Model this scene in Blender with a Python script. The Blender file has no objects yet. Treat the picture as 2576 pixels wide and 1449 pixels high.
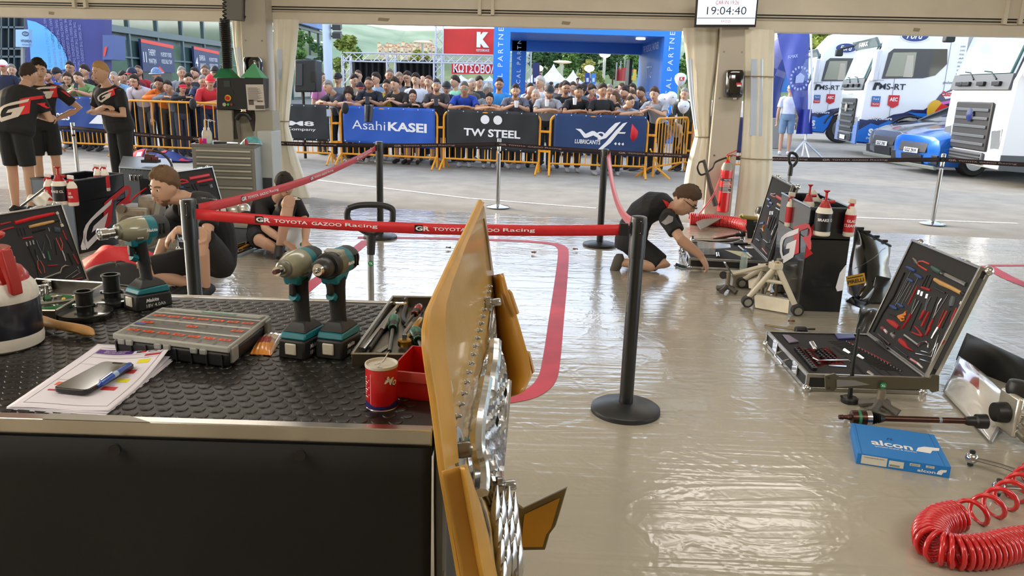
import bpy, bmesh, math, random
from mathutils import Vector as V, Matrix, Euler
from mathutils.bvhtree import BVHTree
from mathutils.geometry import tessellate_polygon
R = random.Random(7)
PI = math.pi
C = bpy.context.scene.collection
S = bpy.context.scene

# ------------------------------------------------------------------ camera, sky, sun, exposure
F, TH, PH, HC = 1950., math.atan(504/1950), .031, 1.55
cf = V((0, math.cos(TH), -math.sin(TH))); cu0 = V((0, math.sin(TH), math.cos(TH)))
cr = V((math.cos(PH), cu0.y*math.sin(PH), cu0.z*math.sin(PH)))
cu = V((-math.sin(PH), cu0.y*math.cos(PH), cu0.z*math.cos(PH)))
cam = bpy.data.objects.new('camera', bpy.data.cameras.new('camera')); C.objects.link(cam)
cam.data.sensor_width = 36; cam.data.lens = 36*F/2576; cam.data.clip_end = 3000; cam.data.clip_start = .05
cm = Matrix((cr, cu, -cf)).transposed().to_4x4(); cm.translation = (0, 0, HC)
cam.matrix_world = cm; S.camera = cam

W = bpy.data.worlds.new('world'); S.world = W; W.use_nodes = True
wn = W.node_tree; bg = wn.nodes['Background']
sky = wn.nodes.new('ShaderNodeTexSky'); sky.sky_type = 'NISHITA'; sky.sun_disc = False
sky.sun_elevation = math.radians(24); sky.sun_rotation = math.radians(-62)
sky.altitude = 50; sky.air_density = 1.0; sky.dust_density = 1.4; sky.ozone_density = 1.2
hs = wn.nodes.new('ShaderNodeHueSaturation'); hs.inputs['Saturation'].default_value = .6
wn.links.new(sky.outputs[0], hs.inputs['Color']); wn.links.new(hs.outputs[0], bg.inputs[0]); bg.inputs[1].default_value = .5
sun = bpy.data.objects.new('sun', bpy.data.lights.new('sun', 'SUN')); C.objects.link(sun)
sun.data.energy = 2.2; sun.data.angle = .012; sun.data.color = (1, .78, .5)
sd = V((-.88, .47, math.tan(math.radians(13)))).normalized()
sun.rotation_euler = sd.to_track_quat('Z', 'Y').to_euler()
for lx, ly, sx, sy, e, rx in ((-3.1, 6.8, 1.8, .5, 24, 0), (2.7, 8., 1.8, .5, 20, 0), (.2, 3.6, 3., .5, 20, 0), (-3., .2, 3., .5, 55, 1.25), (3., -.2, 3., .5, 55, 1.25)):  # the two tilted lamps are added fill for the beam and front faces
    ld = bpy.data.lights.new('tent_and_fill_lamp', 'AREA'); ld.shape = 'RECTANGLE'; ld.size = sx; ld.size_y = sy
    ld.energy = e; ld.color = (1, .94, .85)
    lo = bpy.data.objects.new('tent_and_fill_lamp', ld); C.objects.link(lo); lo.location = (lx, ly, 3.3); lo.rotation_euler = (rx, 0, 0)
S.view_settings.view_transform = 'Standard'; S.view_settings.look = 'None'
S.view_settings.exposure = .48; S.view_settings.gamma = 1; S.view_settings.use_curve_mapping = False

# ------------------------------------------------------------------ points from picture coordinates (2576 x 1449)
def ray(x, y): return cf*F + cr*(x-1288) + cu*(724.5-y)
def G(x, y, z=0.):
    d = ray(x, y); return V((0, 0, HC)) + d*((z-HC)/d.z)
def A(x, y, Y):
    d = ray(x, y); return V((0, 0, HC)) + d*(Y/d.y)
def dep(p): return (V(p)-V((0, 0, HC))).dot(cf)

# ------------------------------------------------------------------ materials
MC = {}
def lin(h):
    c = [int(h[i:i+2], 16)/255 for i in (0, 2, 4)]
    return tuple(v/12.92 if v <= .04045 else ((v+.055)/1.055)**2.4 for v in c)
def mt(h, rough=.5, metal=0., var=0., vs=8., bump=0., bs=40., emit=0., alpha=1., trans=0., coat=0., stretch=None, h2=None, name=None):
    k = (h, rough, metal, var, vs, bump, bs, emit, alpha, trans, coat, stretch, h2)
    if k in MC: return MC[k]
    m = bpy.data.materials.new(name or 'm_'+h); m.use_nodes = True; n = m.node_tree; b = n.nodes['Principled BSDF']
    c = lin(h); b.inputs['Base Color'].default_value = (*c, 1); m.diffuse_color = (*c, 1)
    b.inputs['Roughness'].default_value = rough; b.inputs['Metallic'].default_value = metal
    if alpha < 1: b.inputs['Alpha'].default_value = alpha
    if trans: b.inputs['Transmission Weight'].default_value = trans; b.inputs['IOR'].default_value = 1.2
    if coat: b.inputs['Coat Weight'].default_value = coat; b.inputs['Coat Roughness'].default_value = .08
    if emit: b.inputs['Emission Color'].default_value = (*c, 1); b.inputs['Emission Strength'].default_value = emit
    co = None
    if var or bump or h2:
        co = n.nodes.new('ShaderNodeTexCoord').outputs['Object']
        if stretch:
            mp = n.nodes.new('ShaderNodeMapping'); mp.inputs['Scale'].default_value = stretch
            n.links.new(co, mp.inputs[0]); co = mp.outputs[0]
    if var or h2:
        t = n.nodes.new('ShaderNodeTexNoise'); t.inputs['Scale'].default_value = vs; t.inputs['Detail'].default_value = 5
        r = n.nodes.new('ShaderNodeValToRGB'); n.links.new(co, t.inputs['Vector']); n.links.new(t.outputs[0], r.inputs[0])
        r.color_ramp.elements[0].position = .35; r.color_ramp.elements[1].position = .65
        c2 = lin(h2) if h2 else tuple(min(1, v*(1+var)) for v in c)
        c1 = c if h2 else tuple(v*(1-var) for v in c)
        r.color_ramp.elements[0].color = (*c1, 1); r.color_ramp.elements[1].color = (*c2, 1)
        n.links.new(r.outputs[0], b.inputs['Base Color'])
    if bump:
        t = n.nodes.new('ShaderNodeTexNoise'); t.inputs['Scale'].default_value = bs; t.inputs['Detail'].default_value = 3
        bp = n.nodes.new('ShaderNodeBump'); bp.inputs['Strength'].default_value = bump; bp.inputs['Distance'].default_value = .02
        n.links.new(co, t.inputs['Vector']); n.links.new(t.outputs[0], bp.inputs['Height']); n.links.new(bp.outputs[0], b.inputs['Normal'])
    MC[k] = m; return m
BLK = mt('141416', .45); BLKM = mt('17181a', .75); RUB = mt('1b1a1a', .6); STEEL = mt('b9bcc0', .18, 1); ALU = mt('b9b7b0', .35, 1, var=.08, vs=20)
CHR = mt('dcdde0', .08, 1); GREY = mt('8b8d8e', .5); WHT = mt('e9e8e6', .5); RED = mt('c3161f', .4); ORG = mt('e89a1c', .4, var=.06)
TEAL = mt('0e6f7c', .4); DGREY = mt('3a3b3d', .55); LETW = mt('e6e6ea', .6); LETR = mt('d81e27', .55); GOLD = mt('b58c3c', .3, 1)
ALD = mt('85847f', .4, 1, var=.1, vs=15); FOAM = mt('2d2c2d', .9); GLS = mt('dfeaea', .08, trans=.9); PLC = mt('d8dcdc', .2, alpha=.35)

# ------------------------------------------------------------------ mesh builder
def bas(d, up=V((0, 0, 1))):
    d = V(d).normalized()
    if abs(d.dot(up)) > .97: up = V((0, 1, 0)) if abs(d.y) < .9 else V((1, 0, 0))
    x = up.cross(d).normalized(); return x, d.cross(x), d
def fr(o, x, y):
    x = V(x).normalized(); z = x.cross(V(y)).normalized(); y = z.cross(x)
    m = Matrix((x, y, z)).transposed().to_4x4(); m.translation = o; return m
def rot(x=0, y=0, z=0, o=(0, 0, 0)):
    m = Euler((x, y, z)).to_matrix().to_4x4(); m.translation = o; return m
class M:
    def __init__(s, T=None): s.v = []; s.f = []; s.m = []; s.T = T
    def add(s, vs, fs, mi=0):
        n = len(s.v)
        s.v += [s.T @ V(p) for p in vs] if s.T else [V(p) for p in vs]
        s.f += [tuple(i+n for i in f) for f in fs]; s.m += [mi]*len(fs) if isinstance(mi, int) else mi
        return s
    def box(s, c, d, mi=0, T=None):
        x, y, z = (k/2 for k in d); c = V(c)
        vs = [V((a*x, b*y, e*z)) for a in (-1, 1) for b in (-1, 1) for e in (-1, 1)]
        vs = [c+(T @ p if T else p) for p in vs]
        return s.add(vs, ((0, 1, 3, 2), (4, 6, 7, 5), (0, 4, 5, 1), (2, 3, 7, 6), (0, 2, 6, 4), (1, 5, 7, 3)), mi)
    def hexa(s, b, t, mi=0):
        b = [V(p) for p in b]; t = [p+V(t) for p in b] if not isinstance(t, list) else [V(p) for p in t]
        return s.add(b+t, ((3, 2, 1, 0), (4, 5, 6, 7), (0, 1, 5, 4), (1, 2, 6, 5), (2, 3, 7, 6), (3, 0, 4, 7)), mi)
    def loft(s, rings, mi=0, cap=True, closed=True):
        n = len(rings[0]); vs = [p for r in rings for p in r]; fs = []
        for i in range(len(rings)-1):
            for j in range(n if closed else n-1):
                k = (j+1) % n; fs.append((i*n+j, i*n+k, (i+1)*n+k, (i+1)*n+j))
        if cap and closed: fs.append(tuple(range(n-1, -1, -1))); fs.append(tuple(range((len(rings)-1)*n, len(rings)*n)))
        return s.add(vs, fs, mi)
    def tube(s, pts, r, n=8, mi=0, cap=True, ry=None, up=None):
        pts = [V(p) for p in pts]; rr = r if isinstance(r, (list, tuple)) else [r]*len(pts)
        if ry is not None and not isinstance(ry, (list, tuple)): ry = [ry]*len(pts)
        rings = []; x = None
        for i, p in enumerate(pts):
            d = pts[min(i+1, len(pts)-1)]-pts[max(i-1, 0)]
            if d.length < 1e-9: d = V((0, 0, 1))
            d.normalize()
            if x is None: x = bas(d, V(up) if up else V((0, 0, 1)))[0]
            x = x-d*x.dot(d)
            x = x.normalized() if x.length > 1e-6 else bas(d)[0]
            y = d.cross(x); b = ry[i] if ry else rr[i]
            rings.append([p+x*(rr[i]*math.cos(2*PI*j/n))+y*(b*math.sin(2*PI*j/n)) for j in range(n)])
        return s.loft(rings, mi, cap)
    def cyl(s, a, b, r, n=16, mi=0, r2=None): return s.tube([a, b], [r, r if r2 is None else r2], n, mi)
    def lathe(s, prof, o=(0, 0, 0), n=24, mi=0, T=None, a0=0):
        o = V(o); rings = [[o+(T @ V((r*math.cos(a), r*math.sin(a), z)) if T else V((r*math.cos(a), r*math.sin(a), z)))
                 for a in (a0+2*PI*j/n for j in range(n))] for r, z in prof]
        return s.loft(rings, mi)
    def prism(s, poly, h, T=None, mi=0):
        T = T or Matrix.Identity(4); n = len(poly)
        vs = [T @ V((x, y, 0)) for x, y in poly]+[T @ V((x, y, h)) for x, y in poly]
        return s.add(vs, [tuple(range(n-1, -1, -1)), tuple(range(n, 2*n))]+[(i, (i+1) % n, n+(i+1) % n, n+i) for i in range(n)], mi)
    def grid(s, fn, nu, nv, mi=0, close=False):
        vs = [fn(i/nu, j/nv) for j in range(nv+1) for i in range(nu+1)]
        return s.add(vs, [(j*(nu+1)+i, j*(nu+1)+i+1, (j+1)*(nu+1)+i+1, (j+1)*(nu+1)+i) for j in range(nv) for i in range(nu)], mi)
    def sph(s, c, r, nu=12, nv=8, mi=0, T=None):
        c = V(c); r = (r,)*3 if not isinstance(r, (tuple, list)) else r; rings = []
        for j in range(nv+1):
            a = PI*j/nv-PI/2; q = max(math.cos(a), 1e-3); ring = []
            for i in range(nu):
                p = V((r[0]*q*math.cos(2*PI*i/nu), r[1]*q*math.sin(2*PI*i/nu), r[2]*math.sin(a)))
                ring.append(c+(T @ p if T else p))
            rings.append(ring)
        return s.loft(rings, mi)
def off(p):
    o = V((0, 0, 0))
    while p: o = o+p.location; p = p.parent
    return o
def obj(name, m, mats, parent=None, smooth=40, bev=0, sub=0, solid=0, label=None, kind=None):
    me = bpy.data.meshes.new(name); o3 = off(parent)
    vs = [p-o3 for p in m.v] if parent else m.v
    me.from_pydata(vs, [], m.f)
    for k in (mats if isinstance(mats, (list, tuple)) else [mats]): me.materials.append(k)
    if len(me.materials) > 1: me.polygons.foreach_set('material_index', m.m)
    if smooth:
        me.polygons.foreach_set('use_smooth', [True]*len(me.polygons)); me.set_sharp_from_angle(angle=math.radians(smooth))
    me.update(); o = bpy.data.objects.new(name, me); C.objects.link(o)
    if parent: o.parent = parent
    if solid:
        k = o.modifiers.new('s', 'SOLIDIFY'); k.thickness = solid; k.offset = 0
    if bev:
        k = o.modifiers.new('b', 'BEVEL'); k.width = bev; k.segments = 2; k.limit_method = 'ANGLE'; k.angle_limit = .6
    if sub:
        k = o.modifiers.new('u', 'SUBSURF'); k.levels = sub; k.render_levels = sub
    if label: o['label'] = label
    if kind: o['kind'] = kind
    return o
def thing(name, label, cat, loc=(0, 0, 0), group=None):
    o = bpy.data.objects.new(name, None); C.objects.link(o); o.location = loc
    o['label'] = label; o['category'] = cat
    if group: o['group'] = group
    return o
def tag(o, label, cat, group=None):
    o['label'] = label; o['category'] = cat
    if group: o['group'] = group
    return o
def struct(o, label=None, cat='structure'):
    o['kind'] = 'structure'
    if label: o['label'] = label
    o['category'] = cat
    return o
def dup(o, parent=None):
    c = o.copy(); C.objects.link(c); c.parent = parent
    for ch in list(o.children): dup(ch, c)
    return c
def place(o, loc, rz=0, label=None, rx=0, ry=0):
    o.location = loc; o.rotation_euler = (rx, ry, rz)
    if label: o['label'] = label
    return o
# ------------------------------------------------------------------ writing and flat marks
TX = {}
def glyphs(s, bold=0., shear=0., sp=1.):
    k = (s, bold, shear, sp)
    if k not in TX:
        cu_ = bpy.data.curves.new('t', 'FONT'); cu_.body = s; cu_.size = 1; cu_.offset = bold; cu_.shear = shear; cu_.space_character = sp
        cu_.resolution_u = 3
        o = bpy.data.objects.new('t', cu_); me = bpy.data.meshes.new_from_object(o)
        TX[k] = ([tuple(v.co) for v in me.vertices], [tuple(p.vertices) for p in me.polygons])
        bpy.data.meshes.remove(me); bpy.data.objects.remove(o); bpy.data.curves.remove(cu_)
    return TX[k]
def text(m, s, T, w=None, h=None, align='C', mi=0, bold=0., shear=0., sp=1., warp=None):
    vs, fs = glyphs(s, bold, shear, sp)
    if not vs: return m
    x0 = min(p[0] for p in vs); x1 = max(p[0] for p in vs); y0 = min(p[1] for p in vs); y1 = max(p[1] for p in vs)
    kx = w/(x1-x0) if w else None; ky = h/(y1-y0) if h else None
    kx = kx or ky; ky = ky or kx
    ox = {'C': (x0+x1)/2, 'L': x0, 'R': x1}[align]; oy = (y0+y1)/2
    pts = [V(((p[0]-ox)*kx, (p[1]-oy)*ky, 0)) for p in vs]
    if warp: pts = [V(warp(p)) for p in pts]
    return m.add([T @ p for p in pts], fs, mi)
def poly(m, pts, T, mi=0):
    return m.add([T @ V((x, y, 0)) for x, y in pts], [tuple(range(len(pts)))], mi)
GRP = (((670, 235), (330, 320), (200, 365), (110, 410), (70, 470), (75, 590), (185, 712), (500, 605), (525, 572), (597, 380), (290, 465), (255, 532), (385, 512), (365, 565), (178, 626), (142, 570), (150, 490), (190, 430), (260, 395), (480, 345), (640, 300)),
       ((490, 347), (640, 302), (665, 262), (684, 268), (680, 535), (527, 573), (599, 378), (495, 402)), ((490, 245), (600, 215), (900, 155), (1000, 160), (1060, 210), (1072, 280), (1045, 335), (1072, 370), (1065, 450), (1010, 465), (775, 335), (960, 300), (1015, 260), (1010, 215), (960, 205), (684, 270), (668, 236), (490, 272)))
GR3 = ((670, 235), (190, 710), (1010, 465))
def gr_logo(m, fn):
    for k, P in enumerate(GRP): m.add([fn(x, y, .001*k) for x, y in P], [tuple(range(len(P)))], 1 if k else 0)
def aff(a, b):
    A3 = Matrix([[p[0], p[1], 1] for p in a]); B3 = Matrix([[p[0], p[1], 0] for p in b]); X = A3.inverted() @ B3
    return lambda x, y: (x*X[0][0]+y*X[1][0]+X[2][0], x*X[0][1]+y*X[1][1]+X[2][1])
def drape(o, m, n, d=.004, dist=1.):
    bpy.context.view_layer.update(); bv = BVHTree.FromObject(o, bpy.context.evaluated_depsgraph_get()); o3 = off(o.parent); n = V(n).normalized(); m2 = M()
    def put_(a, b, c, k):
        L = max((a-b).length, (b-c).length, (c-a).length)
        if L > dist:
            x, y, z = (a+b)/2, (b+c)/2, (c+a)/2
            for q in ((a, x, z), (x, b, y), (z, y, c), (x, y, z)): put_(*q, k)
            return
        h = [bv.ray_cast(p-o3+n*.6, -n)[0] for p in (a, b, c)]
        if all(h): m2.add([p+o3+n*d for p in h], [(0, 1, 2)], k)
    for f, k in zip(m.f, m.m):
        P = [m.v[i] for i in f]
        for t in tessellate_polygon([P]): put_(*[P[i] for i in t], k)
    return m2
def bez(p, n=12):
    p = [V(q) for q in p]; out = []
    for i in range(len(p)-1):
        a, b, c, d = p[max(i-1, 0)], p[i], p[i+1], p[min(i+2, len(p)-1)]
        for k in range(n):
            t = k/n; out.append(.5*((2*b)+(c-a)*t+(2*a-5*b+4*c-d)*t*t+(3*b-a-3*c+d)*t**3))
    return out+[p[-1]]
def helix(path, r, turns, tube=.004, n=6, per=10, m=None, up=(0, 0, 1)):
    P = [V(p) for p in path]; L = [0]
    for a, b in zip(P, P[1:]): L.append(L[-1]+(b-a).length)
    def at(s):
        s *= L[-1]
        for i in range(len(P)-1):
            if s <= L[i+1] or i == len(P)-2:
                t = (s-L[i])/max(L[i+1]-L[i], 1e-9); return P[i].lerp(P[i+1], t), (P[i+1]-P[i]).normalized()
    pts = []
    for k in range(int(turns*per)+1):
        c, d = at(min(1, k/(turns*per))); x, y, _ = bas(d, V(up)); a = 2*PI*k/per
        pts.append(c+x*r*math.cos(a)+y*r*math.sin(a))
    return (m or M()).tube(pts, tube, n)
def sstep(a, b, x):
    t = max(0, min(1, (x-a)/(b-a))); return t*t*(3-2*t)
# ------------------------------------------------------------------ ground and floor
OT = V((2.75, 10.06, 0)); ex = V((.99, -.142, 0)).normalized(); ey = V((-ex.y, ex.x, 0))
TT = fr(OT, ex, ey)
def TP(x, y, z): return TT @ V((x, y, z))
def asphalt():
    m = mt('a8a399', .9, var=.1, vs=2.5, bump=.5, bs=120, name='asphalt'); n = m.node_tree; b = n.nodes['Principled BSDF']
    t = n.nodes.new('ShaderNodeTexNoise'); t.inputs['Scale'].default_value = .35; t.inputs['Detail'].default_value = 8
    mx = n.nodes.new('ShaderNodeMix'); mx.data_type = 'RGBA'; mx.blend_type = 'MULTIPLY'; mx.inputs[0].default_value = .5
    r = n.nodes.new('ShaderNodeValToRGB'); r.color_ramp.elements[0].color = (.55, .55, .55, 1); r.color_ramp.elements[0].position = .35
    src = b.inputs['Base Color'].links[0].from_socket; co = n.nodes.new('ShaderNodeTexCoord')
    n.links.new(co.outputs['Object'], t.inputs[0]); n.links.new(t.outputs[0], r.inputs[0])
    n.links.new(src, mx.inputs[6]); n.links.new(r.outputs[0], mx.inputs[7]); n.links.new(mx.outputs[2], b.inputs['Base Color']); return m
g = M(); g.add([(-90, -6, -.012), (90, -6, -.012), (90, 160, -.012), (-90, 160, -.012)], [(0, 1, 2, 3)])
ground = struct(obj('ground', g, asphalt()))
def sheet_mat():
    m = mt('aca596', .2, var=.05, vs=1.2, name='floor_sheet'); n = m.node_tree; b = n.nodes['Principled BSDF']
    b.inputs['Coat Weight'].default_value = .6; b.inputs['Coat Roughness'].default_value = .12
    co = n.nodes.new('ShaderNodeTexCoord').outputs['Object']; last = None
    for sc, scale, det, st, pos in (((.45, 5., 1), 1.1, 3, .05, (.44, .6)), ((1, 1, 1), 2.2, 4, .05, (.46, .56)), ((1, 1, 1), 14, 2, .02, (.3, .7))):
        mp = n.nodes.new('ShaderNodeMapping'); mp.inputs['Scale'].default_value = sc; mp.inputs['Rotation'].default_value = (0, 0, .12)
        t = n.nodes.new('ShaderNodeTexNoise'); t.inputs['Scale'].default_value = scale; t.inputs['Detail'].default_value = det; t.inputs['Distortion'].default_value = .6
        r = n.nodes.new('ShaderNodeValToRGB'); r.color_ramp.interpolation = 'EASE'
        r.color_ramp.elements[0].position, r.color_ramp.elements[1].position = pos
        e = r.color_ramp.elements.new((pos[0]+pos[1])/2); e.color = (1, 1, 1, 1); r.color_ramp.elements[2].color = (.25, .25, .25, 1)
        bp = n.nodes.new('ShaderNodeBump'); bp.inputs['Strength'].default_value = st; bp.inputs['Distance'].default_value = .03
        n.links.new(co, mp.inputs[0]); n.links.new(mp.outputs[0], t.inputs[0]); n.links.new(t.outputs[0], r.inputs[0]); n.links.new(r.outputs[0], bp.inputs['Height'])
        if last: n.links.new(last, bp.inputs['Normal'])
        last = bp.outputs[0]
    n.links.new(last, b.inputs['Normal']); n.links.new(last, b.inputs['Coat Normal']); return m
def fe(x): return 9.72-.118*x
g = M(); g.hexa([(-13, -4, -.01), (13, -4, -.01), (13, fe(13), -.01), (-13, fe(-13), -.01)], (0, 0, .01))
floor = struct(obj('floor', g, sheet_mat(), smooth=0))
STRIPE = mt('c5384a', .55, var=.12, vs=4)
def strip(px, w, z=.0025, m=None, n=8):
    P = bez([G(*p) for p in px], n); m = m or M(); vs = []
    for i, p in enumerate(P):
        d = (P[min(i+1, len(P)-1)]-P[max(i-1, 0)]).normalized(); s = V((-d.y, d.x, 0))*w/2
        vs += [V((p.x, p.y, z))+s, V((p.x, p.y, z))-s]
    return m.add(vs, [(2*i, 2*i+1, 2*i+3, 2*i+2) for i in range(len(P)-1)])
s = strip([(700, 790), (740, 752), (830, 680), (922, 606)], .1)
strip([(900, 598), (1100, 600), (1300, 606), (1385, 613), (1412, 622), (1417, 640), (1412, 700), (1400, 800), (1388, 900), (1375, 955), (1340, 988), (1282, 1004), (1200, 1010)], .105, m=s)
obj('floor_stripe', s, STRIPE, floor, label='red outline printed on the floor sheet')
s = strip([(2660, 668), (2560, 668), (2490, 668)], .07); strip([(2484, 670), (2512, 686), (2545, 703), (2600, 725)], .13, m=s)
obj('floor_stripe', s, STRIPE, floor)
p, q = G(1384, 574), G(1226, 570); T = fr(p+V((0, 0, .003)), q-p, V((0, -1, 0)))
s = M(); w = (q-p).length; poly(s, [(0, -.16), (w*.5, -.16), (w*.5, .26), (0, .26)], T, 1); poly(s, [(w*.5, -.16), (w, -.16), (w, .26), (w*.5, .26)], T, 2)
T.translation += V((0, 0, .002)); text(s, 'GR', T @ Matrix.Translation((w*.5, .05, 0)), w=w*.8, h=.22, bold=.03, shear=.3)
obj('printed_logo', s, [LETW, mt('3f4550', .4), STRIPE], floor)
s = M()
for a, b in (((770, 448), (1180, 497)), ((1180, 497), (1500, 522)), ((2000, 540), (2560, 560))): strip([a, ((a[0]+b[0])/2, (a[1]+b[1])/2), b], .09, -.009, s, 2)
obj('road_line', s, mt('c4c3bd', .9, var=.2, vs=30), ground)

# ------------------------------------------------------------------ tent
TAL = mt('d4cbba', .42, .0, var=.04, vs=3); TAL2 = mt('c4bba9', .45); PVC = mt('e0dac9', .55, var=.05, vs=3); DRK = mt('2a2724', .6)
zb = A(1240, 66, OT.y+.142*(2.75+.3)).z
def bx(m, x0, x1, y0, y1, z0, z1, mi=0): return m.hexa([TP(x0, y0, z0), TP(x1, y0, z0), TP(x1, y1, z0), TP(x0, y1, z0)], (0, 0, z1-z0), mi)
bm_ = M(); X0, X1 = -15, 9
bx(bm_, X0, X1, 0, .2, zb, zb+.125)
beam = struct(obj('beam', bm_, TAL, bev=.006))
s = bx(M(), X0, X1, .02, .2, zb+.125, zb+.2); obj('recess', s, TAL2, beam)
for z0, z1, y0 in ((.14, .152, .005), (.172, .184, .005), (.2, .6, -.01)): obj('rail', bx(M(), X0, X1, y0, .2, zb+z0, zb+z1), TAL, beam, bev=.003)
for z0 in (.155, .187): obj('gasket', bx(M(), X0, X1, .012, .05, zb+z0, zb+z0+.012), DRK, beam)
for px in (95, 1232, 2490):
    x = (A(px, 30, 10).x-OT.x)*1.03; s = M()
    for k in (-.085, .085): bx(s, x+k-.02, x+k+.02, -.05, .02, zb+.135, zb+.7)
    bx(s, x-.06, x+.06, -.02, .02, zb+.13, zb+.145); obj('bracket', s, TAL, beam)
for x, y in ((-9.4, .4), (-4.6, .7), (-2.2, .5), (2.0, .35), (4.4, .6)):
    s = M(); T = fr(TP(x, -.001, zb+.06), ex, V((0, 0, 1))); poly(s, [(-.1*y, -.02), (.1*y, -.026), (.14*y, .012), (-.08*y, .02)], T); obj('grime_patch', s, mt('978b76', .6), beam)
g = M(); g.hexa([TP(X0, 0, zb+.55), TP(X1+6, 0, zb+.55), TP(X1+6, .1, zb+.55), TP(X0, .1, zb+.55)], (0, 0, 1.2)); struct(obj('wall_front', g, PVC))
g = M(); g.hexa([(-16, -5, 3.6), (16, -5, 3.6), TP(16, .1, 3.6), TP(-18, .1, 3.6)], (0, 0, .05)); struct(obj('ceiling', g, mt('e9e2d2', .7)))
g = M(); g.hexa([(-13, -5, 0), (13, -5, 0), (13, -4.9, 0), (-13, -4.9, 0)], (0, 0, 3.6)); struct(obj('wall_rear', g, mt('cfc4ad', .7)))
PB = []
for pa, pb in ((622, 688), (1803, 1871)):
    yl = 300; Yl = 10.06 if pa > 1000 else 10.9; a = A(pa, yl-150, Yl); b = A(pb, yl-150, Yl)
    x0 = (a-OT).dot(ex); x1 = (b-OT).dot(ex); PB.append((x0, x1))
    pl = struct(obj('pillar', bx(M(), x0, x1, -.22, 0, 0, 3.6), mt('bcb4a6', .5, var=.03, vs=2), bev=.012))
    s = bx(M(), x0-.05, x1+.05, -.3, .03, 0, .02); obj('base_plate', s, TAL2, pl)
    for k in (.8, 1.5, 2.05): obj('bolt', M().cyl(TP(x0+.06, -.225, k), TP(x0+.06, -.215, k), .012, 10), ALD, pl); obj('bolt', M().cyl(TP(x1-.06, -.225, k), TP(x1-.06, -.215, k), .012, 10), ALD, pl)
def curtain(rows, Y, npl, label, win=None, ties=(), dy=.09):
    n = 48; rings = []; rr = bez([V((a, b, c)) for a, b, c in rows], 5); cen = []
    for k, (y, xl, xr) in enumerate(rr):
        a, b = A(xl, y, Y), A(xr, y, Y); c = (a+b)/2; h = (b-a).length/2; cen.append((c, h)); ring = []
        for j in range(n):
            t = 2*PI*j/n; w = 1+.11*math.sin(npl*t+.15*k)+.06*math.sin(2.3*npl*t)
            d = min(dy, h*.8)
            ring.append(c+ex*(h*math.cos(t)*(1+.05*(w-1)))+ey*(d*math.sin(t)*w))
        rings.append(ring)
    o = thing('curtain', label, 'curtain', (cen[-1][0].x, cen[-1][0].y, 0))
    cl = obj('cloth', M().loft(rings), PVC, o, smooth=70)
    for ty in ties:
        i = min(range(len(rr)), key=lambda q: abs(rr[q][0]-ty)); c, h = cen[i]
        obj('tie_cord', M().tube([c+ex*((h+.008)*math.cos(t))+ey*((min(dy, h*.8)+.014)*math.sin(t)) for t in (2*PI*j/24 for j in range(25))], .007, 6), mt('8e7f62', .7), o)
    if win:
        f0, f1, y0, y1 = win; s = M(); vs = []
        I = [i for i in range(len(rr)) if y0 <= rr[i][0] <= y1]
        ts = [math.acos(max(-1, min(1, 2*(f0+(f1-f0)*q/4)-1))) for q in range(5)]
        for i in I:
            c, h = cen[i]; d = min(dy, h*.8)
            for t in ts:
                w = 1+.11*math.sin(npl*-t+.15*i)+.06*math.sin(-2.3*npl*t); vs.append(c+ex*(h*math.cos(t))-ey*(d*math.sin(t)*w+.006))
        s.add(vs, [(5*i+j, 5*i+j+1, 5*i+j+6, 5*i+j+5) for i in range(len(I)-1) for j in range(4)])
        obj('clear_window', s, mt('c3d2ea', .12, coat=1), o, smooth=70, label='clear vinyl strip with sky blue put into its colour')  # opaque pale blue stands in for the sky showing through the vinyl
    return o
curtain([(52, 584, 624), (120, 588, 626), (200, 600, 630), (330, 606, 640), (480, 604, 650)], 11.05, 7, 'cream tent curtain bunched behind the hanging black coiled cable', (.35, .62, 110, 205))
curtain([(50, 686, 753), (110, 688, 748), (200, 692, 738), (305, 695, 727), (330, 696, 730), (400, 694, 752), (500, 692, 787)], 10.75, 9, 'cream tent curtain tied at its waist, beside the grey pillar', (.28, .5, 120, 200), (308,))
curtain([(72, 1718, 1808), (150, 1726, 1804), (250, 1736, 1790), (338, 1748, 1786), (350, 1746, 1787), (420, 1728, 1786), (500, 1716, 1785)], 10.12, 9, 'tied tent curtain bulging beside the dark fire hose horn', (.02, .16, 150, 335), (342,))
curtain([(76, 1872, 1948), (150, 1872, 1946), (260, 1871, 1943), (340, 1868, 1942), (440, 1860, 1941), (546, 1848, 1938)], 9.85, 11, 'straight tent curtain between the dispenser pillar and the parked lorries', (.2, .6, 150, 350), (190, 405), .12)

# ------------------------------------------------------------------ things on the tent front
t = thing('wall_monitor', 'wall monitor showing a large clock with the time of day', 'monitor', A(1825, 30, 9.7))
a, b = A(1748, 64, 9.7), A(1902, 64, 9.68); T = fr((a+b)/2, b-a, V((0, -.08, 1))); w = (b-a).length; h = w*.56
s = M(T).box((0, h/2-.02, -.03), (w, h, .05)); obj('housing', s, BLK, t, bev=.004)
s = M(T); poly(s, [(-w/2+.018, .01), (w/2-.018, .01), (w/2-.018, h-.03), (-w/2+.018, h-.03)], Matrix.Translation((0, 0, -.003))); obj('screen', s, mt('cfdcec', .3, emit=.75), t)
s = M(T); Z = Matrix.Translation
text(s, 'CAR IN 19:26', Z((0, .255, 0)), h=.042, w=.27, mi=1); text(s, '19:04:40', Z((0, .165, 0)), w=.46, h=.088, bold=-.004); text(s, '9.9.2023', Z((0, .045, 0)), w=.11, h=.026, mi=1)
for y in (.078, .31): poly(s, [(-w/2+.02, y), (w/2-.02, y), (w/2-.02, y+.007), (-w/2+.02, y+.007)], Z((0, 0, 0)))
obj('screen_writing', s, [mt('15171c', .5), mt('d0343c', .5)], t)
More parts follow.
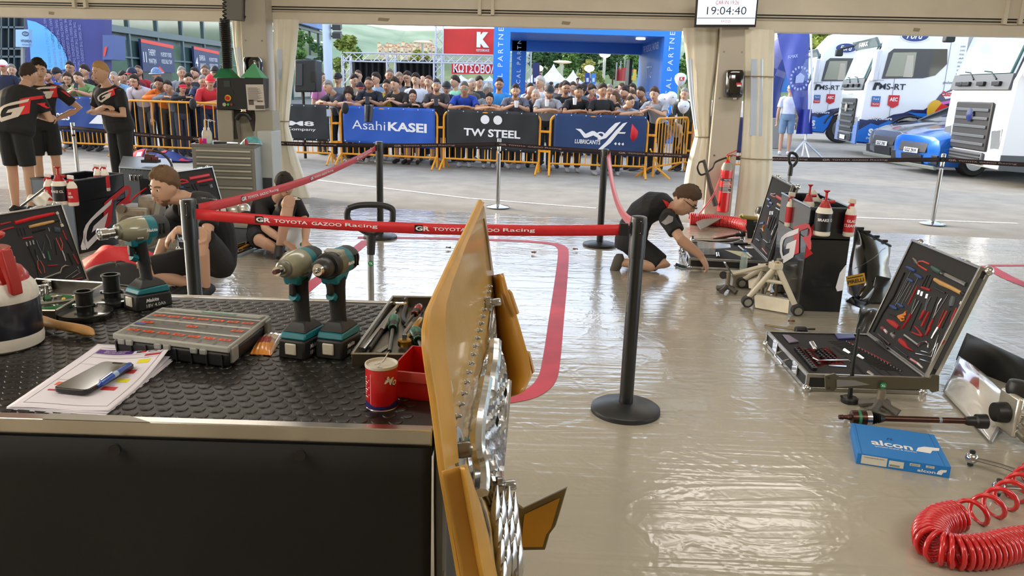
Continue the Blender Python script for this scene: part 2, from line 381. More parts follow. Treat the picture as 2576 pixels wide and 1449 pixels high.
t = thing('wall_monitor', 'back of a dark monitor hung up beside the coiled cable', 'monitor', A(590, 20, 10.5))
a, b = A(566, 48, 10.5), A(614, 52, 10.4); T = fr((a+b)/2, b-a, V((0, 0, 1))); w = (b-a).length
obj('housing', M(T).box((0, .2, 0), (w, .42, .06)), mt('5b5851', .5), t, bev=.012)
obj('mount_rod', M().tube([A(616, -10, 10.4), A(614, 38, 10.4), A(616, 48, 10.4), A(618, 40, 10.4)], .008, 6), BLK, t)
P = [A(564, -20, 10.2), A(564, 8, 10.2), A(568, 22, 10.2), A(563, 34, 10.2), A(565, 50, 10.2)]
s = helix([P[0], P[-1]], .022, 7, .008, 6, 9); helix([A(565, 48, 10.2), A(569, 110, 10.2), A(572, 172, 10.2)], .055, 26, .011, 6, 12, s)
tag(obj('coiled_cable', s, mt('171614', .35)), 'black coiled cable hanging above the control cabinet', 'cable')
def dispenser(px0, px1, py0, py1, Y, label):
    t = thing('towel_dispenser', label, 'dispenser', A((px0+px1)/2, py1, Y)); a, b = A(px0, py1, Y), A(px1, py1, Y); w = (b-a).length/2; h = (A(px0, py0, Y)-a).length
    T = fr((a+b)/2, b-a, V((0, 0, 1))); rings = []
    for z, k in ((0, .86), (.02, .96), (.06, 1), (h-.06, 1), (h-.025, .95), (h, .82)):
        rings.append([T @ V((w*k*math.copysign(abs(math.cos(q))**.5, math.cos(q)), z, .08+.11*k*math.copysign(abs(math.sin(q))**.6, math.sin(q)))) for q in (2*PI*j/28 for j in range(28))])
    obj('shell', M().loft(rings), mt('0f0e0d', .08, coat=1), t, smooth=50)
    obj('nozzle', M(T).cyl((.02, -.02, .12), (.02, .01, .12), .02, 10), mt('dedede', .3), t)
    s = M(T); poly(s, [(-.03, h*.44), (.04, h*.44), (.04, h*.54), (-.03, h*.54)], Matrix.Translation((.03, 0, .196))); poly(s, [(-.02, h*.40), (.035, h*.40), (.03, h*.47), (-.015, h*.47)], Matrix.Translation((.03, 0, .198)), 1)
    obj('maker_badge', s, [mt('c92a2a', .5), LETW], t)
dispenser(1815, 1862, 177, 245, 9.86, 'glossy black towel dispenser on the pillar above the fire extinguisher')
dispenser(624, 668, 145, 215, 10.64, 'glossy black towel dispenser behind the green pyramids')

# fire extinguisher with horn
b = A(1818, 533, 9.72); t = thing('fire_extinguisher', 'red fire extinguisher with a black horn standing at the pillar', 'extinguisher', b)
h = (A(1820, 405, 9.72)-b).length; r = .073
obj('cylinder', M().lathe([(r*.8, 0), (r, .012), (r, h*.80), (r*.93, h*.88), (r*.6, h*.96), (r*.3, h), (r*.3, h+.02)], b, 28), [mt('cf1820', .25, coat=.6)], t)
obj('shoulder_band', M().lathe([(r*.99, h*.8), (r*.94, h*.885), (r*.62, h*.965)], b+V((0, 0, .002)), 28), mt('9a958c', .4), t)
s = M().lathe([(r*1.01, h*.42), (r*1.01, h*.5)], b, 28); obj('label_band', s, mt('3a0f12', .5), t)
s = M().lathe([(r*1.01, h*.62), (r*1.01, h*.67)], b, 28); obj('label_band', s, mt('2b1416', .5), t)
s = M(); T = fr(b+V((0, -r-.004, h*.645)), V((1, 0, 0)), V((0, 0, 1))); text(s, 'FIRETRE', T, w=.085, h=.018, bold=.02)
for k in range(9): poly(s, [(-.05, -.022-.016*k), (.02+.03*((k*7) % 3)/2, -.022-.016*k), (.02+.03*((k*7) % 3)/2, -.029-.016*k), (-.05, -.029-.016*k)], T)
obj('lettering', s, LETW, t)
s = M().cyl(b+V((0, 0, h+.01)), b+V((0, 0, h+.06)), .022, 12); obj('valve', s, GOLD, t)
obj('lever', M().tube([b+V((-.02, 0, h+.06)), b+V((.05, -.01, h+.075)), b+V((.12, -.02, h+.06))], [.012, .011, .007], 8, ry=.006), RED, t); obj('lever', M().tube([b+V((-.02, 0, h+.075)), b+V((.06, -.01, h+.115)), b+V((.1, -.02, h+.14))], [.012, .011, .006], 8, ry=.005), RED, t)
obj('hose', M().tube(bez([b+V((-.02, 0, h+.04)), A(1800, 408, 9.7), A(1790, 425, 9.68), A(1765, 440, 9.66), A(1755, 425, 9.66), A(1758, 410, 9.66), A(1770, 408, 9.66), A(1780, 430, 9.67)]), .012, 8), BLK, t)
obj('horn', M().tube([A(1770, 402, 9.66), A(1780, 440, 9.66), A(1786, 470, 9.67), A(1800, 517, 9.68)], [.02, .022, .03, .036], 12), mt('4a4641', .5), t)
# ------------------------------------------------------------------ workbench
ZT = .93
def T_(x, y, z=ZT): return G(x, y, z)
XL, XR, Y0, Y1 = -2.0, -.139, 1.322, 2.19
t = thing('workbench', 'long workbench with black studded rubber top and black skirt', 'workbench', ((XL+XR)/2, (Y0+Y1)/2, 0))
obj('top_board', M().hexa([(XL, Y0, .88), (XR, Y0, .88), (XR, Y1, .88), (XL, Y1, .88)], (0, 0, ZT-.003-.88)), DGREY, t)
RM = mt('191816', .36, var=.12, vs=6, bump=.08, bs=300)
obj('rubber_mat', M().hexa([(XL, Y0+.02, ZT-.004), (XR, Y0+.02, ZT-.004), (XR, Y1-.015, ZT-.004), (XL, Y1-.015, ZT-.004)], (0, 0, .004)), RM, t)
s = M(); px_ = .0335; rows = int((Y1-Y0-.05)/(px_*.866))
for j in range(rows):
    for i in range(int((XR-XL-.02)/px_)):
        x = XL+.012+px_*(i+.5*(j % 2)); y = Y0+.035+j*px_*.866
        if x > -1.15 and x < XR-.012:
            n = 14; c = [(x+k*math.cos(2*PI*q/n), y+k*math.sin(2*PI*q/n), ZT+h) for k, h in ((.0133, 0), (.0124, .0017), (.0108, .002)) for q in range(n)]
            s.add(c, [(r*n+q, r*n+(q+1) % n, (r+1)*n+(q+1) % n, (r+1)*n+q) for r in range(2) for q in range(n)]+[tuple(range(2*n, 3*n))])
obj('coin_stud', s, RM, t, smooth=30, kind='stuff')
for a, b in ((Y0-.004, Y0+.022), (Y1-.016, Y1+.006)):
    obj('edge_trim', M().hexa([(XL, a, .9), (XR, a, .9), (XR, b, .9), (XL, b, .9)], (0, 0, ZT-.9+.002)), mt('d3d0cb', .25, 1, var=.12, vs=5), t, bev=.003)
s = M().hexa([(-.86, Y0-.0045, ZT+.0022), (-.66, Y0-.0045, ZT+.0022), (-.71, Y0+.021, ZT+.0022), (-.86, Y0+.021, ZT+.0022)], (0, 0, .0006)); obj('worn_tape', s, mt('9b978f', .5, var=.1), t)
def skirt(u, v):
    x = XL+u*(XR-XL+.0); z = .9*(1-v); f = .022*math.sin(9*u*PI+1.5*math.sin(4*v))*v+.03*math.sin(3*u*PI)*v*v+.012*math.sin(31*u+6*v)*v
    return V((x, Y0-.012-.02*v+f*.6, z))
obj('skirt', M().grid(skirt, 90, 14), mt('040505', .75, bump=.05, bs=60), t, solid=.003)
obj('skirt_side', M().grid(lambda u, v: V((XR+.004+.01*math.sin(9*u+3*v)*v, Y0+u*(Y1-Y0), .9*(1-v))), 20, 8), mt('0e1112', .55), t, solid=.003)
for x in (-.72, -.38): obj('snap_button', M().cyl((x, Y0-.02, .885), (x, Y0-.026, .885), .011, 14), mt('1c1d1e', .3), t)
for x, y in ((XR-.03, Y0+.03), (XR-.03, Y1-.03), (XL+.03, Y0+.03), (XL+.03, Y1-.03)): obj('leg', M().box((x, y, .44), (.045, .045, .88)), mt('55585a', .4, .6), t)
s = M().box((XR+.012, Y0+.06, .46), (.014, .1, .92)); obj('side_rail', s, mt('6c6e6f', .4, .5), t)
for z in (.6, .35, .15): obj('screw', M().cyl((XR+.018, Y0+.04, z), (XR+.022, Y0+.04, z), .007, 10), ALU, t)

# pump sprayer
b = T_(2, 867); b.z = ZT
def zz(P): return [(q, z if z < .113 else .113+(z-.113)*.62) for q, z in P]
t = thing('pump_sprayer', 'big red and white pump sprayer on the workbench, cut by the frame', 'sprayer', b)
r = .092
obj('bottle', M().lathe([(r*.9, 0), (r*.98, .006), (r*1.0, .02), (r*.985, .034)], b, 40), mt('e4e1d8', .4), t)
obj('label_sleeve', M().lathe([(r*.985, .03), (r*.99, .06), (r*.99, .105), (r*.97, .118)], b, 40), mt('141826', .35, coat=.4), t)
obj('shoulder', M().lathe(zz([(r*.975, .113), (r*.985, .12), (r*.985, .135), (r*.93, .165), (r*.8, .19)]), b, 40), mt('e2dfd6', .45, var=.06, vs=60), t)
obj('collar', M().lathe(zz([(r*.83, .18), (r*.8, .2), (r*.68, .228), (r*.56, .238), (r*.56, .262), (r*.49, .264), (r*.47, .3), (r*.5, .302), (r*.47, .306)]), b, 36), mt('b3211a', .35, coat=.3), t)
obj('plunger', M().lathe(zz([(r*.26, .3), (r*.26, .325), (r*.3, .335), (r*.4, .345), (r*.42, .355), (r*.38, .36)]), b, 24), mt('b8231b', .35, coat=.3), t)
s = M(); P = [(r*.48, .29), (r*.5, .302), (r*.86, .318), (r*1.02, .2), (r*1.04, .15), (r*.9, .16), (r*.87, .2), (r*.74, .26), (r*.6, .25)]
s.prism([(x, z) for x, z in zz(P)], .03, fr(b+V((0, -.01, 0)), V((1, -.25, 0)), V((0, 0, 1)))); obj('handle', s, mt('a8201a', .4), t, bev=.004)
s = M().tube([b+V((-.02, -.05, .198)), b+V((-.01, -.085, .206)), b+V((.0, -.105, .2))], [.016, .014, .01], 10); obj('nozzle', s, mt('b8231b', .35), t)
o = [k for k in t.children if k.name.startswith('label_sleeve')][0]
bpy.context.view_layer.update()
s = text(M(), 'BRAKE CLEANER', fr(b+V((-.055, -.2, .082)), V((1, 0, 0)), V((0, 0, 1))), w=.19, h=.03, bold=.03)
def wrap(m, c, rad):
    for i, p in enumerate(m.v):
        q = p-c; a = q.x/rad; m.v[i] = c+V((rad*math.sin(a), -rad*math.cos(a), q.z))
    return m
obj('lettering', wrap(s, b, r*1.004), LETW, t)

# brush
P = [T_(70, 800, ZT+.02), T_(105, 806, ZT+.022), T_(140, 816, ZT+.024), T_(180, 824, ZT+.022), T_(215, 832, ZT+.018), T_(236, 843, ZT+.014)]
t = thing('paint_brush', 'pale wooden brush handle pointing out from behind the sprayer', 'brush', T_(150, 830))
obj('handle', M().tube(bez(P, 4), [.02, .02, .019, .018, .017, .015, .013, .012, .011, .011, .012, .014, .016, .017, .018, .018, .017, .015, .011, .006, .003], 12, ry=[.011]*18+[.008, .005, .002], up=(0, 0, 1)), mt('b98b52', .55, var=.08, vs=14, stretch=(2, 10, 10)), t)
obj('bristle_head', M().box(T_(55, 800, ZT+.018), (.05, .07, .03)), mt('8f7a55', .8), t, bev=.006)

def tray(label, fl, fr_, br, bl, h, wall=.0035, col=None, name='tool_tray'):
    P = [T_(*fl, ZT+h), T_(*fr_, ZT+h), T_(*br, ZT+h), T_(*bl, ZT+h)]; base = [V((p.x, p.y, ZT+.0018)) for p in P]
    c = sum(base, V())/4; t = thing(name, label, 'tray', c); mm = col or mt('8d8b86', .3, 1, var=.12, vs=9)
    obj('bottom', M().hexa(base, (0, 0, .003)), mm, t)
    for i in range(4):
        a, b = base[i], base[(i+1) % 4]; n = (c-(a+b)/2); d = (b-a).normalized(); n = (n-d*n.dot(d)).normalized()*wall
        obj('wall', M().hexa([a, b, b+n, a+n], (0, 0, h)), mm, t, bev=.0012)
        obj('rim', M().tube([a+V((0, 0, h)), b+V((0, 0, h))], .0028, 6), mt('c9c5bb', .25, 1), t)
    return t
tray('sheet metal tray of green pliers and ratchets beside the sprayer', (10, 783), (140, 783), (266, 713), (90, 703), .028)
tray('sheet metal tray of drivers and ratchets beside the yellow guard', (884, 892), (1088, 894), (1140, 750), (988, 747), .03)
def rod(name, label, cat, pts, r, mat, n=10, group=None, ry=None):
    return tag(obj(name, M().tube(pts, r, n, ry=ry), mat), label, cat, group)
def screwdriver(label, a, b, hl, rh, col, blade):
    a, b = V(a), V(b); d = (b-a).normalized(); t = thing('screwdriver', label, 'screwdriver', a); q = a+d*hl
    obj('handle', M().tube([a+d*hl*k for k in (0, .04, .2, .5, .72, .85, 1)], [rh*.6, rh*.9, rh, rh*.92, rh*.62, rh*.78, rh*.7], 8), col, t, smooth=60)
    obj('grip_ring', M().tube([a+d*hl*k for k in (.6, .72, .86, 1.01)], [rh*.84, rh*.7, rh*.84, rh*.55], 10), BLK, t)
    obj('blade', M().tube([q, b], [blade, blade*.9], 8), mt('6b6d6e', .25, 1), t); return t
def ratchet(label, a, b, col=CHR, rh=.016):
    a, b = V(a), V(b); d = (b-a).normalized(); t = thing('ratchet', label, 'ratchet', a)
    obj('head', M().lathe([(rh*.9, -.008), (rh, -.005), (rh, .006), (rh*.8, .009)], a, 18), col, t); obj('drive', M().box(a+V((0, 0, .014)), (.01, .01, .014)), STEEL, t)
    obj('shaft', M().tube([a+d*rh*.8, a+d*(b-a).length*.45], [.006, .005], 8), col, t); obj('handle', M().tube([a.lerp(b, k) for k in (.45, .5, .8, .95, 1)], [.006, .009, .0095, .0085, .005], 10), col, t); return t
z = ZT+.012; GRN = mt('0d6a55', .4); GRD = mt('1b5c31', .45)
# left tray
screwdriver('red insulated screwdriver poking up beside the big sprayer', T_(28, 700, z+.03), T_(60, 690, z+.03), .02, .008, RED, .004)
for (a, b, c), lab in ((((112, 752), (150, 748), (200, 755)), 'upper green handled pliers in the left tray'), (((100, 783), (150, 775), (196, 765)), 'lower green handled pliers in the left tray')):
    t = thing('pliers', lab, 'pliers', T_(*b, z)); P = [T_(*a, z+.004), T_(*b, z+.008), T_(*c, z+.005)]
    obj('handle', M().tube(bez(P, 5), [.004]+[.009]*8+[.006, .004], 8), GRD, t); obj('jaw', M().tube([T_(a[0]-30, a[1]+3, z), P[0]], [.003, .008], 8), STEEL, t)
rod('torque_bar', 'long steel bar with yellow rings across the left tray', 'bar', [T_(70, 770, z+.01), T_(205, 752, z+.012)], .005, STEEL)
for k, (x, y) in enumerate(((157, 756), (188, 752))): tag(obj('ring', M().cyl(T_(x, y, z+.012), T_(x+7, y-1, z+.012), .008, 10), mt('d8a93a', .4)), ('first' if k == 0 else 'second')+' yellow ring on the steel bar in the left tray', 'ring')
ratchet('chrome ratchet lying at the back of the left tray', T_(96, 735, z), T_(128, 727, z)); ratchet('chrome ratchet with its drive up in the left tray', T_(153, 762, z), T_(190, 748, z), STEEL, .014)
for k, (x, y) in enumerate(((112, 738), (142, 766), (120, 728))): tag(obj('socket', M().lathe([(.011, 0), (.012, .003), (.012, .024), (.008, .026)], T_(x, y, ZT+.005), 14), CHR), ('chrome socket at the back rim of the left tray', 'chrome socket standing at the near corner of the left tray', 'chrome socket between ratchet and pliers in the left tray')[k], 'socket')
# right tray
t = thing('breaker_bar', 'long chrome breaker bar with ring head along the tray wall', 'bar', T_(950, 830, z)); a, b = T_(912, 880, z), T_(1000, 770, z)
obj('shaft', M().tube([a, a.lerp(b, .5), b], [.006, .0065, .008], 10), CHR, t); c = T_(1006, 764, z)
obj('head', M().tube([c+V((.02*math.cos(k*PI/8), .02*math.sin(k*PI/8), .004)) for k in range(17)], .006, 8), CHR, t)
t = thing('extension_bar', 'thin chrome extension bar beside the breaker bar', 'bar', T_(960, 840, z)); a, b = T_(930, 876, z), T_(992, 787, z)
obj('shaft', M().tube([a, a.lerp(b, .45)], .005, 8), DGREY, t); obj('grip', M().tube([a.lerp(b, .45), a.lerp(b, .55), b], [.008, .009, .008], 10), CHR, t)
screwdriver('green and black screwdriver in the middle of the right tray', T_(992, 800, z+.008), T_(980, 884, z), .085, .016, GRN, .0055)
screwdriver('green and black screwdriver against the yellow guard', T_(1044, 832, z+.012), T_(1062, 884, z), .06, .017, GRN, .006)
screwdriver('red handled hook driver at the back of the right tray', T_(1056, 772, z+.016), T_(1018, 822, z+.006), .06, .013, mt('8e1c1d', .2, coat=.6), .004)
ratchet('brass ratchet lying in the right tray', T_(1018, 862, z+.006), T_(1060, 802, z+.012), GOLD, .017)
t = thing('pliers', 'grey pliers under the red driver in the right tray', 'pliers', T_(1030, 800, z))
for a, b, c in (((1022, 770), (1014, 800), (1030, 820)), ((1066, 790), (1060, 805), (1034, 822))): obj('handle', M().tube(bez([T_(*a, z), T_(*b, z), T_(*c, z)], 5), .007, 8), DGREY, t)
obj('jaw', M().tube([T_(1032, 820, z), T_(1006, 858, z)], [.01, .003], 8), STEEL, t)
a, b = T_(945, 886, ZT+.006), T_(985, 868, ZT+.007); tag(obj('putty_blade', M().hexa([a, T_(958, 888, ZT+.006), T_(986, 870, ZT+.006), T_(980, 866, ZT+.006)], (0, 0, .002)), STEEL), 'flat steel blade at the front of the right tray', 'blade')
t = thing('pincers', 'fine steel pincers beside the brass ratchet', 'pincers', T_(1030, 830, z))
for dx in (-4, 4): obj('arm', M().tube([T_(1040+dx, 812, z+.01), T_(1015+dx*1.5, 850, z)], [.004, .002], 6), CHR, t)

# spools
def spool(label, px, py, rd, rt, h):
    b = T_(px, py); t = thing('spool', label, 'spool', b); n = 40; SP = mt('171616', .25, coat=.6)
    obj('disc', M().lathe([(rd*.97, 0), (rd, .004), (rd, .014), (rd*.985, .0175), (rd*.95, .018)], b, 48), SP, t)
    obj('tube', M().lathe([(rt, .018), (rt, h-.006), (rt*1.16, h-.005), (rt*1.16, h), (rt*.82, h), (rt*.82, .03)], b, 32), mt('121212', .35), t)
    obj('collar', M().tube([b+V((rt*1.06*math.cos(2*PI*k/28), rt*1.06*math.sin(2*PI*k/28), .034)) for k in range(29)], .0025, 6), BLK, t)
    for a in (.35, PI+.25): obj('clip', M().box(b+V((rt*1.12*math.cos(a), rt*1.12*math.sin(a), .032)), (.012, .008, .012)), STEEL, t, bev=.002)
spool('nearer black spool of tube on disc, by the brush', 217, 798, .067, .0205, .072)
spool('farther black spool of tube on disc, by the impact wrench', 285, 762, .071, .0215, .083)

# organiser case
top = [T_(282, 840, ZT+.05), T_(574, 876, ZT+.05), T_(680, 794, ZT+.05), T_(408, 773, ZT+.05)]
def Q(u, v, z): return (top[0]*(1-u)+top[1]*u)*(1-v)+(top[3]*(1-u)+top[2]*u)*v+V((0, 0, z-.05))
t = thing('organiser_case', 'flat black case of screws with a clear lid and orange labels', 'case', Q(.5, .5, 0))
s = M().hexa([Q(.01, .01, .001), Q(.98, .01, .001), Q(.98, .99, .001), Q(.01, .99, .001)], [Q(0, 0, .036), Q(1, 0, .036), Q(1, 1, .036), Q(0, 1, .036)])
obj('tub', s, mt('17181c', .5), t, bev=.006)
for k in range(8): obj('rib', M().hexa([Q(.03+.13*k, -.012, .003), Q(.036+.13*k, -.012, .003), Q(.036+.13*k, .01, .003), Q(.03+.13*k, .01, .003)], (0, 0, .03)), mt('1d1e22', .5), t)
LID = mt('cfd0cc', .12, alpha=.16, coat=.5)
rim = M()
for u0, u1, v0, v1 in ((0, 1, 0, .035), (0, 1, .965, 1), (0, .022, .03, .97), (.978, 1, .03, .97)): rim.hexa([Q(u0, v0, .037), Q(u1, v0, .037), Q(u1, v1, .037), Q(u0, v1, .037)], (0, 0, .014))
obj('lid_rim', rim, mt('b7b8b3', .3, alpha=.7), t, bev=.003)
obj('lid_pane', M().hexa([Q(.02, .03, .047), Q(.98, .03, .047), Q(.98, .97, .047), Q(.02, .97, .047)], (0, 0, .0025)), LID, t)
for v in (.3, .55, .8): obj('lid_ridge', M().hexa([Q(.02, v-.014, .0495), Q(.98, v-.014, .0495), Q(.98, v+.014, .0495), Q(.02, v+.014, .0495)], (0, 0, .0025)), mt('c4c5c0', .25, alpha=.6), t, bev=.001)
obj('hinge_bar', M().hexa([Q(.12, .9, .0495), Q(.95, .86, .0495), Q(.97, .95, .0495), Q(.14, .97, .0495)], (0, 0, .003)), mt('b9bbb7', .25, alpha=.5), t)
for v0, v1 in ((.05, .28), (.32, .53), (.57, .78)):
    for k in range(7):
        u = .04+.133*k
        if v0 == .32 and k in (1, 2, 4, 5): continue
        s = M().hexa([Q(u+.01, v0+.04, .037), Q(u+.11, v0+.04, .037), Q(u+.11, v1-.05, .037), Q(u+.01, v1-.05, .037)], (0, 0, .006)); obj('compartment', s, (mt('6b5f5c', .6), mt('5b4c48', .6), mt('84777a', .6))[(k*3+int(v0*10)) % 3], t)
        vv = v0+.11; a = Q(u+.06, vv+.03, .0503); T = fr(a, Q(1, vv, .0503)-Q(0, vv, .0503), Q(u, 1, .0503)-Q(u, 0, .0503))
        if (v0, k) == (.32, 3): pass
        s = M(T); poly(s, [(-.0145, -.006), (.0145, -.006), (.0145, .006), (-.0145, .006)], Matrix.Identity(4)); text(s, R.choice(('49.10', '57.16', '47 05', '49 09', '46.25', '18 09', '48 30')), rot(0, 0, PI, (0, 0, .0004)), h=.0065, mi=1, bold=.02)
        obj('orange_label', s, [mt('ee561a', .5), mt('2a1d19', .6)], t)
s = M(fr(Q(.06, .40, .0503), Q(1, .4, .05)-Q(0, .4, .05), Q(.06, 1, .05)-Q(.06, 0, .05))); poly(s, [(-.014, -.006), (.014, -.006), (.014, .005), (-.014, .005)], Matrix.Identity(4)); obj('blue_label', s, mt('4a5aa5', .5), t)
s = M(fr(Q(.56, .91, .0532), Q(1, .88, .05)-Q(.12, .92, .05), Q(.5, 1, .05)-Q(.5, 0, .05))); poly(s, [(-.045, -.004), (.05, -.004), (.05, .004), (-.045, .004)], Matrix.Identity(4)); text(s, 'DEUTSCH CONNECTORS', rot(0, 0, PI, (0, 0, .0004)), h=.0045, w=.08, mi=1); obj('green_label', s, [mt('1f8a6a', .5), LETW], t)
for u in (.05, .12, .37, .45, .68, .76): obj('latch', M().hexa([Q(u, -.022, .028), Q(u+.06, -.022, .028), Q(u+.06, .012, .028), Q(u, .012, .028)], (0, 0, .014)), mt('9a9c98', .3, alpha=.85), t, bev=.003)
for v in (.1, .9): obj('side_clip', M().hexa([Q(.985, v-.06, .008), Q(1.022, v-.06, .012), Q(1.022, v+.07, .012), Q(.985, v+.07, .008)], (0, 0, .036)), mt('8d8f8c', .35), t, bev=.004)

# snack bag
t = thing('snack_bag', 'small orange and clear snack bag beside the organiser case', 'bag', T_(670, 872)); c = [T_(627, 894), T_(682, 897), T_(716, 843), T_(664, 842)]
def bagp(u, v): return (c[0]*(1-u)+c[1]*u)*(1-v)+(c[3]*(1-u)+c[2]*u)*v
def bagf(sg): return lambda u, v: bagp(u, v)+V((0, 0, .003+(.009+sg*.009)*(16*u*(1-u)*v*(1-v))**.6+.0012*math.sin(30*u)*sg))
obj('wrapper', M().grid(lambda u, v: bagf(1)(u, v*.4), 14, 8).grid(lambda u, v: bagf(-1)(u, v*.4), 14, 8), mt('d98a35', .25, coat=.5), t)
obj('clear_window', M().grid(lambda u, v: bagf(1)(u, .4+v*.6), 14, 10), mt('b9a48e', .15, coat=.8, var=.35, vs=60), t); s = M()
s.grid(lambda u, v: bagf(1)(.15+.6*u, .3+.22*v)+V((0, 0, .0006)), 8, 4); obj('brand_band', s, mt('8e2b24', .3), t)

# papers, phone, pen
pc = [T_(17, 1031), T_(271, 1045), T_(447, 896), T_(247, 873)]
def PQ(u, v): return (pc[0]*(1-u)+pc[1]*u)*(1-v)+(pc[3]*(1-u)+pc[2]*u)*v
t = thing('paper_stack', 'stack of printed white sheets with curled corner under the phone', 'paper', PQ(.5, .5))
def curl(u, v, k): return k*(.0006+.1*max(0, u*.55+v*.75-.78)**1.5+.012*max(0, .9-u-(1-v)*2.2)*max(0, v-.8))+.0015*k*math.sin(7*u)*(1-v)**3
PAP = mt('dfdbe6', .6)
for i, (du, dv, k) in enumerate(((.035, -.035, .05), (.02, -.02, .12), (-.004, .0, 0.3), (0., .02, 1))):
    o = obj('sheet', M().grid(lambda u, v: PQ(u+du*(v-.2), v+dv*u)+V((0, 0, .0012+.0013*i+curl(u, v, k))), 20, 24), PAP, t, solid=.0004)
def SP(u, v, h=.0005): return PQ(u, v+.02*u)+V((0, 0, .0052+h+curl(u, v, 1)))
def prt(m, u0, u1, v0, v1, mi=0): return m.grid(lambda a, b: SP(u0+(u1-u0)*a, v0+(v1-v0)*b), 8, 4, mi)
for u0, u1, v0, v1, c in ((.11, .56, .845, .915, '552a86'), (.72, .86, .70, .755, 'dfd52a'), (.68, .81, .555, .61, 'c5383d'), (.71, .84, .42, .475, 'dfd52a'), (.66, .81, .29, .345, 'c5383d'), (.15, .36, .315, .365, 'e0705c'), (.16, .48, .235, .255, 'b3303f'), (.74, .93, .80, .825, 'b3303f')): obj('printed_box', prt(M(), u0, u1, v0, v1), mt(c, .6), t)
s = M()
for u0, u1, v0, v1 in ((.1, .93, .94, .943), (.1, .93, .06, .063), (.1, .104, .06, .94), (.927, .931, .06, .94), (.1, .93, .78, .782), (.1, .93, .835, .837), (.1, .5, .66, .662), (.1, .5, .4, .402)): prt(s, u0, u1, v0, v1)
def pwarp(u0, v0): return lambda p: p
def ptext(m, st, u, v, w, h, mi=0):
    n = len(m.v); text(m, st, Matrix.Identity(4), w=w, h=h, mi=mi, bold=.015)
    for i in range(n, len(m.v)): q = m.v[i]; m.v[i] = SP(u+q.x, v+q.y, .0009)
ptext(s, 'TOYOTA', .83, .915, .14, .02); ptext(s, 'GAZOO', .82, .885, .12, .02); ptext(s, 'Racing', .80, .858, .11, .02)
for u, v in ((.79, .775), (.745, .625), (.775, .49), (.73, .36), (.26, .28), (.8, .835)): ptext(s, 'description', u, v, .06, .008)
prt(s, .60, .66, .855, .925)
obj('printed_line', s, mt('24222a', .6), t)
s = M(); ptext(s, 'RALLY ACROPOLIS GREECE', .35, .893, .3, .017); ptext(s, 'SERVICE PARK SCHEDULE', .33, .866, .26, .017); ptext(s, 'GR', .63, .89, .05, .04); obj('printed_line', s, PAP, t)
s = M(); prt(s, .66, .72, .855, .925); obj('printed_box', s, mt('c92b35', .6), t)
c4 = [T_(158, 976, ZT+.02), T_(244, 983, ZT+.02), T_(318, 913, ZT+.02), T_(236, 906, ZT+.02)]
o = c4[0]; T = fr(sum(c4, V())/4-V((0, 0, .0095)), c4[1]-c4[0]+c4[2]-c4[3], c4[3]-c4[0]); hw, hl = ((c4[1]-c4[0]).length+(c4[2]-c4[3]).length)/4, ((c4[3]-c4[0]).length+(c4[2]-c4[1]).length)/4
def rrect(hw, hl, r, n=5): return [(sx*(hw-r)+r*math.cos(a), sy*(hl-r)+r*math.sin(a)) for sx, sy, a0 in ((1, 1, 0), (-1, 1, PI/2), (-1, -1, PI), (1, -1, 1.5*PI)) for a in (a0+PI/2*k/n for k in range(n+1))]
t = thing('phone', 'black smartphone lying face up on the printed sheets', 'phone', T.translation)
obj('body', M().prism(rrect(hw, hl, .012), .009, T), mt('141415', .35), t, bev=.0015)
s = M(); poly(s, rrect(hw*.92, hl*.955, .009), T @ Matrix.Translation((0, 0, .0094))); obj('screen', s, mt('2b2825', .12, coat=1), t)
s = M(); poly(s, rrect(hw*.3, .004, .003), T @ Matrix.Translation((0, hl*.9, .0097))); obj('notch', s, BLK, t)
a, b = T_(244, 972, ZT+.016), T_(330, 914, ZT+.024); t = thing('pen', 'blue ballpoint pen lying beside the smartphone', 'pen', a.lerp(b, .5))
BLU = mt('1e4fae', .3, coat=.4); d = b-a
obj('barrel', M().tube([a+d*k for k in (.08, .1, .6, .62, .95, 1)], [.004, .006, .006, .0055, .005, .002], 12), BLU, t); obj('push_button', M().tube([a, a+d*.09], .0035, 8), BLU, t); obj('clip', M().tube([a+d*.12+V((-.002, 0, .007)), a+d*.45+V((-.002, 0, .008))], [.0025, .002], 6, ry=.0012), mt('c9d3e4', .2, .6), t); obj('band', M().tube([a+d*.44, a+d*.56], .0063, 12), mt('9fb6d6', .3), t)

# can and red bin
b = T_(961, 1021); r = .0315; t = thing('tin_can', 'small red tin of grease with white lid and wire loop', 'can', b); h = .088
obj('body', M().lathe([(r*.97, 0), (r, .002), (r, h-.004)], b, 36), mt('c6151c', .3, coat=.5), t)
obj('lid', M().lathe([(r*1.02, h-.003), (r*1.03, h), (r*1.02, h+.003), (r*.95, h+.003), (r*.9, h-.002), (.001, h-.002)], b, 36), mt('d3cfc4', .45), t)
obj('base_rim', M().lathe([(r*1.02, 0), (r*1.03, .0015), (r*1.0, .003)], b, 36), STEEL, t)
s = M(); I4 = Matrix.Identity(4); T = fr(b+V((0, -1, 0)), V((1, 0, 0)), V((0, 0, 1)))
s.grid(lambda u, v: b+V((-.05+.1*u, 0, .004+v*(.007+.006*max(0, math.sin(9*u))))), 30, 2)
s.grid(lambda u, v: b+V((.006+.028*u+.014*v*(1-u), 0, .076-.03*u-.012*v+.02*u*v)), 10, 6); obj('blue_print', wrap(s, b, r*1.006), mt('22246e', .35), t)
s = M(); text(s, 'Mo', fr(b+V((.026, 0, .062)), V((1, 0, -.3)), V((.2, 0, 1))), h=.016, shear=.2, bold=.02)
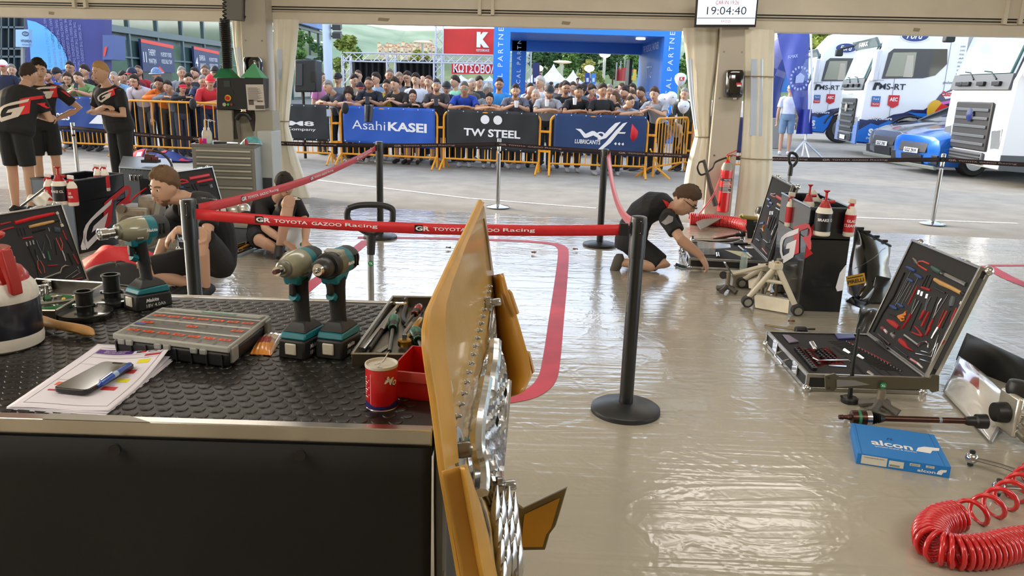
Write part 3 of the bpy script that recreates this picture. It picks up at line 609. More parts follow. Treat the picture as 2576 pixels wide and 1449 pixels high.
for k in range(9): s.add([b+V((x, 0, z_)) for x, z_ in ((-.036, .066-.005*k), (-.036+.006+.004*(k*5 % 3), .066-.005*k), (-.036+.006+.004*(k*5 % 3), .068-.005*k), (-.036, .068-.005*k))], [(0, 1, 2, 3)])
s.grid(lambda u, v: b+V((-.0185+.0008*v, 0, .014+.062*u)), 2, 1); obj('lettering', wrap(s, b, r*1.01), LETW, t)
obj('wire_loop', M().tube(bez([b+V((-.004, -.016, h-.001)), b+V((.006, -.004, h+.012)), b+V((.014, .006, h+.024)), b+V((.012, .006, h+.02)), b+V((.004, -.004, h+.006)), b+V((-.012, -.008, h+.001))], 5), .0008, 5), STEEL, t)
s = M(); poly(s, [(.008*math.cos(k*PI/6), .004*math.sin(k*PI/6)) for k in range(12)], rot(0, 0, 0, b+V((.0, -.019, h-.0015)))); obj('lid_hole', s, BLK, t)
t = thing('parts_bin', 'red plastic parts bin between the can and the yellow guard', 'bin', T_(1040, 990)); RB = mt('c21512', .35, coat=.3)
fl, fr2 = T_(990, 1000), T_(1090, 1010); d = (fr2-fl).normalized(); n = V((-d.y, d.x, 0)); L_ = fr2-fl; D_ = n*.125
obj('floor_panel', M().hexa([fl, fr2, fr2+D_, fl+D_], (0, 0, .003)), RB, t)
obj('front_wall', M().hexa([fl, fr2, fr2+n*.003, fl+n*.003], (0, 0, .052)), RB, t, bev=.001)
obj('back_wall', M().hexa([fl+D_, fr2+D_, fr2+D_+n*.003, fl+D_+n*.003], (0, 0, .07)), RB, t)
obj('side_wall', M().add([fl, fl+D_, fl+D_+V((0, 0, .07)), fl+D_*.12+V((0, 0, .07)), fl+V((0, 0, .052)), fl+d*.003, fl+D_+d*.003, fl+D_+V((0, 0, .07))+d*.003, fl+D_*.12+V((0, 0, .07))+d*.003, fl+V((0, 0, .052))+d*.003], [(0, 1, 2, 3, 4), (9, 8, 7, 6, 5), (0, 1, 6, 5), (1, 2, 7, 6), (2, 3, 8, 7), (3, 4, 9, 8), (4, 0, 5, 9)]), RB, t)
obj('label_holder', M().hexa([fl-n*.006+V((0, 0, .038)), fr2-n*.006+V((0, 0, .038)), fr2+V((0, 0, .038)), fl+V((0, 0, .038))], (0, -.0, .022)), mt('c5453f', .25, coat=.5), t, bev=.001)

# cordless drivers
CLR = mt('8c8a74', .3, coat=.8, var=.08, vs=20); OLV = mt('75756a', .35, .4)
def driver(label, kind):
    t = thing('cordless_driver', label, 'power tool'); BK = mt('1c1d1f', .5)
    s = M().hexa([(-.037, -.06, .0), (.037, -.06, 0), (.037, .055, 0), (-.037, .055, 0)], [V((-.036, -.058, .045)), V((.036, -.058, .045)), V((.036, .052, .05)), V((-.036, .052, .05))]); obj('battery', s, BK, t, bev=.006)
    s = M().box((0, .056, .028), (.03, .006, .03)); obj('release_button', s, mt('c9c5b5', .4), t, bev=.003)
    obj('battery_foot', M().hexa([(-.036, -.056, .046), (.036, -.056, .046), (.036, .048, .05), (-.036, .048, .05)], [V((-.034, -.05, .068)), V((.034, -.05, .068)), V((.034, .04, .066)), V((-.034, .04, .066))]), TEAL, t, bev=.004)
    obj('foot_cover', M().loft([[V((a*k+x0, b+y0, z)) for a, b in ((-1, -w), (1, -w), (1, w), (-1, w))] for z, k, w, x0, y0 in ((.066, .034, .045, 0, -.005), (.078, .027, .034, 0, -.008), (.09, .018, .022, 0, -.004))]), mt('26282a', .55), t, bev=.004)
    s = M().tube([(0, -.005, .08), (0, -.003, .1), (0, .0, .14), (0, .006, .175), (0, .012, .2)], [.017, .0155, .0165, .018, .02], 14, ry=[.023, .021, .022, .025, .03], up=(1, 0, 0)); obj('handle', s, mt('1d1f22', .65, bump=.2, bs=400), t, smooth=70)
    obj('trigger', M().box((0, .034, .178), (.016, .016, .034)), BK, t, bev=.004); obj('trigger_guard', M().tube([(0, .02, .152), (0, .03, .157), (0, .036, .16)], .012, 8), TEAL, t)
    obj('housing_neck', M().hexa([(-.02, -.015, .188), (.02, -.015, .188), (.02, .04, .188), (-.02, .04, .188)], [V((-.024, -.03, .215)), V((.024, -.03, .215)), V((.024, .045, .215)), V((-.024, .045, .215))]), TEAL, t, bev=.005)
    zc = .236; k = {'wrench': 1.06, 'impact': 1., 'drill': .97}[kind]; Tm = rot(-PI/2, 0, 0, (0, 0, zc))
    def bar(name, prof, m, n=24): obj(name, M(Tm).lathe([(r*k, y) for r, y in prof], n=n), m, t)
    bar('motor_cap', [(.02, -.075), (.029, -.073), (.034, -.06), (.0345, -.03)], mt('232527', .55)); bar('motor_housing', [(.0345, -.032), (.0355, -.01), (.035, .0)], TEAL)
    for a in range(4): obj('vent_rib', M().box((.034*k*(1 if a % 2 else -1), -.052+.012*(a//2), zc), (.004, .004, .03)), BLK, t)
    if kind == 'drill':
        bar('gear_case', [(.0355, -.002), (.034, .015), (.032, .025)], OLV); bar('clutch_ring', [(.033, .024), (.034, .028), (.034, .046), (.031, .05)], mt('222426', .5)); bar('chuck', [(.024, .05), (.0255, .056), (.025, .076), (.017, .09), (.008, .095)], mt('2c2e30', .35)); bar('chuck_collar', [(.0155, .089), (.0165, .092), (.013, .096)], CHR); bar('bit', [(.0062, .09), (.0062, .104), (.003, .108)], STEEL, 8)
        for sx in (-1, 1): obj('screw', M().cyl((sx*.02, .02, zc+.028), (sx*.021, .026, zc+.029), .004, 8), STEEL, t)
        obj('top_plate', M().hexa([(-.024, -.002, zc+.024), (.024, -.002, zc+.024), (.022, .022, zc+.022), (-.022, .022, zc+.022)], (0, 0, .011)), mt('9b9b93', .35), t, bev=.003)
    else:
        bar('nose_cover', [(.0355, -.004), (.0358, .008), (.034, .03), (.029, .05), (.024, .062), (.0225, .066)], CLR); bar('nose_ring', [(.022, .062), (.021, .072), (.0165, .076)], OLV)
        if kind == 'wrench': bar('anvil', [(.009, .072), (.009, .086)], DGREY); bar('socket', [(.0125, .082), (.0125, .098), (.0155, .101), (.0155, .122), (.013, .123), (.0105, .118), (.0105, .112)], CHR)
        else: bar('bit_sleeve', [(.012, .074), (.012, .082), (.0098, .084), (.0098, .094), (.0112, .095), (.0112, .1)], CHR); bar('bit', [(.0058, .098), (.0058, .11)], mt('6e5155', .3, 1), 6)
        for sx in (-1, 1): obj('cover_screw', M(Tm).cyl((sx*.026*k, .02*k, .012), (sx*.024*k, .02*k, .03), .007, 10), mt('8f8f84', .3, .7), t)
        obj('cover_screw', M(Tm).cyl((.022*k, -.024*k, .012), (.02*k, -.022*k, .03), .007, 10), mt('8f8f84', .3, .7), t)
    s = M()
    for sx in (-1, 1):
        Tx = fr(V((sx*.0375, -.005, .022)), V((0, sx, 0)), V((0, 0, 1))); text(s, 'Makita', Tx @ Matrix.Translation((-.01, .008, 0)), w=.04, h=.011, bold=.03, shear=.2); text(s, '18V 4.0Ah', Tx @ Matrix.Translation((0, -.008, 0)), w=.06, h=.01)
        text(s, 'Makita', fr(V((sx*.0362*k, -.012, zc)), V((0, sx, 0)), V((0, 0, 1))), w=.034, h=.009, bold=.03, shear=.2)
    obj('lettering', s, LETW, t)
    if kind != 'drill':
        s = M(fr(V((0, .02, .0745)), V((-1, 0, 0)), V((0, -1, .35)))); poly(s, rrect(.024, .007, .003), I4); obj('control_panel', s, mt('34373a', .3), t); s = M(fr(V((0, .0205, .0755)), V((-1, 0, 0)), V((0, -1, .35))))
        for x in (-.014, -.005, .006, .015): poly(s, [(x+.0028*math.cos(q*PI/5), .0028*math.sin(q*PI/5)) for q in range(10)], I4)
        obj('indicator', s, mt('b9c6d8', .4), t)
    return t
def put(o, px, py, az, k=1):
    o.location = T_(px, py); o.rotation_euler.z = -math.radians(az); o.scale = (k,)*3
put(driver('impact wrench with chrome socket standing beside the black spools', 'wrench'), 372, 772, 214, .93)
put(driver('impact driver with clear nose cover, left of the drill', 'impact'), 762, 888, 196, .92)
put(driver('cordless drill with black chuck beside the metal tray', 'drill'), 852, 888, 194, .93)
# ------------------------------------------------------------------ yellow underbody guard
N0, P0, B0 = A(1075, 800, 1.33), A(1207, 507, 2.25), A(1150, 1400, 1.2)
PN = (P0-N0).cross(B0-N0).normalized()
if PN.x < 0: PN = -PN
def PL(x, y, d=0.):
    r_ = ray(x, y); o = V((0, 0, HC)); return o+r_*((N0+PN*d-o).dot(PN)/r_.dot(PN))
KEV = mt('a8823e', .38, var=.1, vs=3.5, bump=.06, bs=90, coat=.35, h2='b9944c'); KEV2 = mt('b27c1d', .35, var=.12, vs=5, coat=.4); KEV3 = mt('c08f3a', .4, var=.12, vs=6)
FOIL = mt('cfd0d2', .2, 1, bump=.22, bs=12, var=.05)
t = thing('underbody_guard', 'tall yellow composite guard leaning at the bench end, with silver foil', 'car part', (-.1, 1.6, 0))
e1 = [PL(*p) for p in ((1207, 507), (1150, 627), (1100, 735), (1078, 785), (1070, 830), (1070, 870), (1078, 930), (1090, 1003), (1101, 1090), (1112, 1180), (1131, 1290), (1150, 1400))]
dn = (e1[-1]-e1[-2]).normalized(); e1.append(e1[-1]+dn*((e1[-1].z-.01)/-dn.z))
e2 = [PL(*p) for p in ((1216, 520), (1222, 560), (1231, 625), (1240, 690), (1247, 745), (1250, 800), (1254, 870), (1260, 930), (1264, 1000), (1266, 1090), (1265, 1200), (1264, 1330))]
e2.append(PL(1262, 1500)); e2[-1].z = .01
g = M()
g.grid(lambda u, v: e1[min(12, round(v*12))].lerp(e2[min(12, round(v*12))], u), 6, 12)
obj('panel', g, KEV, t, solid=.006, smooth=60)
def inset(k0, k1, w, d): return [e1[k].lerp(e2[k], w)+PN*d for k in range(k0, k1)]
obj('edge_lip', M().tube(e1, .007, 8), KEV3, t)
g = M(); a = [e1[k]+PN*.004 for k in range(10)]; b = [e1[k].lerp(e2[k], .12 if k else .25)+PN*.012 for k in range(10)]; c = [e1[k].lerp(e2[k], .17 if k else .3)+PN*.004 for k in range(10)]
g.add(a+b+c, [(i, i+1, 11+i, 10+i) for i in range(9)]+[(10+i, 11+i, 21+i, 20+i) for i in range(9)]); obj('bevelled_border', g, KEV3, t, smooth=20)
obj('groove', M().tube([PL(1216, 550, .003), PL(1223, 600, .003), PL(1234, 680, .003)], [.004, .006, .003], 6), mt('5c3d14', .6), t)
for x, y in ((1227, 722), (1223, 735), (1220, 750), (1216, 765), (1212, 780), (1208, 797), (1204, 814), (1199, 832), (1194, 852), (1189, 872), (1183, 893), (1178, 915), (1172, 938), (1166, 963), (1159, 991), (1152, 1018), (1144, 1048)):
    p = PL(x, y); obj('rivet', M().lathe([(.007, 0), (.0065, .002), (.0038, .003), (.0038, .009), (.0025, .011)], p+PN*.003, 12, T=fr(V(), *bas(PN)[:2])), STEEL, t)
def boss(x, y, r):
    p = PL(x, y); Tq = fr(V(), *bas(PN)[:2]); obj('boss_plate', M().lathe([(r, 0), (r, .003), (r*.8, .004)], p+PN*.004, 24, T=Tq), STEEL, t); obj('boss_bolt', M().lathe([(r*.36, .003), (r*.36, .02), (r*.3, .03), (r*.24, .032)], p+PN*.004, 16, T=Tq), mt('8d8880', .3, 1), t)
boss(1149, 1133, .045)
for x, y, d in ((1236, 762, .02), (1268, 1222, .06)): p = PL(x, y, d); obj('boss_bolt', M().lathe([(.02, -.01), (.02, 0), (.011, .002), (.011, .022), (.008, .026)], p, 16, T=fr(V(), *bas(PN)[:2])), STEEL, t)
s = M(); s.add([PL(*p, .004) for p in ((1135, 955), (1141, 982), (1132, 1022), (1126, 990))], [(0, 1, 2, 3)]); obj('data_plate', s, mt('c9c8c4', .3, .3), t)
L_ = ((735, 1239, 1242), (790, 1233, 1247), (850, 1228, 1250), (880, 1224, 1262), (905, 1218, 1270), (940, 1210, 1276), (985, 1199, 1276), (1030, 1190, 1272), (1060, 1185, 1271), (1085, 1182, 1277), (1130, 1177, 1273), (1185, 1181, 1268), (1235, 1205, 1265), (1290, 1228, 1262), (1380, 1240, 1268), (1460, 1245, 1272))
rr = bez([V(q) for q in L_], 4)
def foil(u, v):
    q = rr[min(len(rr)-1, round(v*(len(rr)-1)))]; b = .045*math.sin(PI*min(1, u*1.05))**.7*sstep(735, 900, q.x)
    f = .003*math.sin(9*u+.06*q.x)*math.sin(.09*q.x+5*u)*sstep(750, 850, q.x)
    return PL(q.y+(q.z-q.y)*u, q.x, .006+.05*u*sstep(735, 950, q.x)+f)
obj('foil_shield', M().grid(foil, 16, len(rr)-1), FOIL, t, smooth=30)
for pts, w in (([(1246, 860), (1243, 910), (1236, 950), (1232, 990)], 16), ([(1222, 955), (1214, 1000), (1206, 1040), (1200, 1090), (1200, 1130), (1208, 1160), (1212, 1200), (1210, 1240)], 15), ([(1272, 960), (1268, 1010), (1262, 1070), (1256, 1130), (1248, 1190)], 9)):
    P = [PL(x, y, .04) for x, y in pts]; obj('foil_strip', M().tube(bez(P, 4), w/1250, 8, ry=.016, up=PN), FOIL, t, smooth=25)
for k, (x, y) in enumerate(((1272, 972), (1251, 1043))):
    p = PL(x, y, .062); obj('foil_tear', M().add([p, p+V((.004, 0, -.012)), p+V((.001, 0, -.03)), p+V((-.004, 0, -.02))], [(0, 1, 2, 3)]), BLK, t)
s = M(); p = PL(1174, 1124, .014); Tq = fr(p, *bas(PN)[:2]); poly(s, [(.02*math.cos(a*PI/12), .02*math.sin(a*PI/12)) for a in range(24)], Tq); obj('green_sticker', s, mt('1f7a4a', .4), t)
for k in range(13):
    row, c = divmod(k, 4); x = 1248+15*c+6*row; y = 1300+row*55+14*(c % 2); p = PL(x, y, .06+.008*c)
    obj('cooling_fin', M().tube([p+V((0, .02, .055)), p+V((0, .005, .03)), p+V((0, -.002, 0)), p+V((0, .004, -.03)), p+V((0, .018, -.05))], [.002, .008, .011, .008, .002], 8, ry=[.003, .02, .026, .02, .003]), mt('d4d4d6', .15, 1), t)
fl_ = [((1239, 693), (1265, 688)), ((1241, 740), (1279, 740)), ((1243, 790), (1298, 791)), ((1250, 850), (1315, 850)), ((1261, 905), (1328, 895)), ((1271, 956), (1338, 945)), ((1276, 1002), (1318, 985))]
yy = [2.24, 2.21, 2.18, 2.14, 2.10, 2.06, 2.02]
def flap(u, v):
    k = v*6; i = min(5, int(k)); f = k-i; a = V((*fl_[i][0], yy[i])).lerp(V((*fl_[i+1][0], yy[i+1])), f); b = V((*fl_[i][1], yy[i])).lerp(V((*fl_[i+1][1], yy[i+1])), f)
    q = a.lerp(b, u); return A(q.x, q.y, q.z-.03*math.sin(PI*u)-.05*u)
obj('far_flange', M().grid(flap, 10, 18), KEV2, t, solid=.005, smooth=60)
obj('flange_tab', M().hexa([A(1277, 730, 2.12), A(1285, 738, 2.12), A(1303, 790, 2.1), A(1297, 792, 2.1)], (.004, .012, 0)), KEV2, t); obj('flange_tab', M().hexa([A(1322, 885, 2.06), A(1330, 888, 2.06), A(1342, 938, 2.03), A(1336, 944, 2.03)], (.004, .012, 0)), KEV2, t)
fl2 = [((1112, 1186), (1168, 1170), (1172, 1168)), ((1120, 1230), (1176, 1222), (1186, 1215)), ((1130, 1290), (1186, 1280), (1206, 1268)), ((1142, 1350), (1198, 1345), (1222, 1330)), ((1155, 1420), (1210, 1415), (1238, 1400)), ((1164, 1475), (1222, 1470), (1250, 1460))]
def flap2(u, v):
    k = v*5; i = min(4, int(k)); f = k-i; c = [V(fl2[i][j]).lerp(V(fl2[i+1][j]), f) for j in range(3)]; q = c[0].lerp(c[1], u/.6) if u < .6 else c[1].lerp(c[2], (u-.6)/.4)
    return A(q.x, q.y, 1.16+(.02*u if u < .6 else -.02+.14*(u-.6)))
obj('near_flange', M().grid(flap2, 10, 20), KEV3, t, solid=.005, smooth=30)
br = [(1284, 1268), (1296, 1268), (1313, 1281), (1425, 1228), (1404, 1300), (1396, 1325), (1381, 1345), (1370, 1383), (1312, 1384), (1302, 1376)]
P = [A(x, y, 1.62+.0006*(1425-x)*.3) for x, y in br]; g = M(); n = len(P); g.add(P+[p+V((.003, .008, 0)) for p in P], [tuple(range(n-1, -1, -1)), tuple(range(n, 2*n))]+[(i, (i+1) % n, n+(i+1) % n, n+i) for i in range(n)])
obj('side_bracket', g, mt('6a5a34', .4, var=.1), t); c = sum(P, V())/n; P2 = [c.lerp(p, .8)+V((-.0005, -.004, -.004)) for p in P[2:]]; g = M().add(P2, [tuple(range(len(P2)))]); obj('bracket_web', g, KEV2, t)
for x, y in ((1292, 1295), (1296, 1320), (1298, 1345)): obj('rivet', M().sph(A(x, y, 1.6), .004, 8, 6), DGREY, t)

# ------------------------------------------------------------------ posts and belts
def post(label, px, py, H=.985, steel=False, sl=0):
    b = G(px, py); t = thing('barrier_post', label, 'stanchion', b, 'chrome belt posts outdoors' if steel else 'black belt posts in the tent'); m = STEEL if steel else mt('131415', .38, coat=.3); mb = CHR if steel else mt('232426', .4)
    r = .026 if steel else .0345
    if steel: obj('base', M().lathe([(.155, 0), (.157, .006), (.14, .016), (.08, .028), (.04, .034), (.03, .04)], b, 40), mb, t)
    else: obj('base', M().lathe([(.172, 0), (.173, .006), (.171, .022), (.165, .026), (.09, .042), (.06, .048), (.05, .05)], b, 48), mb, t)
    obj('pole', M().lathe([(r, .03), (r, H-.2), (r, H-.19)], b, 28), m, t)
    if steel: obj('head', M().lathe([(r*1.02, H-.16), (r*1.02, H-.006), (r*.9, H)], b, 28), m, t)
    else:
        obj('head', M().lathe([(r*1.13, H-.2), (r*1.13, H-.015), (r*1.08, H-.004), (r*.8, H)], b, 28), m, t)
        for a in (0, PI/2, PI, 1.5*PI): obj('belt_slot', M().box(b+V((r*1.14*math.cos(a+.3), r*1.14*math.sin(a+.3), H-.055)), (.012, .012, .055), T=rot(0, 0, a+.3)), BLK, t, bev=.002)
        for z_ in (.02, .075): obj('screw', M().sph(b+V((.004, -r*1.13, H-z_)), .003, 8, 6), STEEL, t)
    return b
pN = post('black belt post standing nearest on the open floor', 1573, 1034); pR = post('black belt post farther back in front of the last blue banner', 1508, 618); pM = post('black belt post behind the yellow guard and trolley handle', 957, 598)
q = A(472, 490, 3.72); pL = V((q.x, q.y, 0)); pp = M()
def post_at(label, b, **k):
    o = cf*0; u_ = V((b.x, b.y, b.z-HC)); d = u_.dot(cf); return post(label, 1288+F*u_.dot(cr)/d, 724.5-F*u_.dot(cu)/d, **k)
pL = post_at('black belt post in front of the crouching tattooed mechanic', pL)
sM = post('chrome belt post in front of the black banner', 1252, 521, .9, True); sR = post('chrome belt post in front of the blue hatchback', 2345, 563, .9, True)
q = A(182, 307, 10.9); sL = post_at('chrome belt post between the standing mechanics', V((q.x, q.y, 0)), H=.9, steel=True)
def belt(label, a, b, w, mat, sag=.03, txts=(), tm=LETW, logo=True, fade=None, twist=0):
    a, b = V(a), V(b); n = 24; d = b-a; L = d.length; X = d.normalized(); Nn = V((X.y, -X.x, 0)).normalized()
    if Nn.y > 0: Nn = -Nn
    def at(s, h):
        t_ = s/L; tw = twist*t_; return a+d*t_+V((0, 0, -sag*4*t_*(1-t_)))+(V((0, 0, math.cos(tw)))+Nn*math.sin(tw))*h
    t = thing('belt', label, 'belt', (a+b)/2)
    obj('webbing', M().grid(lambda u, v: at(u*L, (v-.5)*w), n, 2), mat, t, solid=.0015)
    obj('belt_end', M().box(b-X*.02, (.04, .014, w*1.15), T=rot(0, 0, math.atan2(X.y, X.x))), BLK, t, bev=.002)
    s = M()
    for s0, wd, mi in txts:
        m2 = M(); text(m2, 'GR', Matrix.Translation((s0-wd*.5, 0, 0)), w=wd*.12, h=w*.42, bold=.03, mi=0); 
        k = len(m2.v); m2.add([(s0-wd*.57, -w*.32, -.0005), (s0-wd*.5, -w*.32, -.0005), (s0-wd*.5, w*.32, -.0005), (s0-wd*.57, w*.32, -.0005)], [(0, 1, 2, 3)], 1)
        text(m2, 'TOYOTA', Matrix.Translation((s0-wd*.27, 0, 0)), w=wd*.28, h=w*.3, bold=.02, mi=mi); text(m2, 'GAZOO', Matrix.Translation((s0+wd*.03, 0, 0)), w=wd*.25, h=w*.3, bold=.02, mi=mi); text(m2, 'Racing', Matrix.Translation((s0+wd*.32, 0, 0)), w=wd*.27, h=w*.4, bold=.01, mi=mi)
        s.add([at(p.x, p.y)+Nn*(.0022+p.z) for p in m2.v], m2.f, list(m2.m))
    if txts: obj('lettering', s, [tm, BLK], t)
RB2 = mt('c21a22', .5, var=.05, vs=30)
zt = .945
belt('red belt crossing the picture to the nearest post', pL+V((.045, -.03, zt-.03)), pN+V((-.05, -.01, zt-.025)), .052, RB2, .03, ((.62, .58, 0), (1.38, .56, 0)))
belt('red belt rising behind to the post beyond the trolley handle', pL+V((.02, .05, zt-.02)), pM+V((-.02, -.05, zt-.02)), .052, RB2, .06, ((.9, .6, 0), (2.2, .6, 0), (3.6, .6, 0)))
belt('red belt seen edge on above the kneeling mechanic', pN+V((-.01, .04, zt)), pR+V((.03, -.04, zt)), .052, mt('c4545a', .45), .16, (), twist=.7)
BB = mt('241318', .6)
belt('black belt left of the blond mechanic', sL+V((-2.4, .4, .81)), sL+V((0, 0, .83)), .055, BB, .03, ((1.2, .7, 0),), mt('b58a8e', .6))
belt('black belt running behind the control cabinet', sL+V((0, -.03, .83)), sM+V((0, -.03, .83)), .055, BB, .1, ((1.0, .8, 0), (2.2, .8, 0), (3.4, .8, 0), (5.0, .8, 0)), mt('a88f92', .6))
belt('black belt in front of the last blue banner', sM+V((0, -.03, .83)), sR+V((0, -.03, .83)), .055, BB, .07, ((.45, .8, 0), (2.0, .8, 0), (3.6, .8, 0), (4.6, .8, 0)), mt('a88f92', .6))
belt('black belt in front of the nearest white lorry', sR+V((0, -.03, .83)), sR+V((2.2, -.3, .82)), .055, BB, .02, ((.5, .8, 0),), mt('a88f92', .6))

# ------------------------------------------------------------------ tool cases
def lidplane(o, n): return lambda x, y, d=0.: V((0, 0, HC))+ray(x, y)*((V(o)+V(n)*d-V((0, 0, HC))).dot(V(n))/ray(x, y).dot(V(n)))
def toolcase(label, a, b, W, h, lean, lt=.065, D=None):
    a, b = V(a), V(b); X = (b-a).normalized(); L = (b-a).length; Dv = D or V((X.y, -X.x, 0)); Dv = V(Dv).normalized()
    t = thing('tool_case', label, 'tool case', (a+b)/2+Dv*W/2-V((0, 0, a.z))); U = V((0, 0, math.cos(lean)))-Dv*math.sin(lean); NL_ = X.cross(U)
    if NL_.dot(Dv) < 0: NL_ = -NL_
    Bp = mt('1d1c1c', .5); AL = mt('b4b2ac', .28, 1, var=.06, vs=20)
    def shell(o, X, Y, Nn, L, W, th, top):
        def P(x, y, z): return o+X*x+Y*y+Nn*z
        for x0, x1, y0, y1 in ((0, L, 0, .008), (0, L, W-.008, W), (0, .008, 0, W), (L-.008, L, 0, W)):
            obj('side_panel', M().hexa([P(x0, y0, -th), P(x1, y0, -th), P(x1, y1, -th), P(x0, y1, -th)], Nn*(th-.004)), Bp, t)
        obj('outer_panel', M().hexa([P(0, 0, -th), P(L, 0, -th), P(L, W, -th), P(0, W, -th)], Nn*.006), Bp, t)
        obj('foam', M().hexa([P(.006, .006, -th+.006), P(L-.006, .006, -th+.006), P(L-.006, W-.006, -th+.006), P(.006, W-.006, -th+.006)], Nn*(th-.014)), FOAM, t)
        e = .022
        for x0, y0, x1, y1 in ((0, 0, L, 0), (0, W, L, W), (0, 0, 0, W), (L, 0, L, W)):
            for z in (-th, 0):
                c = P((x0+x1)/2, (y0+y1)/2, z+(e/2-.002 if z else -e/2+.002)); sz = V((abs(x1-x0)+.006, abs(y1-y0)+.006, 0)); Tm = Matrix((X, Y, Nn)).transposed().to_4x4()
                obj('edge_profile', M().box(c, (max(sz.x, .012), max(sz.y, .012), e), T=Tm), AL, t, bev=.002)
        for x in (0, L):
            for y in (0, W):
                for z in (-th,): obj('corner_ball', M().sph(P(x, y, z+.012), .026, 12, 8), CHR, t)
                obj('corner_edge', M().box(P(x, y, -th/2), (.016, .016, th), T=Matrix((X, Y, Nn)).transposed().to_4x4()), AL, t)
        return P
    Z3 = V((0, 0, 1))
    P1 = shell(a, X, Dv, Z3, L, W, h-.004, 1); P2 = shell(a+Z3*.012, X, U, NL_, L, W, lt, 0)
    obj('hinge', M().tube([a, b], .007, 8), AL, t)
    for k in (.25, .75):
        obj('latch', M().hexa([P1(L*k-.04, W, -.07), P1(L*k+.04, W, -.07), P1(L*k+.04, W+.012, -.07), P1(L*k-.04, W+.012, -.07)], (0, 0, .066)), CHR, t, bev=.003)
        obj('latch', M().hexa([P2(L*k-.04, W, -.04), P2(L*k+.04, W, -.04), P2(L*k+.04, W, 0), P2(L*k-.04, W, 0)], U*.012), CHR, t, bev=.003)
    for s_, Pf in ((W+.006, P1),): obj('carry_handle', M().tube([Pf(L*.5-.07, s_, -.03), Pf(L*.5-.07, s_+.03, -.04), Pf(L*.5-.07, s_+.035, -.06), Pf(L*.5+.07, s_+.035, -.06), Pf(L*.5+.07, s_+.03, -.04), Pf(L*.5+.07, s_, -.03)], .006, 8), CHR, t)
    n = NL_; o2 = P2(0, 0, -.010); return t, lidplane(o2, n), lidplane(P1(0, 0, -.010), Z3), P1, P2, n
BLT = mt('2b4a86', .3, coat=.3); WD = mt('c59a5c', .5, var=.1, vs=20); REC = mt('a51f22', .7); SLOT = mt('100f10', .9); CHB = mt('c9ccd0', .18, 1); DST = mt('55585b', .35, 1); ORH = mt('d8812a', .35)
def lt_(case, fp, sc, ox, oy, items, n):
    def q(p, d): return fp(ox+p[0]/sc, oy+p[1]/sc, d)
    for lab, cat, name, segs in items:
        t = None
        if cat: t = thing(name, lab+' '+case[1], cat, q(segs[0][1][0], .0))
        first = {}
        for pn, pts, r, m in segs:
            k = dep(q(pts[0], 0))/F/sc
            o = M().tube([q(p, .004) for p in pts], [x*k for x in r] if isinstance(r, tuple) else r*k, 8, ry=min(.012, (max(r) if isinstance(r, tuple) else r)*k), up=n)
            obj(pn if cat else name, o, m, t or case[0])
nl0, nr0 = (2.267, 4.714, .1), (2.247, 3.958, .1)
tc, lp, bp, P1, P2, n = toolcase('open tool case nearest the camera on the right', nl0, nr0, .63, .1, math.radians(17), D=(-1, 0, 0))
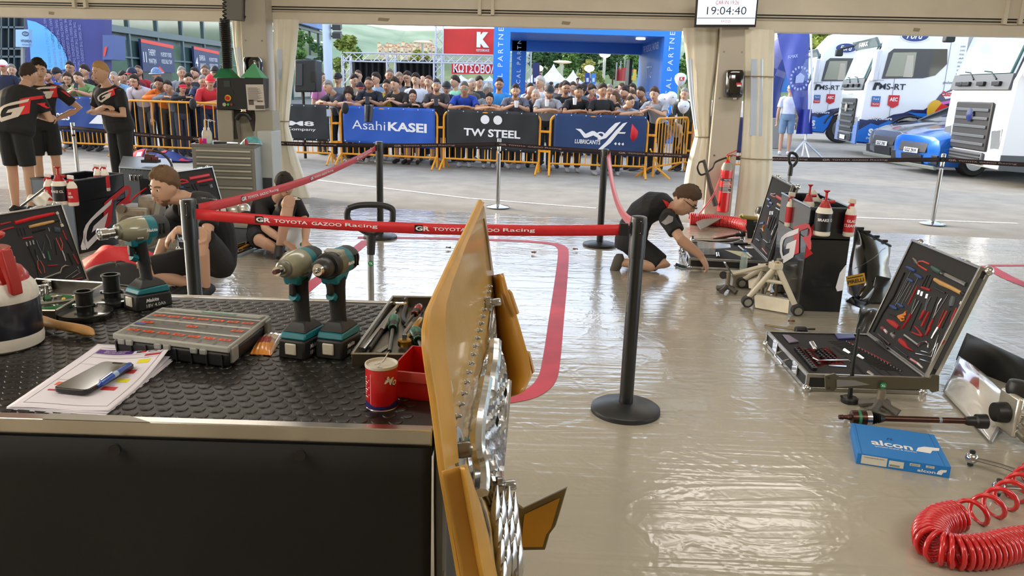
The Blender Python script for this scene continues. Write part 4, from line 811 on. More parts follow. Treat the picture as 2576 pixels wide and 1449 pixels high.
items = [
 ('red handled end nippers in the top corner of', 'pliers', 'pliers', [('head', [(800, 205), (825, 235), (850, 262)], (14, 24, 12), CHB), ('handle', [(850, 235), (890, 230), (960, 260)], 9, mt('c0402c', .4)), ('handle', [(840, 262), (870, 285), (938, 325)], 9, mt('c0402c', .4))]),
 ('topmost blue tee handle key in', 'hex key', 'hex_key', [('handle', [(735, 290), (778, 312), (822, 330)], (10, 22, 10), BLT), ('shaft', [(775, 325), (612, 640)], 4, DST)]),
 ('second blue tee handle key in', 'hex key', 'hex_key', [('handle', [(818, 365), (855, 385), (892, 405)], (10, 20, 10), BLT), ('shaft', [(848, 395), (718, 640)], 4, DST)]),
 ('third blue tee handle key, under the topmost, in', 'hex key', 'hex_key', [('handle', [(745, 410), (772, 425), (802, 440)], (8, 18, 8), BLT), ('shaft', [(768, 435), (640, 648)], 4, DST)]),
 ('lower blue tee handle key left, upside down, in', 'hex key', 'hex_key', [('handle', [(568, 680), (604, 700), (640, 716)], (10, 20, 10), BLT), ('shaft', [(610, 690), (750, 400)], 4, DST)]),
 ('lower blue tee handle key right, upside down, in', 'hex key', 'hex_key', [('handle', [(642, 660), (672, 680), (702, 695)], (8, 18, 8), BLT), ('shaft', [(675, 670), (770, 480)], 4, DST)]),
 ('dark green stubby driver handle in', 'screwdriver', 'screwdriver', [('handle', [(985, 290), (1010, 310), (1075, 345)], (18, 28, 24), mt('2c4a3c', .4))]),
 ('silver torque wrench body in', 'wrench', 'torque_wrench', [('body', [(1082, 345), (1300, 450)], 22, CHB), ('dial_end', [(1300, 450), (1335, 468)], 25, STEEL), ('scale', [(1085, 345), (1125, 366)], 23, BLK)]),
 ('wooden handled hammer in', 'hammer', 'hammer', [('handle', [(1015, 415), (1070, 450), (1180, 500), (1285, 555)], (18, 24, 20, 19), WD), ('neck', [(1280, 550), (1322, 572)], 20, BLK), ('head', [(1378, 485), (1285, 655)], 12, STEEL), ('face', [(1292, 640), (1280, 670)], 20, mt('cfc6b0', .5))]),
 ('short black tee bar under the hammer in', 'bar', 'tee_bar', [('shaft', [(1008, 495), (1120, 552)], 9, DST)]),
 ('grey tape measure with a shiny boss in', 'tape measure', 'tape_measure', [('shell', [(1205, 590), (1190, 640), (1180, 690)], (28, 40, 26), mt('4d5558', .4)), ('boss', [(1195, 622), (1186, 655)], 18, CHB)]),
 ('orange handled scissors in', 'scissors', 'scissors', [('blade', [(550, 765), (640, 795)], (3, 9), DST), ('handle', [(640, 790), (700, 770), (728, 735), (715, 770), (660, 795)], 12, ORH), ('handle', [(645, 800), (700, 800), (715, 825), (680, 835), (655, 805)], 11, ORH)]),
 ('long silver serrated knife in', 'knife', 'knife', [('blade', [(1088, 610), (1050, 670), (1020, 760), (1000, 810)], (5, 12, 10, 6), CHB), ('handle', [(1000, 820), (960, 900), (935, 970)], (8, 16, 12), REC)]),
 ('red and chrome grip pliers in', 'pliers', 'pliers', [('handle', [(1140, 735), (1090, 830), (1050, 905)], (5, 8, 12), mt('c0402c', .4)), ('handle', [(1108, 720), (1060, 830), (1040, 900)], 5, REC), ('jaw', [(1052, 900), (1015, 960), (988, 1015)], (14, 17, 9), CHB)]),
 ('red handled file in', 'file', 'file', [('handle', [(1242, 705), (1200, 800), (1180, 860)], (12, 18, 10), REC), ('blade', [(1175, 860), (1120, 960), (1105, 1000)], 6, DST)]),
 ('red circlip pliers in the lower half of', 'pliers', 'pliers', [('handle', [(815, 890), (850, 930), (890, 990)], (7, 10, 13), REC), ('handle', [(782, 950), (840, 975), (890, 985)], (7, 10, 13), REC)]),
 ('white slotted hook spanner in', 'spanner', 'hook_spanner', [('handle', [(712, 985), (850, 1085)], 22, CHB), ('hook', [(850, 1085), (880, 1062), (930, 1048), (958, 1072), (955, 1112)], (20, 18, 13, 10, 4), CHB)]),
 ('longest bent hex key in', 'hex key', 'hex_key', [('shaft', [(820, 1165), (980, 1197), (1052, 975)], 5, CHB)]),
 ('middle bent hex key in', 'hex key', 'hex_key', [('shaft', [(872, 1138), (962, 1162), (1046, 1060)], 4, CHB)]),
 ('lowest bent hex key in', 'hex key', 'hex_key', [('shaft', [(862, 1222), (975, 1258), (1050, 1060)], 5, CHB)]),
 ('red and white marker pen at the bottom of', 'pen', 'marker_pen', [('barrel', [(770, 1222), (840, 1265)], 12, mt('c98a90', .3)), ('cap', [(840, 1265), (890, 1310)], (13, 8), mt('e2dada', .3))]),
 ('black slim torch near the bottom hinge of', 'torch', 'torch', [('barrel', [(612, 1098), (740, 1198)], 8, DST)]),
 ('dark pen in the bottom corner of', 'pen', 'dark_pen', [('barrel', [(440, 970), (560, 1072)], 12, mt('3c2a2c', .4))]),
 ('pink capped bulb tester in', 'tester', 'bulb_tester', [('body', [(478, 905), (505, 925)], 20, mt('7b2a33', .5)), ('bulb', [(505, 925), (530, 955)], 14, mt('d9c3cc', .2))]),
 ('small grey bottle of fluid in', 'bottle', 'vial', [('body', [(575, 965), (605, 1000)], 18, mt('8a8484', .3)), ('cap', [(600, 945), (590, 970)], 12, BLK)]),
 ('left dark needle nose pliers in', 'pliers', 'pliers', [('handle', [(825, 615), (790, 700), (775, 760)], 9, DST), ('handle', [(858, 630), (820, 700), (780, 770)], 9, DST), ('jaw', [(775, 765), (735, 840), (688, 915)], (20, 10, 4), REC)]),
 ('right dark needle nose pliers in', 'pliers', 'pliers', [('handle', [(972, 590), (930, 680), (915, 730)], 8, DST), ('handle', [(945, 600), (920, 680), (905, 740)], 8, DST), ('jaw', [(915, 730), (890, 780), (868, 825)], (22, 16, 6), REC)]),
 ('slim black handled spike in', 'spike', 'spike', [('shaft', [(1148, 570), (985, 830)], 5, DST)])]
for k, (x, y) in enumerate(((850, 548), (880, 562), (931, 586))): items.append((('first', 'second', 'third')[k]+' chrome socket of the row of three in', 'socket', 'socket', [('body', [(x+6, y-22), (x-6, y+22)], 13, CHB)]))
lt_((tc, 'the lid of the nearest tool case'), lp, 4.026, 2100, 600, items, n)
rec = [('slot', [(712, 345), (600, 590), (490, 760), (395, 945)], (6, 10, 8, 14), SLOT), ('red_recess', [(540, 830), (590, 860), (650, 905)], (14, 32, 22), REC), ('red_recess', [(660, 1030), (700, 1065), (740, 1110), (800, 1140)], (24, 30, 14, 3), REC), ('red_recess', [(880, 495), (970, 525)], 12, REC), ('slot', [(940, 370), (880, 490)], 4, SLOT), ('slot', [(965, 370), (910, 490)], 4, SLOT), ('slot', [(990, 400), (950, 500)], 4, SLOT), ('slot', [(840, 480), (745, 670)], (5, 10), REC), ('slot', [(880, 655), (760, 935)], 6, SLOT), ('slot', [(960, 745), (885, 890)], (8, 18), REC), ('slot', [(1040, 590), (915, 930)], 4, SLOT), ('slot', [(970, 905), (930, 980)], (20, 8), REC), ('slot', [(1175, 730), (1085, 910)], 4, SLOT), ('slot', [(1110, 1030), (1080, 1080)], 10, REC)]
for nm, pts, r, m in rec: lt_((tc, ''), lp, 4.026, 2100, 600, [('', None, nm, [(nm, pts, r, m)])], n)
s = M()
for z0, z1 in (((1500, 470), (1060, 1385)),): obj('lid_side_stripe', M().tube([P2(.76, .05, -.035), P2(.76, .58, -.035)], .014, 4), BLK, tc)
# base inserts of the nearest case (pixel zoom 3.149 from 1880,600)
def bq(x, y, d=0.): return bp(1880+x/3.149, 600+y/3.149, d)
def insert(name, c4, m, d=.002): return obj(name, M().hexa([bq(*p, -.002) for p in c4], (0, 0, d+.002)), m, tc)
insert('red_socket_tray', [(365, 868), (410, 862), (575, 1050), (520, 1060)], REC); insert('red_socket_tray', [(440, 880), (490, 872), (610, 1015), (545, 1020)], REC); insert('red_socket_tray', [(525, 885), (640, 868), (770, 1000), (600, 1005)], mt('b93226', .6))
s = M()
for k in range(11):
    p = bq(385+14*k, 885+15.5*k, .002); s.lathe([(.012+.0006*k, 0), (.012+.0006*k, .018), (.007, .019), (.007, .01)], p, 10)
    if k < 9: s.lathe([(.009, 0), (.009, .014), (.005, .015)], bq(462+13*k, 893+14*k, .002), 8)
    for j in range(3):
        if k < 8: s.lathe([(.008, 0), (.008, .012), (.004, .013)], bq(545+15*k+35*j, 900+12.5*k-3*j, .002), 8)
obj('socket_row', s, DST, tc, kind='stuff')
s = M()
for k in range(22):
    a = bq(505+19*k, 765+17*k*.72, .002); b = bq(690+25*k, 765+19.5*k*.7, .002)
    if k > 3: s.tube([a.lerp(b, .25+.01*k), b], .0045, 5); s.sph(b, .009, 6, 4)
obj('spanner_row', s, DST, tc, kind='stuff')
for k, (x0, y0, x1, y1, r) in enumerate(((800, 820, 1130, 990, .008), (680, 860, 760, 920, .012), (780, 940, 920, 1080, .007), (860, 1000, 940, 1085, .008), (930, 970, 1080, 1090, .006), (1000, 975, 1150, 1090, .006), (1120, 1010, 1230, 1090, .006))): obj('slot', M().tube([bq(x0, y0, .002), bq(x1, y1, .002)], r, 6, ry=.002), SLOT if k else REC, tc)
tag(obj('allen_set', M().hexa([bq(690, 765, .004), bq(840, 765, .004), bq(855, 800, .004), bq(720, 805, .004)], (0, 0, .012)), mt('3b3a78', .4), bev=.003), 'violet plastic key holder lying in the nearest tool case', 'key holder')
t = thing('swivel_joint', 'chrome swivel joint lying loose in the nearest tool case', 'joint', bq(530, 860)); obj('body', M().tube([bq(510, 830, .03), bq(540, 880, .02)], .017, 12), CHR, t); obj('fork', M().sph(bq(535, 872, .03), .016, 10, 6), CHR, t)
for k, (x, y) in enumerate(((795, 900), (905, 945), (985, 1075))): tag(obj('chrome_adaptor', M().tube([bq(x-25, y-15, .006), bq(x+20, y+12, .006)], [.012, .008], 8), CHR), ('chrome adaptor beside the violet holder in the nearest case', 'chrome adaptor in the middle of the nearest case', 'chrome adaptor at the front edge of the nearest case')[k], 'adaptor')
s = M(); c = bq(1085, 850, .02)
for k in range(12): s.tube([c+V((R.uniform(-.02, .02), .1*R.uniform(.6, 1), R.uniform(-.01, .02))), c+V((R.uniform(-.012, .012), -.06, R.uniform(-.01, .012)))], .003, 5)
tag(obj('cable_tie_bundle', s, BLK, kind='stuff'), 'bundle of black cable ties on the hinge of the nearest case', 'cable ties')
tag(obj('fan_of_keys', M().hexa([bq(275, 770, .004), bq(330, 775, .004), bq(410, 825, .004), bq(330, 835, .004)], (0, 0, .01)), mt('8f8593', .3, .7), bev=.003), 'shiny fan of feeler gauges in the corner of the nearest case', 'gauge')
tag(obj('pick', M().tube([bq(520, 945, .02), bq(560, 965, .02), bq(800, 962, .016), bq(815, 975, .01)], .004, 6), CHB), 'bent chrome pick lying across the nearest tool case', 'pick'); tag(obj('steel_rule', M().hexa([bq(645, 1003, .004), bq(785, 1010, .004), bq(785, 1020, .004), bq(645, 1013, .004)], (0, 0, .003)), CHB), 'short steel rule at the front of the nearest case', 'rule')

# middle right case (zoom 3.45 from 1680,400)
tm, lp2, bp2, P1m, P2m, nm = toolcase('open tool case in front of the kneeling mechanic', (2.386, 7.671, .1), (2.297, 6.848, .1), .69, .1, math.radians(11), D=(-1, .08, 0))
case2 = (tm, 'the kneeling mechanic\'s case lid')
IT2 = [('red file handle at the top of', 'file', 'file', [('handle', [(945, 325), (1030, 378)], 14, mt('c2232a', .4))]), ('wooden hammer shaft at the right of', 'hammer', 'hammer', [('handle', [(955, 390), (1015, 430)], 11, WD)]), ('steel pincers at the top corner of', 'pliers', 'pliers', [('handle', [(895, 300), (915, 305), (938, 300)], 5, CHB), ('handle', [(890, 310), (915, 325), (935, 330)], 5, mt('b0402c', .4))]),
 ('orange handled shears in', 'scissors', 'scissors', [('handle', [(838, 575), (825, 605), (832, 630)], (8, 12, 6), ORH), ('blade', [(800, 600), (830, 612)], 3, CHB)]), ('white hook spanner in', 'spanner', 'hook_spanner', [('handle', [(832, 700), (868, 730)], 9, CHB), ('hook', [(868, 730), (888, 725), (892, 700)], 5, CHB)]), ('blue tee key, uppermost, in', 'hex key', 'hex_key', [('handle', [(868, 345), (890, 360)], 11, BLT)]), ('blue tee key, second from the top, in', 'hex key', 'hex_key', [('handle', [(890, 378), (910, 390)], 10, BLT)]), ('blue tee key, third from the top, in', 'hex key', 'hex_key', [('handle', [(868, 405), (886, 418)], 9, BLT)]), ('blue tee key, lower left, in', 'hex key', 'hex_key', [('handle', [(805, 560), (838, 555)], 10, BLT)]), ('chrome tee hammer in', 'hammer', 'hammer', [('head', [(940, 425), (975, 445)], 6, CHB), ('handle', [(965, 440), (930, 545)], 4, DST)]), ('chrome tape boss in', 'tape measure', 'tape_measure', [('shell', [(990, 455), (980, 500)], 14, mt('777a7c', .3, .5))]), ('chrome grip pliers in', 'pliers', 'pliers', [('handle', [(945, 560), (915, 620)], 5, CHB), ('jaw', [(915, 620), (900, 660)], 7, CHB)]), ('slim chrome bar in', 'bar', 'tee_bar', [('shaft', [(880, 500), (862, 570)], 4, mt('b06a5a', .3, .6))]), ('white bulb tester in', 'tester', 'bulb_tester', [('body', [(770, 695), (800, 715)], 9, CHB)]), ('red marker in', 'pen', 'marker_pen', [('barrel', [(820, 775), (862, 828)], 5, mt('c97a70', .3))])]
for k, x in enumerate((890, 902, 914)): IT2.append((('left', 'centre', 'right')[k]+' white socket of the row in', 'socket', 'socket', [('body', [(x, 455), (x-4, 485)], 5, CHB)]))
lt_(case2, lp2, 3.45, 1680, 400, IT2, nm)
for pts in ([(905, 500), (870, 600)], [(925, 500), (885, 620)], [(950, 480), (900, 650)], [(800, 640), (815, 680)], [(960, 560), (900, 700)], [(850, 760), (890, 790)]): lt_((tm, ''), lp2, 3.45, 1680, 400, [('', None, 'slot', [('slot', pts, 5, SLOT)])], nm)
def b2(x, y, d=0.): return bp2(1680+x/3.45, 400+y/3.45, d)
t = thing('parts_box', 'clear plastic parts box with lifted lid on the tool case', 'box', b2(330, 800)); c4 = [b2(262, 830, .004), b2(410, 830, .004), b2(400, 775, .004), b2(250, 770, .004)]
PLB = mt('cfd6da', .15, alpha=.5, coat=.5); obj('tub', M().hexa(c4, (0, 0, .06)), PLB, t); obj('lid', M().hexa([c4[1]+V((0, 0, .055)), c4[2]+V((0, 0, .055)), b2(540, 745, .13), b2(545, 770, .12)], (0, 0, .006)), PLB, t)
for k in (.33, .66): obj('divider', M().hexa([c4[0].lerp(c4[1], k), c4[0].lerp(c4[1], k)+V((.004, 0, 0)), c4[3].lerp(c4[2], k)+V((.004, 0, 0)), c4[3].lerp(c4[2], k)], (0, 0, .055)), PLB, t)
tag(obj('note_sheet', M().hexa([b2(490, 790, .004), b2(700, 810, .004), b2(722, 865, .004), b2(640, 850, .004)], (0, 0, .002)), mt('c9c79e', .6)), 'yellowish sheet lying in the case before the kneeling mechanic', 'sheet'); tag(obj('ruler', M().tube([b2(615, 755, .02), b2(730, 850, .02)], .008, 6), mt('c3c9cf', .3)), 'pale plastic strip lying in the case before the kneeling mechanic', 'ruler'); tag(obj('file', M().tube([b2(570, 738, .02), b2(690, 738, .02)], .014, 8), BLK), 'black handled file at the back of the case before the kneeling mechanic', 'file')
tag(obj('steel_plate', M().hexa([b2(320, 740, .02), b2(370, 730, .02), b2(380, 738, .02), b2(330, 750, .02)], (0, 0, .003)), STEEL), 'shiny blade lying at the far rim of the middle tool case', 'blade'); tag(obj('socket', M().tube([b2(430, 820, .03), b2(436, 855, .01)], .018, 10), CHR), 'chrome socket beside the clear parts box on the middle tool case', 'socket')
b = G(1868, 688); t = thing('water_bottle', 'small clear water bottle with blue cap by the tool case', 'bottle', b); obj('body', M().lathe([(.03, 0), (.034, .01), (.034, .05), (.031, .055), (.034, .06), (.034, .11), (.03, .125), (.033, .14), (.03, .165), (.015, .19), (.013, .2)], b, 20), mt('cfe0da', .08, alpha=.4, coat=1), t); obj('cap', M().cyl(b+V((0, 0, .198)), b+V((0, 0, .215)), .015, 14), mt('2f78c4', .4), t); obj('water', M().lathe([(.03, .004), (.031, .06)], b, 16), mt('b9ccc4', .1, alpha=.45), t)

# left cases (zoom 3.814 from 0,380)
X75 = V((.259, .966, 0)); D75 = V((.966, -.259, 0)); b_ = A(221, 708, 5.43); b_.z = .1; a = b_-X75*.76
tl, lp3, bp3, P1l, P2l, nl = toolcase('open tool case behind the sprayer, lid towards the camera', a, b_, .56, .1, math.radians(16), D=D75)
IT3 = [('long red tray handle at the top of', 'file', 'file', [('handle', [(140, 690), (330, 640), (515, 600)], (18, 20, 16), RED)]), ('wooden hammer handle across', 'hammer', 'hammer', [('handle', [(280, 728), (400, 700), (510, 675)], (14, 17, 13), WD), ('neck', [(510, 675), (555, 662)], 14, BLK), ('head', [(548, 590), (590, 710)], 9, STEEL), ('face', [(540, 585), (555, 605)], 14, mt('cfc6b0', .5)), ('face', [(588, 700), (600, 725)], 14, mt('cfc6b0', .5))]), ('round tape measure of', 'tape measure', 'tape_measure', [('shell', [(515, 750), (570, 760)], 30, mt('39404a', .4)), ('boss', [(528, 748), (545, 752)], 13, CHB)]), ('black pliers with chrome tips in', 'pliers', 'pliers', [('handle', [(345, 855), (370, 920), (405, 985)], 6, DST), ('handle', [(425, 865), (415, 930), (405, 985)], 6, DST), ('jaw', [(408, 985), (425, 1030)], 12, CHB)]), ('red handled pliers, upright, in', 'pliers', 'pliers', [('handle', [(360, 1050), (365, 1120), (398, 1175)], 4, mt('b8402f', .4)), ('handle', [(385, 1050), (420, 1110), (430, 1170)], 4, mt('b8402f', .4)), ('jaw', [(350, 1000), (372, 1055)], 8, DST)]), ('red and chrome pliers near the right of', 'pliers', 'pliers', [('handle', [(535, 835), (560, 890), (590, 960)], 5, mt('b8402f', .4)), ('handle', [(575, 830), (600, 890), (592, 960)], 5, mt('b8402f', .4)), ('jaw', [(590, 955), (610, 1000), (625, 1055)], (10, 14, 10), CHB)]), ('green handled cutter in', 'cutter', 'cutter', [('handle', [(455, 960), (480, 1050)], (6, 12), GRD), ('blade', [(440, 800), (470, 860), (490, 940)], 7, DST)]), ('slotted hook spanner at the bottom of', 'spanner', 'hook_spanner', [('handle', [(408, 1228), (575, 1165)], 14, CHB), ('hook', [(575, 1165), (590, 1120), (620, 1098), (655, 1105)], (12, 10, 9, 5), CHB)]), ('upper bent key at the bottom of', 'hex key', 'hex_key', [('shaft', [(625, 1220), (740, 1140), (760, 1165)], 3, CHB)]), ('lower bent key at the bottom of', 'hex key', 'hex_key', [('shaft', [(690, 1215), (770, 1165), (745, 1110)], 3, CHB)]), ('slim chrome pen of', 'pen', 'dark_pen', [('barrel', [(462, 735), (476, 770)], 7, CHB)])]
for k, x in enumerate((255, 288, 318)): IT3.append((('left', 'middle', 'right')[k]+' socket of the three in', 'socket', 'socket', [('body', [(x-5, 872-8*k), (x+6, 912-8*k)], 9, CHB)]))
lt_((tl, 'the case lid behind the sprayer'), lp3, 3.814, 0, 380, IT3, nl)
for k, (pts, r, m) in enumerate((([(0, 705), (100, 682)], 8, REC), ([(0, 765), (130, 730)], 8, REC), ([(310, 780), (430, 750)], 8, SLOT), ([(215, 840), (310, 825)], 8, REC), ([(160, 740), (185, 820)], 3, SLOT), ([(190, 740), (215, 815)], 3, SLOT), ([(225, 735), (245, 810)], 3, SLOT), ([(270, 920), (340, 1080), (370, 1200)], 5, SLOT), ([(330, 940), (350, 1010)], 5, SLOT), ([(520, 850), (545, 1000)], 4, SLOT), ([(600, 760), (640, 850)], 6, REC), ([(640, 860), (700, 960)], 5, SLOT), ([(650, 980), (700, 1090)], 6, SLOT), ([(700, 990), (750, 1080)], 6, REC), ([(460, 1100), (550, 1095)], 6, REC), ([(650, 1250), (790, 1215)], 5, REC))): lt_((tl, ''), lp3, 3.814, 0, 380, [('', None, 'slot', [('slot', pts, r, m)])], nl)
# zoom 3.813 from 300,380
b_ = V((-2.891, 7.741, .1)); a = b_-X75*.76
tk, lp4, bp4, P1k, P2k, nk = toolcase('open tool case behind the crouching tattooed mechanic', a, b_, .6, .1, math.radians(14), D=D75)
lt_((tk, 'the case behind the tattooed mechanic'), lp4, 3.813, 300, 380, [('long red tray handle in', 'file', 'file', [('handle', [(670, 265), (860, 230)], 16, RED)]), ('second red handle under the first in', 'file', 'file', [('handle', [(740, 300), (890, 270)], 13, RED)]), ('red shears shape in', 'scissors', 'scissors', [('handle', [(560, 290), (600, 275), (650, 285)], 9, RED), ('handle', [(560, 305), (610, 310), (660, 295)], 8, RED)]), ('round tape measure in', 'tape measure', 'tape_measure', [('shell', [(875, 320), (885, 350)], 16, mt('6a7278', .4))]), ('blue tee key in', 'hex key', 'hex_key', [('handle', [(580, 350), (610, 345)], 10, BLT)])], nk)
for pts in ([(690, 320), (720, 370)], [(720, 310), (760, 400)], [(770, 330), (850, 320)], [(640, 350), (680, 345)]): lt_((tk, ''), lp4, 3.813, 300, 380, [('', None, 'slot', [('slot', pts, 5, SLOT)])], nk)
# ------------------------------------------------------------------ trolley cabinets with the big letters
PNT = mt('15171b', .25, coat=.5, var=.1, vs=3); PNR = mt('c9292f', .4)
def openbox(label, c4, h, name='tool_cart', th=.012, back=None):
    t = thing(name, label, 'cart', sum(c4, V())/4); top = [p+V((0, 0, h)) for p in c4]; cen = sum(c4, V())/4
    for i in range(4):
        a, b = c4[i], c4[(i+1) % 4]; d = (b-a).normalized(); n = cen-(a+b)/2; n = (n-d*n.dot(d)).normalized()*th
        obj('side_panel', M().hexa([a, b, b+n, a+n], (0, 0, h)), PNT, t); obj('top_edge', M().tube([a+V((0, 0, h)), b+V((0, 0, h))], .008, 6), mt('60656a', .35, .5), t)
    obj('inner_floor', M().hexa([p+V((0, 0, h*.7)) for p in c4], (0, 0, .01)), BLKM, t); return t
a, b = V((2.14, 5.58, 0)), V((2.452, 5.58, 0)); c4 = [a, b, b+V((.06, .82, 0)), a+V((.06, .82, 0))]
cart = openbox('black cart with white G and red R, beside the jack stands', c4, .775)
nS = (c4[0]-c4[3]).cross(V((0, 0, 1))).normalized(); nS = nS if nS.x < 0 else -nS
Ts = fr(c4[3]+nS*.004, c4[0]-c4[3], V((0, 0, 1))); s = M()
fm = aff(GR3, ((2009.9, 573.3), (1970.7, 662.3), (2036, 629))); lp5 = lidplane(c4[3]+nS*.004, nS); gr_logo(s, lambda x, y, d: lp5(*fm(x, y), d))
Tf = fr(a+V((0, -.004, 0)), V((1, 0, 0)), V((0, 0, 1))); poly(s, [(0, .60), (.03, .66), (.06, .58), (.0, .56)], Tf, 1); poly(s, [(0, .50), (.055, .44), (0, .40)], Tf, 1)
poly(s, [(.27, .30), (.305, .36), (.312, .36), (.312, .17), (.27, .16), (.255, .19)], Tf, 0)
obj('lettering', s, [LETW, PNR], cart)
def sprayer(label, p, r, h, lab, wm, hang=None, trig=True, txt=''):
    t = thing('spray_bottle', label, 'bottle', p); p = V(p)
    obj('body', M().lathe([(r*.9, 0), (r, .006), (r, h*.62), (r*.75, h*.72), (r*.42, h*.79), (r*.4, h*.83)], p, 20), mt('e3ddd0', .4), t)
    obj('label_sleeve', M().lathe([(r*1.02, h*.12), (r*1.02, h*.58)], p, 20), lab, t)
    if trig:
        obj('neck', M().cyl(p+V((0, 0, h*.8)), p+V((0, 0, h*.88)), r*.42, 12), RED, t); obj('trigger_head', M().hexa([p+V((-.03, -.012, h*.88)), p+V((.022, -.012, h*.86)), p+V((.022, .012, h*.86)), p+V((-.03, .012, h*.88))], (0, 0, h*.13)), wm, t, bev=.006); obj('trigger', M().tube([p+V((-.012, -.01, h*.88)), p+V((-.03, -.014, h*.8)), p+V((-.028, -.014, h*.74))], .006, 6), RED, t)
    else:
        obj('collar', M().lathe([(r*.78, h*.66), (r*.72, h*.74), (r*.6, h*.78), (r*.5, h*.84), (r*.46, h*.9)], p, 20), mt('a91c1c', .4), t); obj('plunger', M().lathe([(r*.16, h*.88), (r*.16, h*1.1), (r*.4, h*1.14), (r*.36, h*1.16)], p, 14), mt('b52020', .4), t); obj('nozzle', M().cyl(p+V((0, 0, h*.86)), p+V((r*1.0, -r*.3, h*.88)), .012, 8), mt('a91c1c', .4), t)
    if txt:
        s = M()
        for k, w_ in enumerate(txt): text(s, w_, fr(p+V((0, -.3, h*(.42-.12*k))), V((1, 0, 0)), V((0, 0, 1))), h=h*.075, bold=.03)
        obj('lettering', wrap(s, p, r*1.03), LETW, t)
    return t
SLB = mt('15171b', .4)
sprayer('pump bottle of brake cleaner hanging on the right cart front', A(2066, 592, 5.50), .058, .28, SLB, WHT, trig=False, txt=('BRAKE CL',)); sprayer('red trigger spray hanging at the right corner of the right cart', A(2133, 594, 5.52), .038, .27, mt('bf2026', .4), mt('ddd2c2', .4), txt=('GLASS', 'CLEANER'))
for k, (x, y, Y) in enumerate(((1990, 520, 6.1), (2030, 540, 6.0), (2058, 500, 6.15))):
    p = A(x, y, Y)
    if k == 1: sprayer('red pump sprayer standing inside the right cart', V((p.x, p.y, .55)), .05, .30, SLB, WHT, trig=False)
    elif k == 0: sprayer('small trigger spray at the back of the right cart', V((p.x, p.y, .55)), .035, .27, mt('bf2026', .4), mt('cfc6b4', .4))
    else: tag(obj('rag', M().grid(lambda u, v: V((p.x-.06+.13*u, p.y+.05*v+.02*math.sin(7*u), .60+.22*v*(1-.5*abs(u-.35))+.02*math.sin(9*u+5*v))), 10, 10), mt('cfc9bf', .7), solid=.006), 'crumpled white rag poking out of the right cart', 'rag')
s = M()
for k in range(9): q = V((2.25+R.random()*.22, 5.72+R.random()*.5, .70)); s.sph(q, (.06, .08, .045), 8, 6)
tag(obj('black_cloth', s, BLKM, kind='stuff'), 'black cloths filling the right cart', 'cloth')
la, lb = A(200, 640, 6.72), A(326, 606, 7.35); la.z = lb.z = 0; d = (lb-la).normalized(); n = V((-d.y, d.x, 0)); c4 = [la, lb, lb+n*.42, la+n*.42]; H_ = A(191, 456, 6.72).z
cart2 = openbox('black cart with white G and red R behind the red jacket', c4, H_)
Tf = fr(la+n*-.004, d, V((0, 0, 1))); s = M(); L_ = (lb-la).length; fm = aff(GR3, ((283.3, 498.9), (220.5, 627), (319.5, 530.6))); lp6 = lidplane(la-n*.004, -n); gr_logo(s, lambda x, y, d: lp6(*fm(x, y), d)); s.add([lp6(x/3.814, 380+y/3.814) for x, y in ((820, 765), (775, 910), (782, 950), (828, 946))], [(0, 1, 2, 3)]); obj('lettering', s, [LETW, PNR], cart2)
for k, (x, y, r, h, lab, tr, tx, lb_) in enumerate(((129, 512, .042, .26, mt('bf2026', .4), True, ('G', 'CL'), 'left red trigger spray on the side of the left cart'), (155, 514, .065, .28, SLB, False, ('BRAKE CL',), 'pump bottle of brake cleaner between two red sprays'), (186, 517, .042, .26, mt('bf2026', .4), True, ('SS', 'NER'), 'right red trigger spray on the side of the left cart'))): sprayer(lb_, A(x, y, 6.62), r, h, lab, WHT, trig=tr, txt=tx)
for k, x in enumerate((250, 268)): sprayer(('first', 'second')[k]+' white trigger spray inside the left cart', A(x, 480, 7.15), .035, .25, mt('bf2026', .4), WHT)
s = M()
for k in range(8): s.sph(la.lerp(lb, R.uniform(.15, .8))+n*R.uniform(.1, .3)+V((0, 0, H_*.88)), (.08, .08, .05), 8, 6)
tag(obj('black_cloth', s, BLKM, kind='stuff'), 'black cloths filling the left cart', 'cloth')

# flight case with fittings
t = thing('flight_case', 'long black flight case with a grey top behind the left cart', 'case', (-3.9, 8.3, 0)); p0, p1 = A(300, 435, 7.9), A(436, 418, 7.75); z0 = (p0.z+p1.z)/2; dv = V((-.5, 1.1, 0))
c4 = [V((p0.x, p0.y, 0)), V((p1.x, p1.y, 0)), V((p1.x, p1.y, 0))+dv, V((p0.x, p0.y, 0))+dv]
obj('body', M().hexa(c4, (0, 0, z0)), mt('1b1d20', .35), t, bev=.008); obj('top_panel', M().hexa([p+V((0, 0, z0)) for p in c4], (0, 0, .012)), mt('8d979c', .3, .4), t)
for k in range(14): obj('rivet', M().sph(c4[0].lerp(c4[1], .04+.07*k)+V((0, -.002, z0-.012)), .006, 6, 4), STEEL, t)
q = A(342, 447, 7.84); obj('latch_plate', M().box(q, (.13, .012, .07)), mt('77797b', .3, .8), t, bev=.004)
for k in (-.04, 0, .04): obj('latch', M().box(q+V((k, -.012, 0)), (.022, .014, .06)), CHR, t, bev=.003)
obj('recess_panel', M().box(A(368, 478, 7.82), (.12, .01, .22)), BLK, t)
t = thing('connector_head', 'dark hydraulic connector with hose on the flight case', 'connector', A(378, 408, 8.0)); q = A(380, 409, 8.05)
